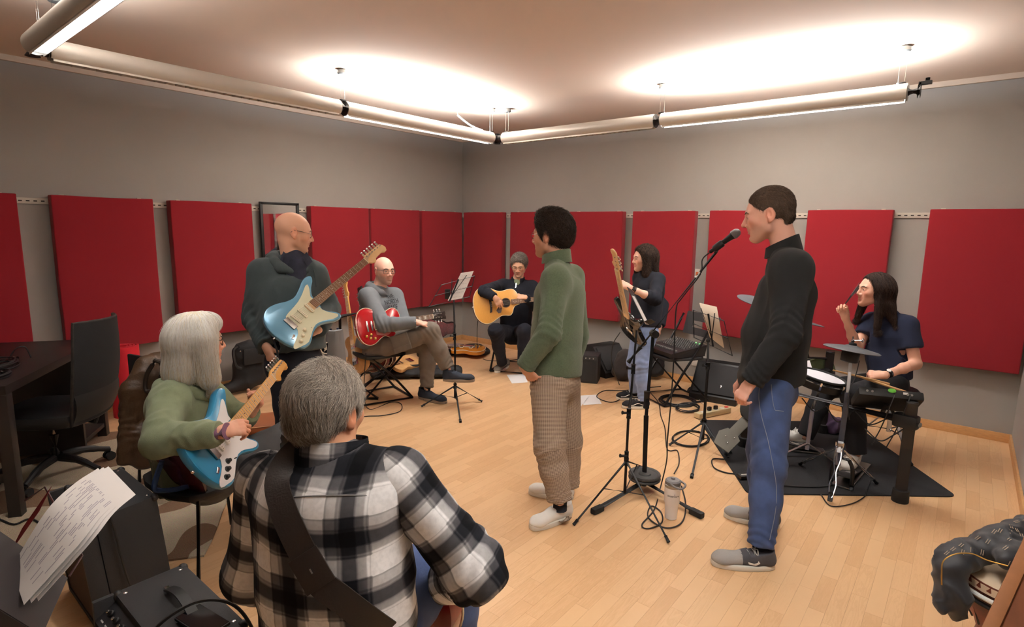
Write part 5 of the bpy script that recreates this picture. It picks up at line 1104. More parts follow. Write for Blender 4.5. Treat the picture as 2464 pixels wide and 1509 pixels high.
# ---------- man in the plaid shirt, foreground
def person_plaid():
    q = PD; D = 1.42; f = lf(800, .30, 0, .95)
    F_ = Fig('grey-haired man in black and white plaid shirt sitting with his back to the viewer', (*q(800, 1300, 1.5)[:2], 0), (206, 150, 116))
    J = joints(dict(nck=q(797, 1086, D+.02), shL=q(640, 1150, D+.08), shR=q(960, 1150, D), cst=q(795, 1225, D), pel=q(815, 1490, D+.02), elL=q(612, 1380, D+.16), wrL=q(700, 1400, D+.44), elR=q(1140, 1372, D+.0), wrR=q(1040, 1410, D+.26),
        hpL=q(760, 1530, D+.06), hpR=q(900, 1530, D+.0), knL=q(800, 1420, D+.55), knR=q(1085, 1455, D+.40)))
    for S_ in 'LR':
        h_ = J['hp'+S_]; k = J['kn'+S_]; d = unit(np.array([k[0]-h_[0], k[1]-h_[1], 0])); J['kn'+S_] = np.array([h_[0]+d[0]*.43, h_[1]+d[1]*.43, h_[2]+.02]); J['an'+S_] = np.array([h_[0]+d[0]*.45, h_[1]+d[1]*.45, .09])
    F_.trunk(J); hc = q(789, 988, D+.03); F_.head(hc, lf(790, .62, -.10, .80), sc=1.0, neck=J['nck'], nr=.054, brow=None, eyes_down=True)
    g = short_hair(.013, (.080, .075), -.078, .004)
    for x in (-1, 1): g.ell((x*.088, -.008, -.014), (.026, .027, .044), k=.01, op=1)
    F_.hair(g, [(150, 138, 124), (178, 166, 152), (116, 102, 88), (196, 186, 174), (136, 118, 102)], 14000, .045, lambda P, gl: back_flow(P, gl)+np.stack([.5*np.sin(P[:, 1]*40+P[:, 2]*25), .3*np.sin(P[:, 0]*35), 0*P[:, 0]], 1), lift=.012, jit=.17, r=.00065, steps=5, h=.0045, base_scale=.75, ctop=(206, 196, 184))
    F_.hand(J['wrR'], lf(1040, -.6, -.2, .8), lf(1040, .3, .8, .1), 'R', ((.5, .6, .3),), elbow=J['elR']); F_.hand(J['wrL'], lf(700, .3, .2, 1), lf(700, -.8, .3, .1), 'L', ((.8, .9, .5),), elbow=J['elL']); F_.finish()
    g = top_garment(J, f, q(818, 1560, D+.02), .020, (.070, .068, .066, .052), (.178, .176, .180), (.122, .126, .122), sh_r=.066, slv=(0, 0))
    s_ = SDF(); F_.gt, F_.gs = g, s_
    for S_ in 'LR':
        sh, el, wr = J['sh'+S_], J['el'+S_], J['wr'+S_]; L1 = np.linalg.norm(el-sh); s_.cap(sh, el, .076, .076, .03, uv=('limb', .02, None)); s_.cap(el, wr, .076, .056, .03, uv=('limb', L1, None)); s_.cut(wr, wr-el, .085, .004)
    fl = [(J['elR'], J['elR']-J['shR'], .14, .15, .007, .08)]
    solid(g, .007, 'plaid_shirt', PLAID, F_.root, .008, 10, 81, uv=True); solid(s_, .007, 'plaid_sleeves', PLAID, F_.root, .008, 10, 81, fl, uv=True)
    c = unit(J['shR']-J['shL'])
    o = ring_collar('collar', F_.root, PLAID, J['nck']-np.array([0, 0, .036]), (J['nck']-J['cst'])+np.array([0, 0, .10])+f*.02, f, .082, .098, .066, gap=.6, thick=.005, fall=.045)
    a = o.data.attributes.new('uvw', 'FLOAT_VECTOR', 'POINT'); vs = np.array([v.co[:] for v in o.data.vertices]); a.data.foreach_set('vector', np.stack([vs@c, vs[:, 2]+wloc(F_.root)[2], 0*vs[:, 2]], 1).astype(np.float32).ravel())
    g = trousers(J, .012, .092, .072, .056, .168, .122, cuff=.02, waist=.03); solid(g, .010, 'jeans', JEANS, F_.root, .004, 12, 83)
    for S_ in 'LR': a = J['an'+S_]; F_.shoe((a[0]-f[0]*.06, a[1]-f[1]*.06, 0), (a[0]+f[0]*.21, a[1]+f[1]*.21, 0), upper=BLKS, sole=RUBBER, lace=LACEG)
    return F_, J, f
PLAIDMAN = person_plaid()

# ------------------------------------------------------------------ guitars in the room
def reach(O, px, py, L, away=True):
    """point on a pixel's ray at distance L from O"""
    d = ray(px, py); v = CAMP-np.asarray(O); a = d@d; b = 2*d@v; c = v@v-L*L; disc = b*b-4*a*c
    if disc < 0: t = -b/(2*a)
    else: t = (-b+(1 if away else -1)*math.sqrt(disc))/(2*a)
    return CAMP+d*t
LBLUE = mat('lake_blue_paint', S(104, 158, 190), .18, .25, coat=.6); BBLUE = mat('bright_blue_paint', S(36, 128, 172), .3, coat=.5); CHERRY = mat('cherry_red_paint', S(178, 8, 22), .22, coat=.7)
SPRUCE = mat('spruce_top', S(214, 156, 74), .35, var=.06, vscale=40, coat=.3, stretch=(1, 10, 1)); DARKW = mat('dark_mahogany', S(58, 32, 24), .4); BLKG = mat('black_gloss', S(18, 18, 20), .2, coat=.5); ASHW = mat('natural_ash', S(206, 160, 104), .4, var=.1, vscale=20, coat=.3); HONEY = mat('honey_burst', S(206, 132, 40), .25, var=.1, vscale=12, coat=.5); WINE = mat('wine_red_paint', S(96, 22, 26), .25, coat=.5); BURST = mat('dark_burst', S(60, 20, 18), .25, coat=.5)
O = PD(703, 776, 3.30); N_ = reach(O, 879, 630, .648)
GC = guitar('electric_guitar', 'light blue electric guitar with mint pickguard hung on the bald man', 'guitar', O, N_-O, lf(706, -.22, .22, -1), 'strat', body_mat=LBLUE, neck_mat=MAPLEP, board_mat=ROSEW, guard=MINT)
O = PD(514, 1082, 2.38); N_ = reach(O, 653, 911, .648)
GB = guitar('electric_guitar', 'bright blue electric guitar with white pickguard on the white-haired woman\'s lap', 'guitar', O, N_-O, lf(520, .48, .34, -.85), 'strat', body_mat=BBLUE, neck_mat=MAPLE, board_mat=MAPLE, guard=WHITEG)
O = PD(893, 785, 4.96); N_ = reach(O, 1040, 762, .628)
GD = guitar('electric_guitar', 'glossy red single-cutaway electric guitar on the lap of the man in grey hoodie', 'guitar', O, N_-O, lf(905, -.05, .25, -1), 'lp', scale=.628, body_mat=CHERRY, neck_mat=DARKW, board_mat=ROSEW)
O = PD(1181, 733, 6.02); N_ = reach(O, 1320, 716, .645)
GE = guitar('acoustic_guitar', 'honey-coloured acoustic guitar played by the grey-haired man', 'guitar', O, N_-O, lf(1200, -.15, .22, -1), 'acoustic', scale=.645, body_mat=SPRUCE, neck_mat=DARKW, board_mat=ROSEW, back_mat=ROSEW)
O = PD(1516, 796, 5.02); N_ = reach(O, 1486, 648, .80, False)
GG = guitar('electric_bass', 'black electric bass with pale maple neck held by the woman in the navy sweater', 'bass', O, N_-O, lf(1510, -.62, .25, -.85), 'bass', scale=.80, hs_flip=-1, body_mat=BLKG, neck_mat=MAPLEP, board_mat=MAPLEP, guard=BLACKP)
O = PD(1035, 1432, 1.72); GA = guitar('electric_guitar', 'dark red bound guitar half hidden below the plaid shirt man\'s elbow', 'guitar', O, lf(985, -.62, .42, .66), lf(985, .75, .15, .65), 'lp', scale=.628, body_mat=mat('oxblood_paint', S(120, 10, 20), .25, coat=.6), neck_mat=DARKW, board_mat=ROSEW)
# guitars on the rack
O = PD(856, 868, 5.25); N_ = reach(O, 836, 716, .648)
guitar('electric_guitar', 'natural blond electric guitar with yellow maple neck standing in the black rack', 'guitar', O, N_-O, lf(850, -.75, .1, -.6), 'tele', body_mat=ASHW, neck_mat=MAPLE, board_mat=MAPLE)
O = PD(902, 862, 5.75); guitar('electric_guitar', 'wine red guitar in the rack, its headstock beside the grey hoodie', 'guitar', O, PD(866, 716, 5.9)-O, lf(900, -.7, .1, -.6), 'lp', scale=.628, body_mat=WINE, neck_mat=WINE, board_mat=DARKF)
O = PD(918, 858, 5.95); guitar('electric_guitar', 'dark sunburst guitar deepest in the rack behind the grey hoodie', 'guitar', O, PD(878, 700, 6.1)-O, lf(900, -.7, .1, -.6), 'lp', scale=.628, body_mat=BURST, neck_mat=BURST, board_mat=DARKF)
O = FL(1142, 838, .11); guitar('electric_guitar', 'amber guitar lying flat on a black gig bag in the corner', 'guitar', O, FL(1010, 832, .11)-O, (0.1, -.25, 1), 'lp', scale=.628, body_mat=HONEY, neck_mat=DARKW, board_mat=ROSEW)
O = FL(985, 868, .16); guitar('electric_guitar', 'pale wood guitar lying on the gig bag under the folding chair', 'guitar', O, FL(880, 893, .17)-O, lf(950, .05, 1, -.35), 'tele', body_mat=ASHW, neck_mat=ROSEW, board_mat=ROSEW)
# straps
STRAPM = mat('brown_leather_strap', S(38, 29, 25), .55, bump=.2, bscale=200)
def strap(name, label, pts, wdt, m, nrm, th=.003, tagit=True, parent=None):
    P = spline(pts, 6); n = len(P); V = []
    def fn(u, v):
        i = min(n-1, int(round(u*(n-1)))); d = unit(P[min(i+1, n-1)]-P[max(0, i-1)]); nn = nrm(P[i]) if callable(nrm) else np.asarray(nrm, float); s_ = unit(np.cross(d, nn)); return P[i]+s_*(v-.5)*wdt
    o = MB().grid(fn, n-1, 2, thick=th).build(name, m, parent, 60, loc=None if parent else tuple(P[0]))
    if parent is None: tag(o, label, 'strap')
    return o
F_, J, f = PLAIDMAN
def on_back(pts, off=.009): return [hit(F_.gt, x, y, .8, off) for x, y in pts]
P = on_back([(722, 1078), (690, 1110), (668, 1160), (680, 1220), (705, 1280), (735, 1340), (770, 1400), (820, 1440), (880, 1485), (930, 1520)])
st = strap('guitar_strap', 'wide dark brown leather guitar strap across the plaid shirt', P, .062, STRAPM, lambda p: -_fw+np.array([0, 0, .15]), .004)
st2 = MB().box((P[5]+P[6])/2-_fw*.006, (.085, .075, .004), basis(unit(P[6]-P[5]), unit(np.cross(-_fw, P[6]-P[5])), -_fw), bev=.0015).build('adjuster_flap', STRAPM, st); MB().box((P[5]+P[6])/2-_fw*.009, (.012, .004, .003), basis(unit(P[6]-P[5]), unit(np.cross(-_fw, P[6]-P[5])), -_fw)).build('strap_stud', CHROME, st)
Y = on_back([(585+x*22, 1205-8*math.sin(x/18*3.1)-x*.5) for x in range(17)], -.001); Y = [p for p in Y if p is not None and DEP(p) < 1.7]; MB().tube(spline(Y, 3), .0018, 5).build('yoke_seam', mat('seam_dark', S(120, 118, 118), .9), F_.root)
Pc = [PD(703, 655, 3.36), PD(660, 660, 3.30), PD(640, 700, 3.32)]
strap('guitar_strap', 'thin black strap end hanging from the light blue guitar', [PD(655, 810, 3.28), PD(668, 850, 3.27), PD(672, 900, 3.30), PD(690, 960, 3.32)], .012, BLACKC, -_fw, .002)

# ------------------------------------------------------------------ chairs
def folding_chair(label, c, yaw, seat_mat, back=True, slot=False, seat_z=.45, w_=.44, shell=None, tube=BLACK, name='folding_chair'):
    c = np.array([c[0], c[1], 0.]); R = rotz(yaw); T_ = lambda x, y, z: c+R@np.array([x, y, z]); t = thing(name, label, 'chair', c)   # faces local +x
    for s_ in (-1, 1):
        y = s_*w_/2
        MB().tube(spline([T_(-.26, y, .80), T_(-.10, y, .52), T_(.06, y, .30), T_(.24, y, .012)] if back else [T_(-.14, y, .43), T_(.06, y, .23), T_(.24, y, .012)], 5), .011, 8).build('leg', tube, t); MB().tube([T_(.15, y*.93, seat_z-.02), T_(-.27, y*.93, .012)], .011, 8).build('leg', tube, t)
        MB().tube([T_(.24, y, .012), T_(-.27, y*.93, .012)], .010, 8).build('floor_bar', tube, t)
    MB().tube([T_(.24, -w_/2, .012), T_(.24, w_/2, .012)], .010, 8).build('cross_bar', tube, t); MB().tube([T_(-.27, -w_/2*.93, .012), T_(-.27, w_/2*.93, .012)], .010, 8).build('cross_bar', tube, t)
    ol = smooth_loop([(-.19, -.19), (-.19, .19), (.10, .20), (.20, .17), (.21, 0), (.20, -.17), (.10, -.20)], 4); xf(MB().prism([tuple(p[:2]) for p in ol], 0, .03, bev=.008), R, c+np.array([0, 0, seat_z-.03])).build('seat', seat_mat, t)
    if back:
        def fn(u, v): return T_(-.265+.03*math.cos((u-.5)*math.pi)*-1-.05*v, (u-.5)*(w_+.02), .60+.22*v)
        if not slot: MB().grid(fn, 10, 5, thick=.014).build('backrest', shell or seat_mat, t)
        else:
            m = MB()
            for (v0, v1) in ((0, .32), (.62, 1.0)): m.grid(lambda u, v, v0=v0, v1=v1: fn(u, v0+(v1-v0)*v), 10, 3, thick=.014)
            for (u0, u1) in ((0, .2), (.8, 1.0)): m.grid(lambda u, v, u0=u0, u1=u1: fn(u0+(u1-u0)*u, .28+.40*v), 3, 3, thick=.014)
            m.build('backrest', shell or seat_mat, t)
    return t
DGREY = mat('dark_grey_plastic', S(58, 58, 60), .55); BSEAT = mat('black_seat', S(26, 26, 27), .6)
folding_chair('black folding chair under the man in the grey hoodie', (*PD(912, 870, 5.33)[:2],), -.28, BSEAT, back=False)
mc = FL(1622, 850, .45); folding_chair('dark grey folding chair carrying the mixing desk', mc[:2], 2.62, DGREY, slot=True, shell=DGREY)
folding_chair('black chair under the acoustic guitarist', (*PD(1238, 820, 6.5)[:2],), math.atan2(*lf(1240, -.25, 0, -1)[[1, 0]]), BSEAT, back=False)
# chair of the white-haired woman: curved dark red shell, thin black legs
fB = lf(480, .88, 0, .48); cB = PD(512, 1200, 2.72); cB = np.array([cB[0], cB[1], 0]); RB = rotz(math.atan2(fB[1], fB[0])); TB = lambda x, y, z: cB+RB@np.array([x, y, z])
t = thing('chair', 'black-legged chair with dark red curved back under the white-haired woman', 'chair', cB); MAROON = mat('maroon_shell', S(62, 18, 20), .25, coat=.5)
for sx in (-1, 1):
    for sy in (-1, 1): MB().tube([TB(sx*.16, sy*.18, .43), TB(sx*.21, sy*.22, .006)], .010, 8).build('leg', BLACK, t)
xf(MB().prism([tuple(p[:2]) for p in smooth_loop([(-.21, -.20), (-.21, .20), (.12, .21), (.22, .17), (.22, -.17), (.12, -.21)], 4)], 0, .035, bev=.012), RB, cB+np.array([0, 0, .425])).build('seat', BSEAT, t)
MB().grid(lambda u, v: TB(-.19-.05*v+.06*(2*u-1)**2, (u-.5)*.43*(1-.05*v), .44+.22*v), 14, 8, thick=.014).build('backrest', MAROON, t)
s_ = MB().tube(spline([PD(390, 1108, 2.42), PD(372, 1165, 2.40), PD(378, 1180, 2.42), PD(420, 1178, 2.45), PD(455, 1170, 2.46)], 6), .011, 6).build('guitar_strap', mat('blue_webbing', S(46, 74, 122), .8), loc=tuple(PD(390, 1108, 2.42))); tag(s_, 'blue webbing strap hanging beside the black-legged chair', 'strap')
# stool of the plaid man
F_, J, f = PLAIDMAN; pc = (J['hpL']+J['hpR'])/2; zs = pc[2]-.105
t = thing('stool', 'black stool hidden under the man in the plaid shirt', 'stool', (pc[0], pc[1], 0)); MB().lathe([(.01, 0), (.17, .0), (.18, .015), (.18, .04), (.16, .055), (.01, .058)], (pc[0], pc[1], zs-.058), seg=28).build('seat', BSEAT, t)
for k in range(4): a = k*math.pi/2+.4; MB().tube([(pc[0]+.10*math.cos(a), pc[1]+.10*math.sin(a), zs-.055), (pc[0]+.20*math.cos(a), pc[1]+.20*math.sin(a), .004)], .012, 8).build('leg', BLACK, t)

# ------------------------------------------------------------------ music stands
def music_stand(label, feet, hub_z, pole, corners, bars=3, plate=None, r=.010, knob_z=(), name='music_stand'):
    """feet: three floor points; pole: list of points from the bottom up; corners: desk top-left, top-right, bottom-right, bottom-left"""
    c = np.mean([np.array(p) for p in feet], 0); t = thing(name, label, 'music stand', (pole[0][0], pole[0][1], 0)); hub = np.array([pole[0][0], pole[0][1], hub_z])
    for p in feet:
        p = np.array(p)*1.0; p[2] = .008; MB().tube([hub, p], [r*.8, r*.7], 8).build('leg', BLACK, t); d = unit(p-hub); MB().cyl(p-d*.035, p, r*1.15, seg=10).build('foot', RUBBER, t)
        mid = hub+(p-hub)*.45; MB().tube([mid, np.array([hub[0], hub[1], max(.03, hub_z*.28)])], r*.45, 6).build('brace', BLACK, t)
    pts = [np.array([hub[0], hub[1], max(.02, hub_z*.25)])]+[np.array(p) for p in pole[1:]]; n = len(pts)
    MB().tube(pts, [r*1.15]+[r]*(n-2)+[r*.7], 10).build('pole', BLACK, t); MB().cyl(hub-np.array([0, 0, .025]), hub+np.array([0, 0, .02]), r*1.9, seg=14).build('hub', BLACKP, t)
    for z in knob_z:
        for a, b in zip(pts[:-1], pts[1:]):
            if a[2] <= z <= b[2]: q = a+(b-a)*(z-a[2])/(b[2]-a[2]); MB().cyl(q-np.array([0, 0, .03]), q+np.array([0, 0, .03]), r*1.7, seg=12).build('clamp', BLACKP, t); k = lf(1500, -.8, .2, -.5); MB().cyl(q, q+k*.045, .012, seg=10).build('knob', BLACKP, t)
    tl, tr, br, bl = [np.array(p) for p in corners]; mid = lambda v: ((tl+tr)/2)*(1-v)+((bl+br)/2)*v
    if plate is not None:
        MB().grid(lambda u, v: (tl*(1-u)+tr*u)*(1-v)+(bl*(1-u)+br*u)*v, 4, 4, thick=.002).build('desk_plate', plate, t)
        nn = unit(np.cross(tr-tl, bl-tl)); MB().grid(lambda u, v: (bl*(1-u)+br*u)+nn*v*.045*(1 if nn@_fw < 0 else -1), 4, 1, thick=.002).build('ledge', plate, t)
    else:
        m = MB()
        for i in range(bars): v = i/(bars-1); MB().tube([tl*(1-v)+bl*v, tr*(1-v)+br*v], .0042, 6).build('desk_bar', BLACK, t)
        for (a, b) in ((tl, bl), (tr, br)): MB().tube([a, b], .0036, 6).build('desk_arm', BLACK, t)
        MB().tube([mid(-.05), mid(1.0)], .008, 8).build('desk_spine', BLACK, t)
        for s_ in (0, 1): MB().tube([(tl if s_ else tr)*.45+mid(0)*.55+(mid(0)-mid(1))*.15, mid(.75)], .0036, 6).build('page_arm', BLACK, t)
        nn = unit(np.cross(tr-tl, bl-tl)); MB().tube([bl, bl+nn*.03], .004, 6).build('page_lip', BLACK, t); MB().tube([br, br+nn*.03], .004, 6).build('page_lip', BLACK, t)
    if plate is None: MB().ball(pts[-1], r*1.6, 12, 8).build('tilt_head', BLACKP, t)
    return t
INKM = mat('print_ink', S(150, 146, 158), .9)
def sheet(label, corners, lines=10, bend=0., n=2, thick=.0006, nrm=None, cat='sheet music', name='sheet_music', pm=None, group=None):
    tl, tr, br, bl = [np.array(p, float) for p in corners]; nn = unit(np.cross(tr-tl, bl-tl)); nn = nn if nrm is None else np.asarray(nrm); t = thing(name, label, cat, (tl+br)/2, group)
    P = lambda u, v, o=0: (tl*(1-u)+tr*u)*(1-v)+(bl*(1-u)+br*u)*v+nn*(bend*4*v*(1-v)+o)
    for k in range(n): MB().grid(lambda u, v, k=k: P(u+.012*k, v-.008*k, .0012*k), 3, 10, thick=thick).build('page', pm or PAPER, t)
    m = MB(); r = random.Random(len(label))
    for i in range(lines):
        v = .12+.78*i/max(1, lines-1); u0 = .1; 
        while u0 < .85:
            u1 = min(.9, u0+r.uniform(.05, .28)); o = .0012*(n-1)+.0012; h = .006
            for sgn in (1, -1): m.add([P(u0, v, o*sgn), P(u1, v, o*sgn), P(u1, v+h, o*sgn), P(u0, v+h, o*sgn)], [(0, 1, 2, 3)])
            u0 = u1+r.uniform(.02, .10)
    if lines: o = m.build('print', INKM, t, 0); o['kind'] = 'stuff'
    return t
# stand in the room corner
D = 5.02; b = FL(1095, 968); music_stand('black folding music stand in front of the corner, between hoodie man and acoustic guitarist', [FL(1014, 980), FL(1160, 968), FL(1108, 1018)], .16, [b, [b[0], b[1], .5], PD(1092, 712, DEP(b))],
    [PD(1062, 686, D-.02), PD(1142, 664, D+.06), PD(1130, 714, D+.02), PD(1032, 738, D-.08)], knob_z=(.62,)); PB = DEP(b)
sheet('white sheet music on the stand in the room corner', [PD(1109, 657, D+.05), PD(1140, 652, D+.10), PD(1112, 718, D+.05), PD(1077, 724, D+.02)], 6, n=1)
x = MB().box(PD(1077, 708, D+.03), (.05, .012, .09), basis(*frame(lf(1077, .2, 0, -1))[:3])[:, [0, 2, 1]], bev=.004).build('phone', BLACK, loc=tuple(PD(1077, 708, D+.03))); tag(x, 'dark phone standing on the corner music stand beside the sheet music', 'phone')
# stand before the mixing desk
b = FL(1690, 1072); Dm = DEP(b); music_stand('black wire music stand between the bass player and the singer', [FL(1610, 1073), FL(1664, 1152), FL(1752, 1104)], .19, [b, [b[0], b[1], .6], PD(1704, 820, Dm)],
    [PD(1668, 746, Dm+.02), PD(1742, 772, Dm-.04), PD(1762, 856, Dm-.06), PD(1670, 812, Dm+.02)], knob_z=(.62,))
sheet('curling sheet music pages on the stand between bass player and singer', [PD(1683, 730, Dm+.05), PD(1724, 740, Dm+.01), PD(1742, 838, Dm-.01), PD(1708, 812, Dm+.04)], 0, bend=-.03, n=3, pm=mat('cream_paper', S(216, 200, 180), .85))
# tall thin stand with a tablet-like folder, beside the microphone
b = FL(1502, 1212); Dm = DEP(b); music_stand('thin black music stand beside the microphone stand, holding a white page edge-on', [FL(1380, 1266), FL(1609, 1308), FL(1560, 1130)], .27, [b, [b[0], b[1], .55], PD(1518, 955, Dm), PD(1532, 795, Dm)],
    [PD(1508, 690, Dm-.06), PD(1522, 700, Dm+.20), PD(1562, 782, Dm+.20), PD(1548, 775, Dm-.06)], r=.008, knob_z=(.30, .56, .80), plate=BLACKP)
sheet('white page seen edge-on on the thin stand beside the microphone', [PD(1520, 712, Dm-.05), PD(1527, 714, Dm+.17), PD(1561, 782, Dm+.17), PD(1553, 780, Dm-.05)], 0, n=2, thick=.003)
# stand at the lower left edge of the picture with a large curling page
D = 1.30; b = PD(150, 1500, D+.1); PLM = mat('stand_plate', S(36, 30, 32), .6)
t = music_stand('dark music stand cut off by the lower left corner of the picture', [(b[0]-.30, b[1]+.05, 0), (b[0]+.14, b[1]-.24, 0), (b[0]+.16, b[1]+.24, 0)], .22, [(b[0], b[1], 0), (b[0], b[1], .5), PD(60, 1480, D+.04)],
    [PD(-60, 1240, D+.18), PD(162, 1392, D+.22), PD(100, 1530, D+.02), PD(-110, 1400, D-.05)], plate=PLM)
for a in ([PD(60, 1205, D+.35), PD(108, 1172, D+.36), PD(198, 1338, D+.30), PD(166, 1388, D+.24)],): MB().tube(a, .0032, 6).build('wire_arm', mat('dark_red_wire', S(60, 22, 24), .4), t)
x = MB().grid(lambda u, v: PD(25+70*v+30*u, 1330-100*v-60*u, D+.24), 2, 2, thick=.002).build('folder', mat('dark_red_card', S(110, 16, 22), .6), loc=tuple(PD(60, 1280, D+.24))); tag(x, 'dark red card behind the large curling page at lower left', 'folder')
tl, tr = PD(236, 1127, D+.42), PD(300, 1196, D+.28); m1, m2 = PD(110, 1232, D+.22), PD(190, 1310, D+.10); bl, br = PD(28, 1366, D+.16), PD(58, 1456, D+.02)
A = spline([tl, (tl+m1)/2+np.array([0, 0, .012]), m1, bl], 5); B = spline([tr, (tr+m2)/2+np.array([0, 0, .012]), m2, br], 5); n = len(A)-1
t = thing('sheet_music', 'large white printed page curling over the lower left music stand', 'sheet music', m1)
SH = lambda u, v, o=0: A[min(n, int(v*n))]*(1-u)+B[min(n, int(v*n))]*u+np.array([-.2, -.25, .9])*o
for k in range(3): MB().grid(lambda u, v, k=k: SH(u, v, -.0025*k)+(np.array([.012, -.004, .002])*k), 3, n, thick=.0006).build('page', PAPER, t)
m = MB(); r = random.Random(2)
for i in range(24):
    u = .10+.80*i/23; v = .05
    while v < .92:
        v2 = min(.95, v+r.uniform(.02, .10)); q = [SH(u, v, .0012), SH(u+.016, v, .0012), SH(u+.016, v2, .0012), SH(u, v2, .0012)]
        if r.random() < .62: m.add(q, [(0, 1, 2, 3)])
        v = v2+r.uniform(.01, .06)
o = m.build('print', mat('faint_ink', S(176, 172, 184), .9), t, 0); o['kind'] = 'stuff'

# ------------------------------------------------------------------ microphone stand, microphone, bottle
b = FL(1549, 1180); Dm = DEP(b); t = thing('microphone_stand', 'black boom microphone stand with round iron weights on its base', 'microphone stand', b); piv = PD(1572, 802, Dm)
MB().tube([b+np.array([0, 0, .03]), PD(1555, 1000, Dm)], .0155, 12).build('lower_pole', BLACK, t); MB().tube([PD(1555, 1000, Dm), piv], .011, 12).build('upper_pole', BLACK, t); q = PD(1556, 960, Dm); MB().tube([q-np.array([0, 0, .06]), q+np.array([0, 0, .05])], .019, 14).build('clutch', BLACKP, t)
for p in (FL(1440, 1232), FL(1672, 1240), FL(1538, 1140)):
    c = np.array([b[0], b[1], .06]); d = unit(np.array([p[0]-b[0], p[1]-b[1], 0])); e = np.array([p[0], p[1], .022]); MB().tube([c, e], .014, 8).build('leg', BLACK, t); MB().box(e+d*.01+np.array([0, 0, -.004]), (.085, .038, .034), basis(d, np.cross([0, 0, 1], d), np.array([0, 0, 1.])), bev=.008).build('rubber_foot', RUBBER, t)
IRON = mat('cast_iron_weight', S(66, 66, 66), .6, .3, bump=.2, bscale=80)
for k in range(2): w_ = MB().lathe([(.018, 0), (.085, 0), (.098, .004), (.100, .012), (.096, .020), (.084, .018), (.078, .013), (.040, .013), (.034, .020), (.018, .020)], (b[0], b[1], .075+k*.022), seg=36).build('weight_plate', IRON, t)
tip = PD(1722, 608, Dm-.20); tail = PD(1512, 872, Dm+.06); MB().tube([tail, tip], .0085, 10).build('boom_arm', BLACK, t); d = unit(tail-tip); MB().cyl(tail+d*.0, tail-d*.13, .015, seg=12).build('counterweight', RUBBER, t)
MB().ball(piv, .026, 14, 10).build('boom_clutch', BLACKP, t); MB().cyl(piv-lf(1572, .3, 0, -1)*-.02, piv+lf(1572, .3, 0, -1)*.05, .024, seg=16).build('clutch_knob', BLACKP, t); MB().cyl(PD(1680, 662, Dm-.16)-d*.02, PD(1680, 662, Dm-.16)+d*.02, .013, seg=10).build('tape_mark', PAPER, t)
mh = PD(1771, 561, Dm-.30); mt = PD(1708, 607, Dm-.22); md = unit(mh-mt); mic = thing('microphone', 'black handheld vocal microphone with grey mesh head at the singer\'s mouth', 'microphone', mt); Lm = np.linalg.norm(mh-mt)
MB().lathe([(.010, 0), (.0115, .002), (.0125, .06), (.0185, Lm-.035), (.0235, Lm-.022), (.024, Lm-.014)], mt, md, 18).build('handle', BLACK, mic); MB().lathe([(.0235, -.016), (.0262, -.013), (.0262, -.007)]+[(.0252*math.cos(a), .004+.028*math.sin(a)) for a in np.linspace(0, 1.56, 10)], mh-md*.006, md, 28).build('grille', mat('mic_mesh', S(120, 120, 124), .45, .9, bump=.9, bscale=900), mic)
MB().tube([tip, mt+md*.05-np.array([0, 0, .02])], .010, 8).build('mic_clip_arm', BLACKP, t); MB().lathe([(.019, 0), (.021, .01), (.022, .05), (.020, .06)], mt+md*.03, md, 14).build('mic_clip', BLACKP, t)
def cable(label, pts, r=.0038, m=CABLE, group='black cables', n=7):
    P = spline(pts, n); o = MB().tube(P, r, 6).build('cable', m, loc=tuple(P[0])); tag(o, label, 'cable', None); return o
fz = lambda px, py, z=.006: FL(px, py, z)
cable('black microphone cable running down from the microphone and along the boom to the floor', [mt, PD(1690, 625, Dm-.2), PD(1685, 660, Dm-.19), PD(1640, 718, Dm-.10), PD(1627, 745, Dm-.06), PD(1622, 850, Dm-.02), PD(1615, 960, Dm), PD(1606, 1060, Dm), PD(1604, 1110, Dm), fz(1590, 1170), fz(1575, 1225), fz(1545, 1262), fz(1560, 1272), fz(1592, 1258), fz(1590, 1232), fz(1567, 1218), fz(1560, 1245), fz(1600, 1270), fz(1640, 1258), fz(1650, 1215), fz(1640, 1170)], .0042)
bt = FL(1614, 1246); t = thing('tumbler', 'white insulated bottle with grey flip lid and printed name on the floor', 'bottle', bt); BW = mat('white_enamel', S(244, 240, 238), .35); LG = mat('grey_lid_plastic', S(112, 110, 112), .5)
MB().lathe([(.028, 0), (.033, .003), (.036, .075), (.0375, .085), (.043, .10), (.0445, .185), (.0445, .19)], bt, seg=32).build('body', BW, t); MB().lathe([(.0435, .19), (.0445, .192), (.0445, .206), (.042, .208)], bt, seg=32).build('steel_ring', STEEL, t); MB().lathe([(.041, .206), (.043, .209), (.043, .226), (.036, .233), (.012, .235), (.010, .244), (.001, .245)], bt, seg=32).build('lid', LG, t)
hd = lf(1614, .95, 0, -.35); hs = np.cross([0, 0, 1], hd); MB().tube(spline([bt+hs*.044+np.array([0, 0, .222]), bt+hs*.047+hd*.03+np.array([0, 0, .212]), bt+hs*.030+hd*.062+np.array([0, 0, .205]), bt-hs*.030+hd*.062+np.array([0, 0, .205]), bt-hs*.047+hd*.03+np.array([0, 0, .212]), bt-hs*.044+np.array([0, 0, .222])], 5), .006, 8).build('carry_handle', LG, t)
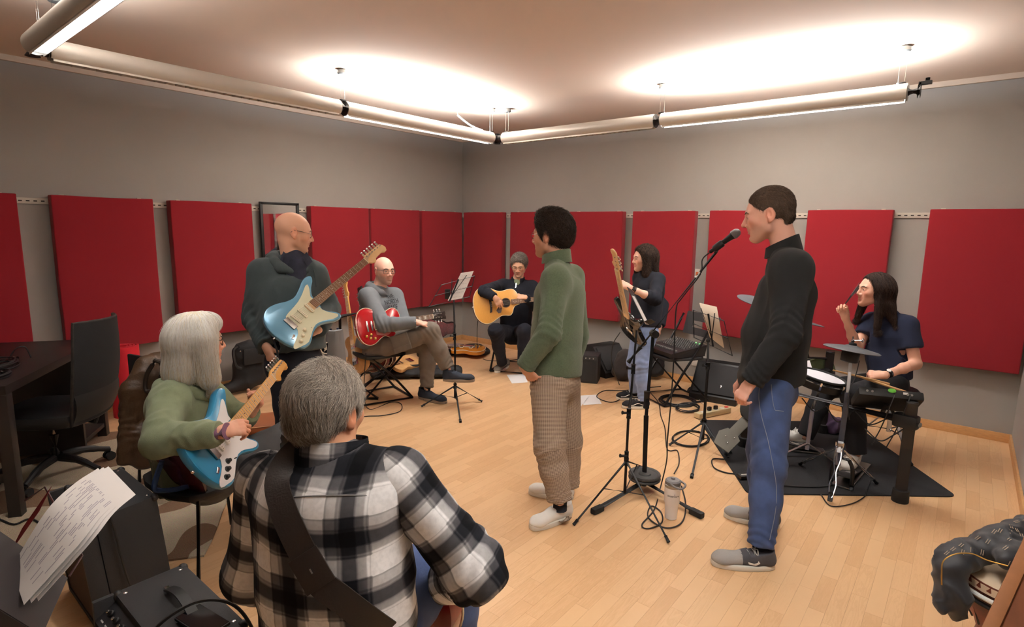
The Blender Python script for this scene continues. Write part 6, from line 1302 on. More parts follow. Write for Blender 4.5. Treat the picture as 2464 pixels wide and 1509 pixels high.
def text_on(parent, txt, p, xx, nrm, size, m, name='lettering', ext=.0006, bend=None):
    tc = bpy.data.curves.new(name, 'FONT'); tc.body = txt; tc.size = size; tc.extrude = ext; tc.align_x = 'CENTER'; tc.align_y = 'CENTER'; o = bpy.data.objects.new(name, tc); COL.objects.link(o); tc.materials.append(m)
    dg = bpy.context.evaluated_depsgraph_get(); me = bpy.data.meshes.new_from_object(o.evaluated_get(dg)); bpy.data.objects.remove(o); zz = unit(nrm); xx = unit(np.asarray(xx)-zz*(np.asarray(xx)@zz)); yy = np.cross(zz, xx); p = np.asarray(p)-np.array(wloc(parent))
    for v in me.vertices:
        c = np.array(v.co); off = 0.0
        if bend: a = c[0]/bend; q = p+xx*bend*math.sin(a)+yy*c[1]+zz*(c[2]+bend*(math.cos(a)-1))
        else: q = p+xx*c[0]+yy*c[1]+zz*c[2]
        v.co = Vector(q)
    no = bpy.data.objects.new(name, me); COL.objects.link(no); no.parent = parent; return no
nb = lf(1614, .15, 0, -1); text_on(t, 'accenture', bt+nb*.0445+np.array([0, 0, .150]), np.cross([0, 0, 1], nb), nb, .017, mat('print_dark', S(60, 52, 60), .7), bend=.0445)
text_on(t, '>', bt+nb*.0446+np.array([0, 0, .160])+np.cross([0, 0, 1], nb)*.006, np.cross([0, 0, 1], nb), nb, .010, mat('print_purple', S(110, 60, 130), .7), bend=.0445)
HF, HG = HOODIE
for i, t_ in enumerate(('THE', 'NORTH', 'FACE')):
    p = hit(HG, 936+3*i, 716+12*i, 4.0); n_ = HG.grad(p[None])[0]; text_on(HF.root, t_, p+n_*.019, np.cross([0, 0, 1], n_), n_, .060, mat('print_black', S(34, 36, 40), .8), 'chest_print')

# ------------------------------------------------------------------ left side: rug, desk, office chair, amplifiers
uR = unit([.57, .82, 0]); vR = unit([-.82, .57, 0]); c0 = np.array([1.025, 2.765, 0])
RUGM = bpy.data.materials.new('beige_rug'); RUGM.use_nodes = True
def rugnodes(m):
    N = m.node_tree.nodes; L = m.node_tree.links; p = N['Principled BSDF']; p.inputs['Roughness'].default_value = 1; tc = N.new('ShaderNodeTexCoord'); mp = N.new('ShaderNodeMapping'); mp.inputs['Rotation'].default_value = (0, 0, -math.atan2(uR[1], uR[0])); mp.inputs['Scale'].default_value = (2.4, 2.4, 1); L.new(tc.outputs['Object'], mp.inputs[0])
    ck = N.new('ShaderNodeTexNoise'); ck.inputs['Scale'].default_value = 1.2; ck.inputs['Detail'].default_value = 0; L.new(mp.outputs[0], ck.inputs['Vector']); cr = N.new('ShaderNodeValToRGB'); cr.color_ramp.interpolation = 'CONSTANT'; e = cr.color_ramp.elements; e[0].color = S(134, 104, 80); e[0].position = 0; e[1].position = .40; e[1].color = S(196, 180, 156); L.new(ck.outputs[0], cr.inputs[0])
    n2 = N.new('ShaderNodeTexNoise'); n2.inputs['Scale'].default_value = 160; L.new(tc.outputs['Object'], n2.inputs[0]); mx = N.new('ShaderNodeMix'); mx.data_type = 'RGBA'; mx.blend_type = 'MULTIPLY'; mx.inputs[0].default_value = .45; L.new(cr.outputs[0], mx.inputs[6]); L.new(n2.outputs['Color'], mx.inputs[7]); L.new(mx.outputs[2], p.inputs[0]); b = N.new('ShaderNodeBump'); b.inputs['Strength'].default_value = .9; b.inputs['Distance'].default_value = .006; L.new(n2.outputs[0], b.inputs['Height']); L.new(b.outputs[0], p.inputs['Normal'])
rugnodes(RUGM)
def rugpoly(o, U, Vv):
    pts = []; k = 14
    for i in range(k): pts.append(o+uR*U*i/k+vR*.006*math.sin(i*5))
    for i in range(k): pts.append(o+uR*U+vR*Vv*i/k+uR*.006*math.sin(i*4))
    for i in range(k): pts.append(o+uR*U*(1-i/k)+vR*Vv)
    for i in range(k): pts.append(o+vR*Vv*(1-i/k)+uR*.006*math.sin(i*6))
    return pts
rp = rugpoly(c0, 2.0, 1.75); x = MB().prism([tuple(p[:2]) for p in rp], .0, .012, bev=.004).build('rug', RUGM, loc=(1.025, 2.765, 0)); tag(x, 'beige and brown pile rug under the chairs at the left', 'rug')
# desk: right edge from A to B
DKW = mat('black_brown_desk', S(34, 27, 26), .45, var=.1, vscale=20); A = np.array([.535, 3.90, 0]); B = np.array([1.25, 5.0, 0]); du = unit(B-A); dv = np.array([-du[1], du[0], 0]); LD_ = np.linalg.norm(B-A); RD = basis(du, dv, np.array([0, 0, 1.])); W_ = .72; zt = .755
T_ = lambda a, b, z: A+du*a+dv*b+np.array([0, 0, z]); t = thing('desk', 'black-brown desk with lower shelf at the left wall', 'desk', A)
MB().box(T_(LD_/2, W_/2, zt-.025), (LD_, W_, .05), RD, bev=.004).build('desk_top', DKW, t)
for a in (.03, LD_-.03):
    for b in (.03, W_-.03): MB().box(T_(a, b, (zt-.05)/2), (.06, .06, zt-.05), RD, bev=.003).build('leg', DKW, t)
MB().box(T_(.03, W_/2, .24), (.045, W_-.12, .05), RD).build('stretcher', DKW, t); MB().box(T_(LD_-.21, W_/2, .395), (.36, W_-.02, .03), RD, bev=.003).build('shelf', DKW, t); MB().box(T_(LD_-.21, W_/2, .10), (.36, W_-.02, .03), RD, bev=.003).build('shelf', DKW, t); MB().box(T_(LD_-.40, W_/2, .37), (.03, W_-.02, .66), RD).build('side_panel', DKW, t)
r = random.Random(5)
cols = [(200, 196, 190), (150, 40, 40), (60, 60, 110), (190, 170, 130), (90, 60, 50), (220, 216, 206)]
lab = ['white paper pack with blue and red print on the desk shelf', 'red-brown booklet lowest on the desk shelf', 'dark blue book in the pile on the desk shelf', 'tan book in the pile on the desk shelf', 'brown book near the top of the pile on the desk shelf', 'cream book on top of the pile on the desk shelf']
z = .411
for i in (1, 2, 3, 4, 5):
    h = r.uniform(.018, .032); x = MB().box(T_(LD_-.17, .20, z+h/2), (.20, .15, h), RD@rotz(r.uniform(-.12, .12)), bev=.003).build('book', mat('book_%d' % i, S(*cols[i]), .7), loc=tuple(T_(LD_-.17, .20, z))); tag(x, lab[i], 'book', 'books on the desk shelf'); z += h+.001
t2 = thing('paper_pack', lab[0], 'paper pack', T_(LD_-.10, .07, .411)); MB().box(T_(LD_-.10, .07, .447), (.17, .11, .07), RD@rotz(.2), bev=.003).build('pack', WHITEP, t2); MB().box(T_(LD_-.10, .07, .4835), (.10, .05, .002), RD@rotz(.2)).build('print_patch', mat('print_blue', S(50, 54, 110), .7), t2); MB().box(T_(LD_-.07, .085, .4836), (.04, .03, .002), RD@rotz(.2)).build('print_patch', mat('print_red', S(190, 50, 50), .7), t2)
def coil(label, c, r0, turns, r=.004, rz=0., sq=1.0, thick=.02, m=CABLE, seed=1, name='cable_coil', plugs=0):
    rr = random.Random(seed); P = []
    for i in range(turns*22):
        a = i/22*2*math.pi; q = r0*(1+.10*math.sin(a*.13+seed)+rr.uniform(-.025, .025)); P.append(np.asarray(c)+rotz(rz)@np.array([q*math.cos(a), q*sq*math.sin(a), .006+thick*(.5+.5*math.sin(a*.31+seed*2))]))
    t_ = thing(name, label, 'cable', c); MB().tube(P, r, 5).build('loop', m, t_)
    for k in range(plugs): a = P[0] if k == 0 else P[-1]; d = unit(np.array([math.cos(k*2.1+seed), math.sin(k*2.1+seed), .05])); MB().cyl(a, a+d*.035, .008, seg=10).build('plug', CHROME, t_)
    return t_
coil('large black cable coil at the back of the desk top', T_(.42, .26, zt), .165, 7, sq=.62, rz=.9, seed=3, thick=.035, plugs=2); coil('small black cable coil at the front corner of the desk top', T_(.19, .16, zt), .125, 6, sq=.6, rz=.9, seed=5, thick=.02, plugs=1)
MB_ = MB().tube(spline([T_(.66, .28, zt+.004), T_(.68, .24, zt+.07), T_(.70, .20, zt+.075), T_(.71, .18, zt+.004)], 6), .004, 6).build('cable', CABLE, loc=tuple(T_(.66, .28, zt))); tag(MB_, 'short black cable loop standing up at the far end of the desk top', 'cable')
jc = T_(.48, .60, zt); t2 = thing('glass_jar', 'brown glass jar with a dark lid on the desk', 'jar', jc); MB().lathe([(.04, 0), (.055, .003), (.058, .03), (.058, .075), (.05, .09), (.045, .095)], jc, seg=24).build('glass', mat('brown_glass', S(46, 20, 14), .1, coat=.5), t2); MB().lathe([(.046, .094), (.050, .096), (.050, .112), (.044, .115)], jc, seg=24).build('lid', mat('dark_lid', S(60, 46, 36), .35, .5), t2)
pc_ = T_(.30, .60, zt); t2 = thing('pen_cup', 'dark mesh pen cup with pencils on the desk', 'pen cup', pc_); MB().lathe([(.035, 0), (.040, .003), (.042, .10), (.038, .10), (.036, .006)], pc_, seg=18).build('cup', BLACK, t2)
for k, (dx, cc) in enumerate(((.02, (170, 130, 90)), (-.015, (180, 50, 60)), (.0, (50, 50, 60)))): MB().tube([pc_+np.array([dx*.3, 0, .01]), pc_+np.array([dx*1.5, .01*k, .165])], .004, 6).build('pencil', mat('pencil_%d' % k, S(*cc), .6), t2)
# office chair
cc = np.array([.80, 4.37, .012]); yaw = math.radians(136); RC = rotz(yaw); TC = lambda x, y, z: cc+RC@np.array([x, y, z]); t = thing('office_chair', 'black mesh-back office chair with star base in front of the desk', 'office chair', cc)
for k in range(5):
    a = k*2*math.pi/5+.35; e = TC(.30*math.cos(a), .30*math.sin(a), .075); MB().tube(spline([TC(0, 0, .13), TC(.15*math.cos(a), .15*math.sin(a), .125), e], 5), [.026]*5+[.022]*3+[.018]*3, 10).build('base_arm', BLACKP, t)
    for s_ in (-1, 1): q = TC(.30*math.cos(a)-s_*.018*math.sin(a), .30*math.sin(a)+s_*.018*math.cos(a), .03); ax = RC@np.array([-math.sin(a), math.cos(a), 0]); MB().cyl(q-ax*.009, q+ax*.009, .029, seg=16).build('caster', RUBBER, t)
    MB().tube([e, e-np.array([0, 0, .05])], .014, 8).build('caster_stem', BLACKP, t)
MB().cyl(TC(0, 0, .12), TC(0, 0, .28), .026, seg=14).build('gas_lift', BLACKP, t); MB().cyl(TC(0, 0, .26), TC(0, 0, .38), .014, seg=14).build('piston', CHROME, t)
xf(MB().prism([tuple(p[:2]) for p in smooth_loop([(-.23, -.22), (-.24, 0), (-.23, .22), (.05, .25), (.23, .21), (.26, 0), (.23, -.21), (.05, -.25)], 4)], 0, .085, bev=.03), RC, cc+np.array([0, 0, .385])).build('seat', mat('black_leatherette', S(22, 22, 23), .45, bump=.2, bscale=150), t)
BK = lambda u, v: TC(-.27-.055*math.sin(v*math.pi*.9)*1.0-.10*v**2+.085*(2*u-1)**2*(.4+.6*v), (u-.5)*(.40+.06*math.sin(v*math.pi)), .40+.62*v)
MB().grid(BK, 16, 18, thick=.012).build('backrest', mat('black_mesh_back', S(24, 24, 27), .8, bump=.5, bscale=500), t)
edge = [BK(0, v) for v in np.linspace(0, 1, 14)]+[BK(u, 1) for u in np.linspace(.08, 1, 12)]+[BK(1, v) for v in np.linspace(.94, 0, 14)]+[BK(u, 0) for u in np.linspace(.92, .08, 10)]
MB().tube(edge, .011, 8, closed=True).build('back_rim', mat('worn_black_rim', S(44, 40, 38), .5, var=.5, vscale=30), t); MB().tube([TC(-.05, 0, .38), TC(-.25, 0, .36), BK(.5, .12)], .018, 8).build('back_bracket', BLACKP, t)
def lump(v): return v
m = MB().grid(lambda u, v: BK(u, .02+.30*v)+unit(BK(.5, .1)-cc)*.0+RC@np.array([-.020*math.sin(math.pi*v), 0, 0]), 10, 6, thick=.01); m.build('lumbar_pad', mat('black_pad', S(30, 29, 30), .6), t)
# red foam roll behind the desk
rb = FL(262, 1052); rb = np.array([1.50, 5.42, 0]); t = thing('foam_roll', 'bright red rolled-up mat standing behind the desk leg', 'foam roll', rb); RR = mat('red_foam', S(206, 34, 50), .9, bump=.3, bscale=200)
P = [rb+np.array([(.045+.075*k/60)*math.cos(k*.32), (.045+.075*k/60)*math.sin(k*.32), 0]) for k in range(60)]
MB().grid(lambda u, v: P[min(59, int(u*59))]+np.array([0, 0, .60*v]), 59, 1, thick=.016).build('rolled_sheet', RR, t)
# amplifiers
TOLEX = mat('black_tolex', S(40, 40, 43), .6, bump=.5, bscale=700); CLOTHG = mat('grille_cloth', S(60, 40, 30), .9, bump=.5, bscale=500); PANELM = mat('amp_panel', S(46, 46, 50), .45)
def amp(label, x0, x1, y0, y1, h, tilt=0., handle=True, nk=8):
    c = np.array([(x0+x1)/2, (y0+y1)/2, 0.014 if y1 > 2.5 else 0]); R = roty(tilt); sx, sy = x1-x0, y1-y0; T_ = lambda x, y, z: c+R@np.array([x, y, z]); t = thing('guitar_amplifier', label, 'amplifier', c)   # front towards -x
    MB().box(T_(.03, 0, h/2), (sx-.06, sy, h), R, bev=.012).build('cabinet', TOLEX, t); MB().box(T_(-sx/2+.03, 0, h*.40), (.05, sy-.04, h*.72), R).build('grille', CLOTHG, t)
    for (a, b) in ((-sy/2+.009, .018), (sy/2-.009, .018)): MB().box(T_(-sx/2+.03, a, h/2), (.06, b, h), R, bev=.005).build('front_cheek', TOLEX, t)
    MB().box(T_(-sx/2+.03, 0, .012), (.06, sy, .024), R, bev=.004).build('front_cheek', TOLEX, t)
    pz = h-.045; Rp = R@roty(-.55); MB().box(T_(-sx/2+.040, 0, pz), (.085, sy-.036, .012), Rp).build('control_panel', PANELM, t)
    for k in range(nk):
        q = T_(-sx/2+.036, -sy/2+.06+k*(sy-.12)/(nk-1), pz+.008); kb = MB().lathe([(.011, 0), (.011, .006), (.007, .008), (.006, .018), (.005, .019)], q, Rp@np.array([0, 0, 1.]), 12).build('knob', BLACKP, t); MB().lathe([(.0055, .019), (.005, .0205)], q, Rp@np.array([0, 0, 1.]), 10).build('knob_cap', CHROME, kb)
    m = MB()
    for k in range(nk+3): q = T_(-sx/2+.012, -sy/2+.05+k*(sy-.10)/(nk+2), pz-.008); m.box(q, (.004, .018, .002), Rp)
    o = m.build('panel_print', mat('panel_white', S(190, 190, 192), .6), t, 0); o['kind'] = 'stuff'
    if handle:
        MB().grid(lambda u, v: T_(.04+(v-.5)*.03, (u-.5)*.20, h+.008+.026*math.sin(u*math.pi)), 12, 2, thick=.006).build('handle', BLACKP, t)
        for s_ in (-1, 1): MB().box(T_(.04, s_*.105, h+.006), (.016, .034, .010), R, bev=.003).build('handle_end', CHROME, t)
    for px_ in (-1, 1):
        for py_ in (-1, 1): MB().ball(T_(.03+px_*(sx/2-.04), py_*(sy/2-.012), h-.012), .017, 10, 8).build('corner_guard', BLACKP, t)
        for py_ in (-1, 1): MB().ball(T_(.03+px_*(sx/2-.055), py_*(sy/2-.035), h), (.007, .007, .003), 8, 6).build('rivet', CHROME, t)
    return t, T_, R
a1, TA1, RA1 = amp('tall black guitar amplifier with top handle standing on the rug edge', .53, .81, 2.52, 2.95, .48, tilt=-.08); a2, TA2, RA2 = amp('grey-black guitar amplifier in front with a phone on its top', .42, .695, 1.585, 2.055, .43)
q = TA2(.045, -.075, .442); t = thing('phone', 'black phone lying face up on the front amplifier', 'phone', q); Rq = rotz(.15); MB().box(q+np.array([.0, -.07, 0]), (.08, .16, .010), Rq, bev=.004).build('body', BLACKP, t); MB().box(q+np.array([.0, -.07, .0056]), (.074, .152, .001), Rq).build('screen', mat('dark_screen', S(12, 14, 22), .06), t)
cable('black cable plugged into the tall amplifier and hanging down its side', [TA1(-.10, -.10, .50), TA1(-.07, -.14, .54), TA1(-.04, -.19, .52), TA1(-.03, -.235, .44), TA1(-.02, -.24, .2), TA1(.0, -.26, .02)], .005); cable('black cable arching over the handle of the front amplifier', [TA2(-.08, -.12, .43), TA2(-.07, -.15, .50), TA2(.02, -.17, .53), TA2(.10, -.20, .50), TA2(.14, -.24, .43), TA2(.16, -.28, .30)], .005); cable('black cable with thick plug leaving the front of the front amplifier', [TA2(-.12, .12, .36), TA2(-.17, .13, .34), TA2(-.22, .10, .28), TA2(-.27, 0, .12), TA2(-.30, -.2, .01)], .006)
# brown leather jacket on a chair
LEA = mat('brown_leather', S(72, 52, 34), .45, var=.25, vscale=14, bump=.5, bscale=120); D = 3.25; g = SDF(); q = PD
hb = q(400, 1000, D+.18); t = thing('chair', 'chair hidden under the brown leather jacket behind the white-haired woman', 'chair', (hb[0], hb[1], 0.012)); fj = lf(400, .8, 0, .5); sj = np.cross([0, 0, 1], fj)
for a in (-1, 1):
    for b in (-1, 1): MB().tube([np.array([hb[0], hb[1], .46])+fj*(a*.17+.12)+sj*b*.18, np.array([hb[0], hb[1], .012])+fj*(a*.20+.12)+sj*b*.20], .011, 8).build('leg', BLACK, t)
MB().box(np.array([hb[0], hb[1], .46])+fj*.12, (.40, .40, .03), basis(fj, sj, np.array([0, 0, 1.])), bev=.008).build('seat', BSEAT, t); MB().box(np.array([hb[0], hb[1], .66])-fj*.08, (.02, .38, .36), basis(fj, sj, np.array([0, 0, 1.])), bev=.008).build('backrest', BSEAT, t)
g.cap(q(372, 868, D+.05), q(430, 862, D+.12), .045, .045, .05); g.cap(q(385, 900, D+.02), q(385, 1085, D+.02), .060, .065, .05, lat=lf(385, 1, 0, .25), wa=.10, wb=.10); g.cap(q(352, 880, D-.02), q(318, 940, D-.08), .055, .055, .04); g.cap(q(318, 940, D-.08), q(300, 1110, D-.10), .055, .042, .03); g.cut(q(300, 1116, D-.10), (0, 0, -1), .09, .004); g.cap(q(352, 1040, D-.06), q(352, 1110, D-.06), .040, .045, .03, lat=lf(352, 1, 0, .2), wa=.065, wb=.065)
g.cut(q(360, 1128, D), (0, 0, -1), .16, .004)
tj = thing('leather_jacket', 'worn brown leather jacket hung over a chair back behind the white-haired woman', 'jacket', q(360, 1120, D)); solid(g, .009, 'shell', LEA, tj, .007, 16, 5, [(q(306, 1030, D-.09), (0, 0, 1), .25, .09, .004, .05)])
MB().tube(spline([q(372, 870, D-.08), q(352, 905, D-.08), q(352, 940, D-.08), q(378, 930, D-.08), q(392, 880, D-.08), q(372, 866, D-.08)], 5), .012, 8).build('collar_loop', mat('dark_leather', S(38, 28, 20), .5), tj); MB().tube([q(334, 1062, D-.12), q(352, 1070, D-.14), q(372, 1066, D-.13)], .006, 6).build('pocket_seam', mat('dark_leather', S(38, 28, 20), .5), tj)

# ------------------------------------------------------------------ mirror
t = thing('mirror', 'tall black-framed mirror hung between red panels on the left wall', 'mirror', (3.02, YW, 1.82)); x0, x1, z0, z1 = 2.815, 3.235, .75, 1.845
for (c, s_) in (((x0+.012, YW-.055, (z0+z1)/2), (.026, .03, z1-z0)), ((x1-.012, YW-.055, (z0+z1)/2), (.026, .03, z1-z0)), (((x0+x1)/2, YW-.055, z1-.012), (x1-x0, .03, .026)), (((x0+x1)/2, YW-.055, z0+.012), (x1-x0, .03, .026))): MB().box(c, s_, bev=.003).build('frame_bar', BLACK, t)
MB().box(((x0+x1)/2, YW-.052, (z0+z1)/2), (x1-x0-.04, .006, z1-z0-.04), rotz(.0)).build('mirror_glass', mat('mirror_silver', S(235, 235, 235), .02, 1.0), t); MB().box(((x0+x1)/2, YW-.025, (z0+z1)/2), (x1-x0-.06, .045, z1-z0-.06)).build('backing', BLACKP, t)

# ------------------------------------------------------------------ bags and cases on the floor
BAGM = mat('black_nylon', S(24, 24, 27), .7, bump=.4, bscale=300); VELV = mat('red_velvet', S(110, 12, 28), .95, sheen=.6, bump=.6, bscale=60, var=.4, vscale=30)
def bag(label, prims, name='gig_bag', m=BAGM, h=.011, amp_=.008, base=None, cat='bag', seed=3):
    g = SDF(); 
    for p in prims: g.cap(*p[:2], *p[2:4], .04, **(p[4] if len(p) > 4 else {}))
    P0 = np.mean([p[0] for p in prims], 0) if base is None else base; g.cut((P0[0], P0[1], .003), (0, 0, -1), 2.0, .004); t_ = thing(name, label, cat, (P0[0], P0[1], .0)); solid(g, h, 'shell', m, t_, amp_, 16, seed); return t_
up = np.array([0, 0, 1.])
w = np.array([2.52, 5.36, 0]); t = bag('black backpack-style bag slumped against the left wall behind the bald man', [(w+(0, 0, .12), w+(.02, .02, .42), .09, .08, dict(lat=(1, 0, 0), wa=.17, wb=.15)), (w+(-.05, -.03, .08), w+(-.40, .0, .05), .06, .04)], 'backpack')
MB().tube(spline([w+(-.12, -.07, .47), w+(-.18, -.09, .44), w+(-.17, -.10, .30), w+(-.12, -.10, .26)], 5), .014, 6).build('shoulder_strap', BAGM, t); MB().box(w+(.02, -.085, .36), (.22, .03, .16), bev=.02).build('front_flap', BAGM, t); MB().ball(w+(-.12, -.10, .43), .008, 8, 6).build('buckle', CHROME, t)
b0 = FL(600, 1040); b1 = FL(700, 1030); t = bag('brown leather instrument case lying on the floor behind the blue guitar neck', [(b0+(0, 0, .06), b1+(0, 0, .06), .07, .07, dict(lat=unit(np.cross(up, b1-b0)), wa=.16, wb=.16))], 'instrument_case', mat('tan_leather_case', S(150, 84, 44), .5, bump=.2, bscale=150), cat='case', amp_=.001)
s_ = unit(np.cross(up, b1-b0)); s_ = s_ if s_@_fw < 0 else -s_; MB().tube([b0+s_*.155+up*.085, b1+s_*.155+up*.085], .004, 6).build('stitching', mat('stitch_tan', S(190, 140, 96), .7), t)
c1, c2 = FL(905, 905), FL(1100, 905); t = bag('black padded gig bag lying along the floor under the folding chair', [(c1+(0, 0, .05), c2+(0, 0, .05), .055, .05, dict(lat=unit(np.cross(up, c2-c1)), wa=.17, wb=.13)), (c1*.4+c2*.6+(0, 0, .08), c2+(0, 0, .07), .05, .04)], seed=6, amp_=.012); MB().tube(spline([c1+(.1, 0, .11), c1*.6+c2*.4+(0, -.08, .13), c1*.4+c2*.6+(.05, .05, .13)], 5), .012, 6).build('carry_strap', BAGM, t)
c1, c2 = FL(1128, 850), FL(1160, 846); t = bag('black gig bag under the amber guitar in the corner', [(FL(1060, 846)+(0, 0, .03), FL(1150, 848)+(0, 0, .03), .035, .04, dict(lat=(0, 0, 1), wa=.045, wb=.05)), (FL(1140, 842)+(0, 0, .03), FL(1150, 850)+(0, 0, .03), .16, .16, dict(lat=(0, 0, 1), wa=.045, wb=.045))], seed=8, amp_=.005)
# open guitar case with red lining
oc = np.array([4.78, 5.12, 0]); t = thing('guitar_case', 'open black guitar case with red velvet lining in the corner', 'case', oc); bowl = [tuple(p[:2]) for p in smooth_loop([(-.22, 0), (-.19, .15), (-.05, .20), (.08, .15), (.20, .13), (.30, .08), (.42, .07), (.42, -.07), (.30, -.08), (.20, -.13), (.08, -.15), (-.05, -.20), (-.19, -.15)], 3)]
Rc = rotz(math.radians(-8)); xf(MB().prism(bowl, .0, .10, bev=.015), Rc, oc).build('case_bottom', BLACKP, t); xf(MB().prism([(p[0]*.92, p[1]*.92) for p in bowl], .09, .106, bev=.006), Rc, oc).build('lining', VELV, t)
Rl = Rc@rotx(math.radians(98)); ol = oc+Rc@np.array([0, .21, .30]); xf(MB().prism(bowl, .0, .06, bev=.012), Rl, ol).build('case_lid', BLACKP, t); xf(MB().prism([(p[0]*.92, p[1]*.92) for p in bowl], .055, .066, bev=.004), Rl, ol).build('lid_lining', VELV, t)
# guitar rack
t = thing('guitar_rack', 'black tubular guitar rack behind the folding chair', 'guitar rack', (*PD(850, 900, 5.3)[:2], 0)); ra = PD(818, 762, 5.1); rb_ = PD(905, 744, 6.05)
for p in (ra, rb_):
    f0 = np.array([p[0], p[1], 0]); MB().tube([p, f0+np.array([.05, .1, .012])], .013, 8).build('upright', BLACK, t); MB().tube([f0+np.array([.25, -.20, .012]), f0+np.array([-.05, .15, .012])], .013, 8).build('foot_bar', BLACK, t); MB().tube([p*.35+f0*.65, f0+np.array([.25, -.20, .012])], .012, 8).build('brace', BLACK, t)
MB().tube([ra, rb_], .018, 8).build('top_bar', RUBBER, t); f0 = np.array([ra[0], ra[1], .12])+np.array([.15, -.1, 0]); f1 = np.array([rb_[0], rb_[1], .12])+np.array([.15, -.1, 0]); MB().tube([f0, f1], .018, 8).build('lower_bar', RUBBER, t)
# folded banner bag with round emblem beside the bald man
e = PD(806, 842, 4.35); t = thing('tote_bag', 'grey and navy bag with round white emblem hanging behind the bald man', 'bag', e); xr = lf(806, 1, 0, .3); nr_ = lf(806, -.3, 0, -1)
MB().grid(lambda u, v: e+xr*((u-.5)*(.05+.17*v))+np.array([0, 0, .16-(.16+e[2]-.002)*v])+nr_*(.03*math.sin(math.pi*u)), 6, 8, thick=.05).build('cloth_body', mat('grey_nylon', S(118, 120, 124), .7), t)
for s_ in (-1, 1): MB().tube([e+np.array([0, 0, .17])+xr*s_*.025, e-np.array([0, 0, .18])+xr*s_*.095+nr_*.01], .009, 6).build('navy_piping', mat('navy_piping', S(24, 34, 70), .7), t)
x = MB(); q = e+np.array([0, 0, .03])-xr*.05+nr_*.05; x.tube([q+xr*.042*math.cos(a)+up*.042*math.sin(a) for a in np.linspace(0, 2*math.pi, 20, endpoint=False)], .005, 6, closed=True); x.build('emblem_ring', WHITEP, t); st = [q+nr_*.002+xr*(.032 if i % 2 == 0 else .013)*math.sin(i*math.pi/5)+up*(.032 if i % 2 == 0 else .013)*math.cos(i*math.pi/5) for i in range(10)]; MB().add(st+[q+nr_*.004], [(i, (i+1) % 10, 10) for i in range(10)]).build('emblem_star', WHITEP, t, 0); MB().lathe([(.001, 0), (.042, .0), (.042, -.006)], q, nr_, 24).build('emblem_disc', NAVYC, t)
# sheets on the floor
def floor_sheet(label, pts, z=.002): 
    P = [FL(*p, z) for p in pts]; return sheet(label, P, 0, n=1, nrm=up, cat='paper', name='paper_sheet', group='papers on the floor')
floor_sheet('single white sheet on the floor left of the green fleece man', [(1219, 902), (1262, 900), (1270, 920), (1232, 923)]); floor_sheet('white sheet on top of the papers right of the green fleece man', [(1372, 952), (1418, 953), (1388, 990), (1340, 990)], .006); floor_sheet('white sheet under the others right of the green fleece man', [(1398, 952), (1436, 950), (1448, 972), (1404, 975)])

# ------------------------------------------------------------------ drum mat and electronic drum kit
mp_ = [np.array(FL(2303, 1197)), np.array(FL(1798, 1190)), np.array(FL(1682, 1012))]; m4 = mp_[0]+mp_[2]-mp_[1]; corners = [mp_[0], mp_[1], mp_[2], m4]; pl = []
for i in range(4):
    a, b, c = corners[i-1], corners[i], corners[(i+1) % 4]
    for tt in (0, .25, .5, .75, 1): p0 = b+unit(a-b)*.05; p2 = b+unit(c-b)*.05; pl.append(tuple(((1-tt)**2*p0+2*tt*(1-tt)*b+tt*tt*p2)[:2]))
x = MB().prism(pl, 0, .008, bev=.002).build('drum_mat', mat('black_felt_mat', S(27, 27, 30), .95, bump=.4, bscale=300), loc=tuple(mp_[0]*[1, 1, 0])); tag(x, 'black drum mat with rounded corners under the electronic drums', 'mat')
t = thing('drum_rack', 'black tubular electronic drum rack with posts and cross bar', 'drum rack', FL(2165, 1206)); MZ = .008; RT = mat('rack_black', S(26, 23, 24), .45); up = np.array([0, 0, 1.])
p1 = FL(2165, 1206); top1 = PD(2194, 962, DEP(p1)-.02); top1 = np.array([p1[0]+.02, p1[1], top1[2]]); p2 = FL(1978, 1042); p3 = FL(1790, 1075)
def post(p, zt): MB().cyl([p[0], p[1], .05], [p[0], p[1], zt], .031, seg=18).build('post', RT, t); MB().lathe([(.045, 0), (.046, .004), (.044, .075), (.034, .08)], (p[0], p[1], .0), seg=20).build('rubber_foot', RUBBER, t); MB().lathe([(.031, 0), (.033, .004), (.030, .012), (.01, .014)], (p[0], p[1], zt), seg=18).build('post_cap', BLACKP, t)
post(p1, top1[2]); z2 = PD(1990, 842, DEP(p2))[2]; post(p2, z2); post(p3, .62)
jb = np.array([p1[0], p1[1], PD(2188, 1005, DEP(p1))[2]]); je = np.array([p3[0], p3[1], jb[2]]); MB().cyl(jb, je, .024, seg=16).build('cross_bar', RT, t); je2 = np.array([p2[0], p2[1], jb[2]+.02]); MB().cyl(je, je2, .022, seg=16).build('cross_bar', RT, t)
for (q, e) in ((jb, je), (je, jb)):
    d = unit(e-q); MB().box(q+d*.02, (.13, .085, .085), basis(d, np.cross(up, d), up), bev=.02).build('clamp', BLACKP, t); s_ = lf(2180, .8, 0, -.6); MB().cyl(q+s_*.03, q+s_*.062, .016, seg=10).build('clamp_bolt', STEEL, t)
for k, (a, sag) in enumerate(((.12, .05), (.3, .09), (.45, .06))): q = jb+(je-jb)*a; q2 = jb+(je-jb)*(a+.17); MB().tube(spline([q-up*.02, (q+q2)/2-up*(.03+sag), q2-up*.02], 6), .004, 5).build('rack_cable', CABLE, t)
MB().tube(spline([jb-up*.02, jb+lf(2180, -.5, -.6, -.3)*.12, jb+lf(2180, -.9, -.9, -.3)*.20, jb+lf(2180, -1.2, -.5, 0)*.24], 6), .004, 5).build('rack_cable', CABLE, t)
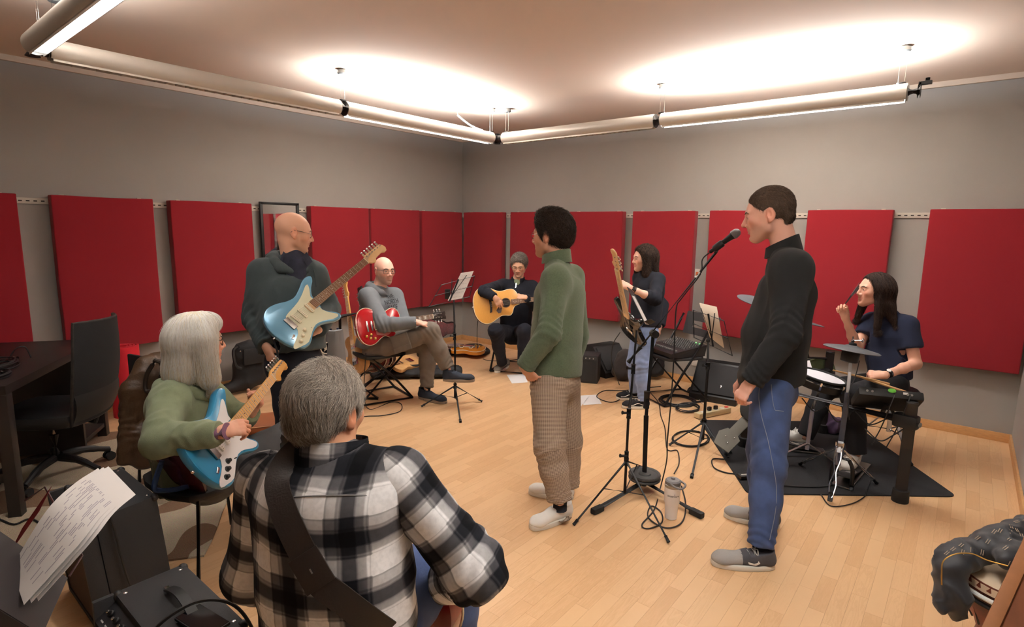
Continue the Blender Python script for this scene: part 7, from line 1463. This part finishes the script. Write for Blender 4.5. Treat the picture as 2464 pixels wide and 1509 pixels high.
# snare pad
CH = lambda par, a, b, r, n='chrome_tube': MB().cyl(a, b, r, seg=12).build(n, CHROME, par)
def pad(label, c, nrm, r, h, name='drum_pad'):
    t_ = thing(name, label, 'drum pad', c); n = unit(nrm); c = np.asarray(c, float); MB().lathe([(r*.55, -h), (r*.97, -h*.9), (r, -h*.55), (r, -.012)], c, n, 40).build('shell', BLACKP, t_); MB().lathe([(.001, .0), (r*.96, .0), (r*.965, -.004)], c, n, 40).build('mesh_head', mat('white_mesh_head', S(216, 214, 220), .8), t_)
    x, y, _ = frame(n); MB().tube([c+n*.003+r*1.0*(math.cos(a)*x+math.sin(a)*y) for a in np.linspace(0, 2*math.pi, 40, endpoint=False)], .009, 8, closed=True).build('rubber_hoop', RUBBER, t_); MB().tube([c-n*.024+r*1.02*(math.cos(a)*x+math.sin(a)*y) for a in np.linspace(0, 2*math.pi, 40, endpoint=False)], .006, 6, closed=True).build('steel_hoop', CHROME, t_)
    for k in range(6): a = k*math.pi/3+.3; q = c+r*1.05*(math.cos(a)*x+math.sin(a)*y); MB().cyl(q-n*.008, q-n*.06, .006, seg=8).build('lug', CHROME, t_)
    return t_
Ds = 3.98; sc = PD(1976, 906, Ds); pad('white mesh snare pad beside the singer\'s hip', sc, lf(1976, .20, 1, .0), .160, .085)
t = thing('snare_stand', 'chrome stand carrying the snare pad', 'drum stand', (*FL(1940, 1100)[:2], MZ)); b = FL(1940, 1098); CH(t, [b[0], b[1], .05], PD(1955, 985, DEP(b)), .014, 'column'); CH(t, PD(1955, 985, DEP(b)), sc-up*.085, .010, 'upper_column')
for a in (.3, 2.4, 4.5): q = np.array([b[0], b[1], .10]); e = np.array([b[0]+.20*math.cos(a), b[1]+.20*math.sin(a), MZ+.01]); MB().box((q+e)/2, (np.linalg.norm(q-e), .018, .005), basis(unit(e-q), unit(np.cross(up, e-q)), unit(np.cross(e-q, np.cross(up, e-q))))).build('leg', STEEL, t); MB().ball(e, .013, 8, 6).build('foot', RUBBER, t)
for s_ in (-1, 1): CH(t, sc-up*.10, sc+lf(1976, s_*.9, -.35, -.2)*.15, .006, 'basket_arm')
# hi-hat
Dh = 3.55; hc = PD(2050, 838, Dh); b = FL(2018, 1118); b = np.array([hc[0], hc[1], 0])*.0+np.array([*PD(2022, 1060, 3.50)[:2], 0]); t = thing('hi_hat', 'dark electronic hi-hat cymbal pad on a chrome tripod stand', 'hi-hat', (b[0], b[1], 0)); hub = np.array([b[0], b[1], .30])
CH(t, hub-up*.12, PD(2040, 945, Dh-.02), .016, 'lower_tube'); CH(t, PD(2040, 945, Dh-.02), hc-up*.02, .010, 'upper_tube'); CH(t, hc, hc+up*.075, .004, 'rod'); CH(t, hc+up*.015, hc+up*.055, .009, 'clutch'); CH(t, hc+up*.05, hc+up*.05+lf(2050, .9, .15, -.2)*.05, .007, 'wing_screw'); MB().ball(hc+up*.05+lf(2050, .9, .15, -.2)*.055, (.016, .008, .014), 10, 8).build('wing_nut', CHROME, t)
hn = lf(2050, .10, 1, .10); RUBP = mat('grey_rubber_pad', S(74, 76, 80), .6); MB().lathe([(.001, .020), (.030, .019), (.045, .012), (.09, .006), (.152, -.004), (.162, -.010), (.158, -.014), (.05, -.004), (.001, -.004)], hc, hn, 44).build('cymbal_pad', RUBP, t); MB().lathe([(.040, -.09), (.050, -.085), (.052, -.02), (.045, -.006)], hc, hn, 24).build('sensor_cup', BLACKP, t); MB().lathe([(.020, .018), (.024, .022), (.020, .034)], hc, hn, 16).build('felt', BLACKC, t)
MB().cyl(hub-up*.03, hub+up*.03, .024, seg=14).build('leg_collar', CHROME, t)
for e in (FL(1925, 1122), FL(2108, 1168), FL(1996, 1212)):
    e = np.array([e[0], e[1], MZ+.012]); d = unit(e-hub); s_ = unit(np.cross(d, up))
    for k in (-1, 1): MB().tube(spline([hub+s_*k*.012, hub+(e-hub)*.25+s_*k*.017, hub+(e-hub)*.48+s_*k*.005, hub+(e-hub)*.72+s_*k*.017, e+s_*k*.004], 4), .0042, 6).build('leg', CHROME, t)
    MB().cyl(e-d*.05, e+d*.004, .014, seg=10).build('foot', RUBBER, t)
MB().tube(spline([PD(2068, 868, Dh-.05), PD(2060, 900, Dh-.06), PD(2040, 960, Dh-.06), PD(2044, 1010, Dh-.05)], 5), .003, 5).build('sensor_cable', CABLE, t)
# module, sticks, cymbals, pedals
Dm = 3.48; mo = PD(2132, 962, Dm); t = thing('drum_module', 'black drum sound module with sockets and a green sticker', 'drum module', mo); zz = lf(2132, -.12, .75, .55); xx = lf(2132, 1, -.10, .15); xx = unit(xx-zz*(xx@zz)); yy = np.cross(zz, xx); RM = basis(xx, yy, zz)
MB().box(mo, (.34, .22, .055), RM, bev=.012).build('housing', BLACKP, t); fr = mo-yy*.111; print_m = mat('socket_print', S(150, 150, 154), .6)
for k in (-.125, -.098, .085, .105): MB().cyl(fr+xx*k, fr+xx*k-yy*.004, .007, seg=10).build('jack_socket', STEEL, t)
MB().box(fr+xx*.075-yy*.001+zz*.006, (.026, .002, .014), RM).build('port', WHITEP, t); MB().ball(fr+xx*.005-yy*.002+zz*.016, (.022, .003, .015), 10, 6, R=RM).build('green_sticker', mat('green_sticker', S(96, 180, 60), .7), t)
for k in range(5): MB().lathe([(.008, 0), (.008, .012), (.006, .014)], mo+xx*(-.13+k*.06)+yy*.07+zz*.027, zz, 10).build('knob', CHROME, t)
MB().cyl(mo-zz*.03, PD(2120, 1000, Dm+.06), .014, seg=10).build('mount_arm', RT, t)
for k in (.02, .10): MB().tube(spline([fr+xx*k, fr+xx*(k-.02)-yy*.03-up*.08, fr+xx*(k-.05)-up*.22, fr+xx*(k-.09)-up*.34], 5), .0035, 5).build('plug_cable', CABLE, t)
WOODS = mat('hickory_stick', S(206, 164, 112), .5); 
for i, (a, b, lb) in enumerate(((PD(2004, 891, 3.72), PD(2152, 927, 3.74), 'drumstick held in the drummer\'s left hand, pointing at the snare pad'), (PD(2062, 905, 3.76), PD(2142, 931, 3.70), 'second drumstick held with the first, mostly hidden by the drummer\'s hand'))):
    d = unit(b-a); L_ = .40 if i == 0 else .30; x = MB().lathe([(.003, 0), (.0055, .004), (.0045, .012), (.0065, .06), (.0075, L_*.5), (.0075, L_-.005), (.005, L_)], a if i == 0 else a, d, 10).build('drumstick', WOODS, loc=tuple(a)); tag(x, lb, 'drumstick', 'drumsticks')
def cym(label, c, nrm, arm):
    t_ = thing('cymbal_pad', label, 'cymbal', c); MB().lathe([(.001, .016), (.028, .015), (.04, .009), (.14, .0), (.172, -.007), (.168, -.012), (.04, -.004), (.001, -.004)], c, nrm, 40).build('disc', RUBP, t_); MB().tube(arm, .011, 8).build('boom_arm', RT, t_); MB().cyl(np.asarray(c)+unit(nrm)*.012, np.asarray(c)+unit(nrm)*.04, .008, seg=8).build('wing_nut', CHROME, t_)
cym('grey cymbal pad showing left of the singer\'s chest', PD(1828, 724, 4.45), lf(1828, .22, 1, -.1), [PD(1828, 730, 4.45), PD(1840, 830, 4.45), PD(1850, 900, 4.4), np.array([p3[0], p3[1], .6])]); cym('dark cymbal pad showing right of the singer\'s back', PD(1928, 772, 4.5), lf(1928, .16, 1, .12), [PD(1928, 778, 4.5), PD(1945, 860, 4.5), np.array([p2[0], p2[1], z2-.05])])
pad('dark tom pad behind the snare near the tall rack post', PD(1965, 885, 4.75), lf(1965, .05, .9, -.3), .13, .08)
x = MB().grid(lambda u, v: PD(1948+42*u+8*v, 866+26*v-6*math.sin(u*3), 4.60-.02*math.sin(math.pi*u)), 8, 6, thick=.05).build('towel', mat('olive_cloth', S(84, 92, 62), .95, bump=.4), loc=tuple(PD(1968, 885, 4.6))); tag(x, 'olive green cloth draped over the tom pad', 'cloth')
g = SDF(); q = FL(2004, 1040); g.ell(q+(0, 0, .06), (.10, .08, .075), k=.04); g.ell(q+(.06, -.06, .04), (.09, .07, .05), k=.04); g.ell(q+(-.02, .08, .10), (.06, .05, .06), k=.04); g.cut((q[0], q[1], .010), (0, 0, -1), .6, .004); t = thing('scarf', 'crumpled purple scarf on the drum mat', 'scarf', (q[0], q[1], .009)); solid(g, .009, 'cloth', clothm('purple_wool', (84, 62, 92)), t, .02, 24, 3)
def pedal(label, heel, toe, board_m, frame_h=.0, name='drum_pedal'):
    h_ = np.array([heel[0], heel[1], MZ]); e = np.array([toe[0], toe[1], MZ]); d = unit(e-h_); s_ = np.cross(up, d); L_ = np.linalg.norm(e-h_); t_ = thing(name, label, 'pedal', h_); R = basis(d, s_, up); MB().box((h_+e)/2+up*.008, (L_, .11, .012), R, bev=.003).build('base_plate', STEEL, t_)
    tl = basis(unit(d+up*.16), s_, unit(np.cross(unit(d+up*.16), s_))); MB().box((h_+e)/2+up*.035, (L_*.94, .085, .010), tl, bev=.003).build('footboard', board_m, t_)
    for k in range(5): c_ = h_+d*L_*(.62)+up*(.047); MB().tube([c_+tl@np.array([.012*(k+1)*math.cos(a), .0075*(k+1)*math.sin(a), .004]) for a in np.linspace(0, 2*math.pi, 18, endpoint=False)], .0016, 4, closed=True).build('tread_ring', STEEL, t_)
    if frame_h:
        for k in (-1, 1): MB().tube(spline([e+s_*k*.06+up*.01, e+s_*k*.055+up*frame_h*.7, e+s_*k*.03+up*frame_h], 4), .012, 8).build('frame_post', BLACK, t_)
        MB().tube([e+s_*.03+up*frame_h, e-s_*.03+up*frame_h], .012, 8).build('axle', BLACK, t_)
    return t_
pedal('hi-hat control pedal with ring tread under the drummer\'s far shoe', FL(1985, 1092), FL(1882, 1082), mat('pedal_board', S(40, 38, 40), .5)); pedal('black kick pedal with hoop frame under the drummer\'s near shoe', FL(2074, 1118), FL(2022, 1178), BLACKP, .20)
t = thing('kick_tower', 'grey steel kick drum tower leaning beside the singer\'s leg', 'kick tower', (*FL(1762, 1088)[:2], MZ)); KS = mat('grey_painted_steel', S(104, 104, 98), .5, .4); a, b = PD(1745, 1062, 4.0), PD(1822, 985, 4.05); d = unit(b-a); n = lf(1780, -.3, .3, -1); n = unit(n-d*(n@d)); s_ = np.cross(n, d); R = basis(d, s_, n); L_ = np.linalg.norm(b-a); MB().box((a+b)/2, (L_, .075, .008), R, bev=.002).build('tower_plate', KS, t)
MB().prism([(-.05, -.07), (.07, -.07), (.09, -.03), (.09, .05), (.03, .08), (-.06, .05)], -.006, .006, R, a).build('foot_plate', KS, t); MB().lathe([(.001, .0), (.10, .0), (.115, -.006), (.115, -.05), (.06, -.06)], b+n*.02, n, 32).build('kick_pad', RUBBER, t); fa = np.array([*FL(1758, 1092)[:2], MZ]); MB().tube([a, fa], .012, 8).build('leg', KS, t); fb_ = np.array([b[0]+.05, b[1]+.06, MZ]); MB().tube([b, fb_], .014, 8).build('leg', KS, t)
for (u, v) in ((.0, -.02), (.03, .02), (.06, -.03)): MB().ball(a+R@np.array([u, v, .008]), .006, 8, 6).build('bolt', CHROME, t)
# throne
c = PD(2148, 958, 4.15); c = np.array([c[0], c[1], 0]); t = thing('drum_throne', 'black round drum throne with chrome tripod legs', 'stool', (c[0], c[1], MZ)); zs = .50; MB().lathe([(.01, -.07), (.15, -.07), (.165, -.055), (.165, -.015), (.15, 0), (.01, .0)], (c[0], c[1], zs), seg=32).build('seat', BSEAT, t); CH(t, [c[0], c[1], .16], [c[0], c[1], zs-.07], .016, 'column')
for a in (-.4, 1.7, 3.8):
    e = np.array([c[0]+.27*math.cos(a), c[1]+.27*math.sin(a), MZ+.012]); q = np.array([c[0], c[1], .34]); d = unit(e-q); MB().box((q+e)/2, (np.linalg.norm(e-q), .024, .006), basis(d, unit(np.cross(up, d)), unit(np.cross(d, np.cross(up, d))))).build('leg', CHROME, t); MB().tube([(q+e)/2, [c[0], c[1], .18]], .006, 6).build('strut', CHROME, t); MB().ball(e, .016, 8, 6).build('foot', RUBBER, t)

# ------------------------------------------------------------------ monitors, small amplifier, mixing desk, wall socket, power strip
SPK = mat('speaker_grille', S(38, 38, 40), .7, bump=.6, bscale=600)
def wedge(label, base, fdir, w_, d_, h_, back=.10):
    b = np.array([base[0], base[1], 0.]); f = unit([fdir[0], fdir[1], 0]); s_ = np.cross(up, f); t_ = thing('stage_monitor', label, 'speaker', b); prof = [(0, 0), (d_, 0), (d_, .06), (back+.03, h_), (0, h_)]   # front towards f
    R = basis(f, up, np.cross(f, up)); MB().prism(prof, -w_/2, w_/2, R, b, bev=.008).build('cabinet', BLACKP, t_); a0 = b+f*(d_-.012)+up*.075; a1 = b+f*(back+.045)+up*(h_-.014); n = unit(np.cross(s_, a1-a0)); n = n if n@f > 0 else -n; dd = unit(a1-a0)
    MB().box((a0+a1)/2+n*.008, (np.linalg.norm(a1-a0)*.97, w_-.05, .014), basis(dd, s_, n), bev=.004).build('grille', SPK, t_); MB().ball((a0*.72+a1*.28)+n*.016+s_*.06, (.016, .010, .003), 10, 6, R=basis(dd, s_, n)).build('badge', CHROME, t_); return t_
wedge('black wedge stage monitor on the floor right of the power strip', FL(1740, 945)+np.array([-.05, 0, 0]), lf(1738, -.25, 0, -1), .44, .36, .34); wedge('black wedge stage monitor behind the small amplifier', FL(1450, 885)+np.array([-.12, 0, 0]), lf(1450, .8, 0, -.8), .42, .34, .32)
b = FL(1412, 915); b = np.array([b[0], b[1], 0]); f = lf(1412, -.15, 0, -1); s_ = np.cross(up, f); t = thing('small_amplifier', 'small black cube amplifier on the floor right of the green fleece man', 'amplifier', b); MB().box(b+up*.15, (.24, .26, .30), basis(f, s_, up), bev=.01).build('cabinet', TOLEX, t); MB().box(b+up*.13+f*.121, (.006, .22, .22), basis(f, s_, up)).build('grille', SPK, t); MB().box(b+up*.272+f*.122, (.006, .22, .03), basis(f, s_, up)).build('control_strip', PANELM, t)
for k in range(5): MB().cyl(b+up*.274+f*.125+s_*(-.08+.04*k), b+up*.274+f*.138+s_*(-.08+.04*k), .007, seg=10).build('knob', STEEL, t)
mz = .455; c = np.array([*mc[:2], mz]); R = rotz(2.62+math.pi/2)@rotx(-.0); t = thing('mixing_desk', 'black audio mixing desk with rows of knobs lying on the folding chair', 'mixer', c); Rm = R; V = [(-.21, -.19, 0), (.21, -.19, 0), (.21, .19, 0), (-.21, .19, 0), (-.22, -.20, .045), (.22, -.20, .045), (.22, .20, .105), (-.22, .20, .105)]
xf(MB().add(V, [(0, 3, 2, 1), (4, 5, 6, 7), (0, 1, 5, 4), (1, 2, 6, 5), (2, 3, 7, 6), (3, 0, 4, 7)]), Rm, c).build('housing', mat('mixer_black', S(40, 40, 42), .5), t, 0); m = MB()
for i in range(14):
    for j in range(10):
        if j < 7: m.lathe([(.006, 0), (.005, .011), (.003, .012)], (-.19+i*.0285, -.03+j*.032, .070+.15*(.0+j*.032)+.004), seg=6)
        elif j == 7: m.box((-.19+i*.0285, -.12, .065), (.010, .022, .012))
o = xf(m, Rm, c).build('knobs', mat('mixer_knob_grey', S(120, 120, 118), .5), t); o['kind'] = 'stuff'
for k in range(2): xf(MB().box((.10+.05*k, .17, .108), (.02, .012, .006)), Rm, c).build('level_light', mat('green_led', S(80, 220, 90), .4, emit=(.2, .9, .25, 1.5)), t)
t = thing('wall_socket', 'white double wall socket low on the right wall with a white plug', 'socket', (XW, 0, 0)); q = PX(1682, 872, XW); t.location = tuple(q); WLOC[t.name] = tuple(q)
MB().box(q-np.array([.006, 0, 0]), (.012, .155, .085), bev=.004).build('plate', WHITEP, t)
for k in (-1, 1): MB().cyl(q+np.array([-.010, k*.037, 0]), q+np.array([-.016, k*.037, 0]), .024, seg=20).build('socket_well', WHITEP, t)
MB().cyl(q+np.array([-.014, -.037, 0]), q+np.array([-.06, -.037, -.004]), .019, seg=16).build('plug', WHITEP, t)
x = cable('white mains cable hanging from the wall socket to the floor', [q+np.array([-.06, -.037, -.004]), q+np.array([-.09, -.02, -.08]), q+np.array([-.07, .02, -.20]), fz(1690, 925), fz(1680, 955), fz(1705, 985), fz(1720, 998)], .0035, mat('white_cable', S(214, 206, 190), .6))
q = PX(1678, 657, XW); t = thing('wall_card', 'small printed card taped to the wall above the mixing desk chair', 'card', q); MB().box(q-np.array([.003, 0, 0]), (.003, .05, .085)).build('card', WHITEP, t); MB().box(q-np.array([.005, 0, .008]), (.002, .03, .04)).build('orange_print', mat('print_orange', S(220, 120, 70), .7), t)
a, b = FL(1676, 1008), FL(1752, 992); d = unit(b-a); s_ = np.cross(up, d); t = thing('power_strip', 'cream multi-socket power strip on the floor with two black plugs', 'power strip', (a+b)/2); IV = mat('ivory_plastic', S(206, 190, 150), .5); MB().box((a+b)/2+up*.028, (np.linalg.norm(b-a), .065, .045), basis(d, s_, up), bev=.006).build('housing', IV, t)
for k in range(4): c = a+(b-a)*(.18+.2*k); MB().cyl(c+up*.050, c+up*.0525, .021, seg=16).build('outlet', WHITEP, t)
MB().box(a+(b-a)*.93+up*.053, (.030, .022, .008), basis(d, s_, up)).build('red_switch', mat('red_switch', S(210, 30, 30), .4), t)
for k in (1, 2): c = a+(b-a)*(.18+.2*k); MB().box(c+up*.070, (.036, .026, .036), basis(d, s_, up), bev=.008).build('black_plug', BLACKP, t)
# dark bags behind the bass player
q = FL(1500, 915); bag('dark brown rucksack on the floor behind the bass player\'s knees', [(q+(0, 0, .10), q+(.02, 0, .26), .10, .08, dict(lat=lf(1500, 1, 0, 0), wa=.13, wb=.10))], 'rucksack', clothm('brown_black_canvas', (46, 38, 36)), amp_=.008); q = FL(1572, 912); bag('black bag standing on the floor between bass player and mixing desk', [(q+(0, 0, .10), q+(.0, 0, .34), .08, .07, dict(lat=lf(1572, 1, 0, 0), wa=.11, wb=.10))], 'rucksack', BAGM, amp_=.008)
# cables on the floor
coil('black cable coil on the floor in front of the mixing desk chair', FL(1630, 967), .165, 8, .005, seed=2, sq=.95); coil('untidy black cable coil left of the right wedge monitor', FL(1690, 944), .16, 6, .005, seed=4, sq=.8); coil('loose cable loops around the base of the wire music stand', FL(1662, 1058), .17, 3, .0042, seed=7, sq=.7, thick=.01); coil('loose cable loops beside the power strip', FL(1655, 985), .14, 4, .0045, seed=9, sq=.7)
cable('black bass cable looping on the floor left of the bass player\'s shoes', [PD(1492, 800, 5.0), PD(1475, 830, 5.15), PD(1473, 880, 5.3), fz(1490, 925), fz(1496, 955), fz(1470, 968), fz(1436, 955), fz(1455, 940), fz(1500, 940), fz(1540, 935), fz(1590, 930)], .0045); cable('thin black cable wandering on the floor right of the microphone stand', [fz(1565, 945), fz(1585, 970), fz(1590, 1000), fz(1600, 1030), fz(1604, 1075), fz(1612, 1085), fz(1630, 1085), fz(1634, 1115), fz(1622, 1140)], .0042)
cable('black cable from the drum mat edge to the wire music stand', [fz(1745, 1105), fz(1715, 1105), fz(1718, 1125), fz(1745, 1137), fz(1780, 1143), fz(1860, 1165, .014), fz(1960, 1172, .014), fz(2020, 1165, .014)], .0045); cable('black guitar cable on the floor under the folding chair', [PD(880, 850, 5.0), PD(876, 950, 5.1), fz(890, 985), fz(940, 968), fz(965, 972), fz(962, 990), fz(920, 1000), fz(880, 1002), fz(840, 1010)], .004); cable('black cable running from the acoustic guitar to the floor', [PD(1150, 770, 6.1), PD(1148, 800, 6.2), fz(1150, 850), fz(1168, 866), fz(1215, 868), fz(1270, 862)], .004)
cable('black cable curling on the floor in front of the hi-hat foot', [fz(1975, 1190), fz(2000, 1218), fz(2050, 1212), fz(2080, 1195), fz(2086, 1180, .014), fz(2096, 1150, .014)], .0035); cable('dark cable on the rug behind the lower left music stand', [fz(0, 1250, .018), fz(35, 1262, .018), fz(80, 1250, .018), fz(150, 1300, .018), fz(190, 1240, .018), fz(205, 1190, .018)], .005)
t = thing('inline_box', 'small black inline pedal box with bright edge on the drum mat', 'pedal', FL(1800, 1146)); c = FL(1800, 1146, .022); R = rotz(-.75); MB().box(c, (.13, .05, .026), R, bev=.005).build('box', BLACKP, t); MB().box(c+up*.0135, (.10, .008, .002), R).build('edge_strip', WHITEP, t)

# ------------------------------------------------------------------ lower right: hand drum, jacket, wooden cabinet edge
Dj = 1.98; dc = PD(2440, 1372, Dj); t = thing('hand_drum', 'goblet hand drum with rope ring standing under the black jacket', 'drum', (dc[0], dc[1], 0)); hn = unit(lf(2440, -.30, 1, -.30)); c0 = dc; base = np.array([dc[0]+.05, dc[1]+.0, 0])
ax = unit(c0-base); L_ = np.linalg.norm(c0-base); MB().lathe([(.10, 0), (.115, .01), (.09, .10), (.075, L_*.42), (.09, L_*.52), (.15, L_*.75), (.168, L_-.02), (.165, L_)], base, ax, 32).build('shell', mat('carved_red_wood', S(110, 46, 26), .5, var=.4, vscale=12), t); MB().lathe([(.001, L_+.004), (.155, L_+.003), (.166, L_-.004), (.169, L_-.03)], base, ax, 36).build('drum_skin', mat('goat_skin', S(214, 190, 160), .7, var=.08, vscale=10), t); x, y, _ = frame(ax)
for dz, rr, mm in ((-.045, .176, WHITEP), (-.075, .170, mat('rope_black', S(30, 28, 28), .8))): MB().tube([c0+ax*dz+rr*(math.cos(a)*x+math.sin(a)*y) for a in np.linspace(0, 2*math.pi, 36, endpoint=False)], .008, 8, closed=True).build('rope_ring', mm, t)
for k in range(14): a = k*2*math.pi/14; MB().tube([c0-ax*.05+.178*(math.cos(a)*x+math.sin(a)*y), base+ax*L_*.52+.094*(math.cos(a+.2)*x+math.sin(a+.2)*y)], .0035, 5).build('tuning_rope', mat('rope_black', S(30, 28, 28), .8), t)
JM = mat('black_print_jacket', S(27, 27, 32), .6, var=.15, vscale=20, sheen=.1); q = PD; g = SDF(); Dk = Dj-.02
for (a, b, r0, r1) in ((q(2300, 1345, Dk+.02), q(2400, 1300, Dk+.02), .045, .05), (q(2400, 1300, Dk+.02), q(2500, 1280, Dk+.05), .05, .06), (q(2330, 1330, Dk+.14), q(2480, 1290, Dk+.16), .05, .06), (q(2420, 1340, Dk-.08), q(2500, 1330, Dk-.06), .035, .04), (q(2300, 1345, Dk+.02), q(2285, 1368, Dk+.0), .040, .036), (q(2287, 1362, Dk+.02), q(2290, 1420, Dk+.0), .036, .046), (q(2290, 1420, Dk), q(2296, 1446, Dk-.0), .046, .036), (q(2292, 1442, Dk), q(2266, 1466, Dk-.02), .028, .019), (q(2302, 1440, Dk+.02), q(2304, 1478, Dk), .028, .018), (q(2320, 1350, Dk+.08), q(2325, 1420, Dk+.10), .04, .05)): g.cap(a, b, r0, r1, .04)
t = thing('bomber_jacket', 'black printed bomber jacket with brass zip thrown over the hand drum', 'jacket', dc); solid(g, .0075, 'shell', JM, t, .012, 24, 9)
BR = mat('brass_zip', S(190, 150, 80), .35, .9); zp = spline([q(2266, 1408, Dk-.075), q(2266, 1380, Dk-.075), q(2270, 1350, Dk-.07), q(2300, 1333, Dk-.075), q(2340, 1333, Dk-.085), q(2375, 1348, Dk-.105), q(2425, 1362, Dk-.135)], 6); MB().tube(zp, .0022, 6).build('zip', BR, t)
m = MB(); rr = random.Random(8); V, F = g.mesh(.014); Nn = vnormals(V, F); P2 = np.array([proj(v)[:2] for v in V]); bars = []
for i in range(11):
    for j in range(6):
        tx, ty = 2275+i*19+j*4, 1332-i*8+j*15
        if ty > 1332+max(0, (tx-2330))*.30: continue
        dd = (P2[:, 0]-tx)**2+(P2[:, 1]-ty)**2; front = (Nn@_fw < -.2); dd = np.where(front, dd, 1e9); k = int(np.argmin(dd))
        if dd[k] < 120:
            n = Nn[k]; yv = unit(np.array([.1, -.2, 1.])-n*(n@np.array([.1, -.2, 1.]))); xv = np.cross(yv, n)
            for o_ in (-.0045, .0045): m.box(V[k]+n*.006+xv*o_*.7, (.002, .018, .001), basis(xv, yv, n))
if len(m.v): o = m.build('print_marks', mat('tan_print', S(150, 132, 112), .8), t, 0); o['kind'] = 'stuff'
CW = mat('brown_cabinet_wood', S(84, 44, 21), .75, spec=.15, var=.15, vscale=8, stretch=(1, 6, 1)); CE = mat('light_wood_edge', S(110, 68, 36), .7, spec=.2, var=.1, vscale=20)
A = PD(2486, 1250, 1.25); B = PD(2352, 1535, 1.08); e = unit(B-A); rtd = unit(lf(2464, .8, -.35, -.75)); n = unit(np.cross(e, rtd)); n = n if n@_fw < 0 else -n; rtd = unit(np.cross(n, e)); rtd = rtd if rtd@_r2 > 0 else -rtd; L_ = np.linalg.norm(B-A)+.35; c = A-e*.10
t = thing('wooden_panel', 'brown wooden board edge leaning in the lower right corner', 'board', c+e*L_/2); R = basis(e, rtd, np.cross(e, rtd)); MB().box(c+e*L_/2+rtd*.10, (L_, .18, .022), R, bev=.003).build('face', CW, t); MB().box(c+e*L_/2+rtd*.012, (L_, .024, .036), R, bev=.005).build('edge_band', CE, t)
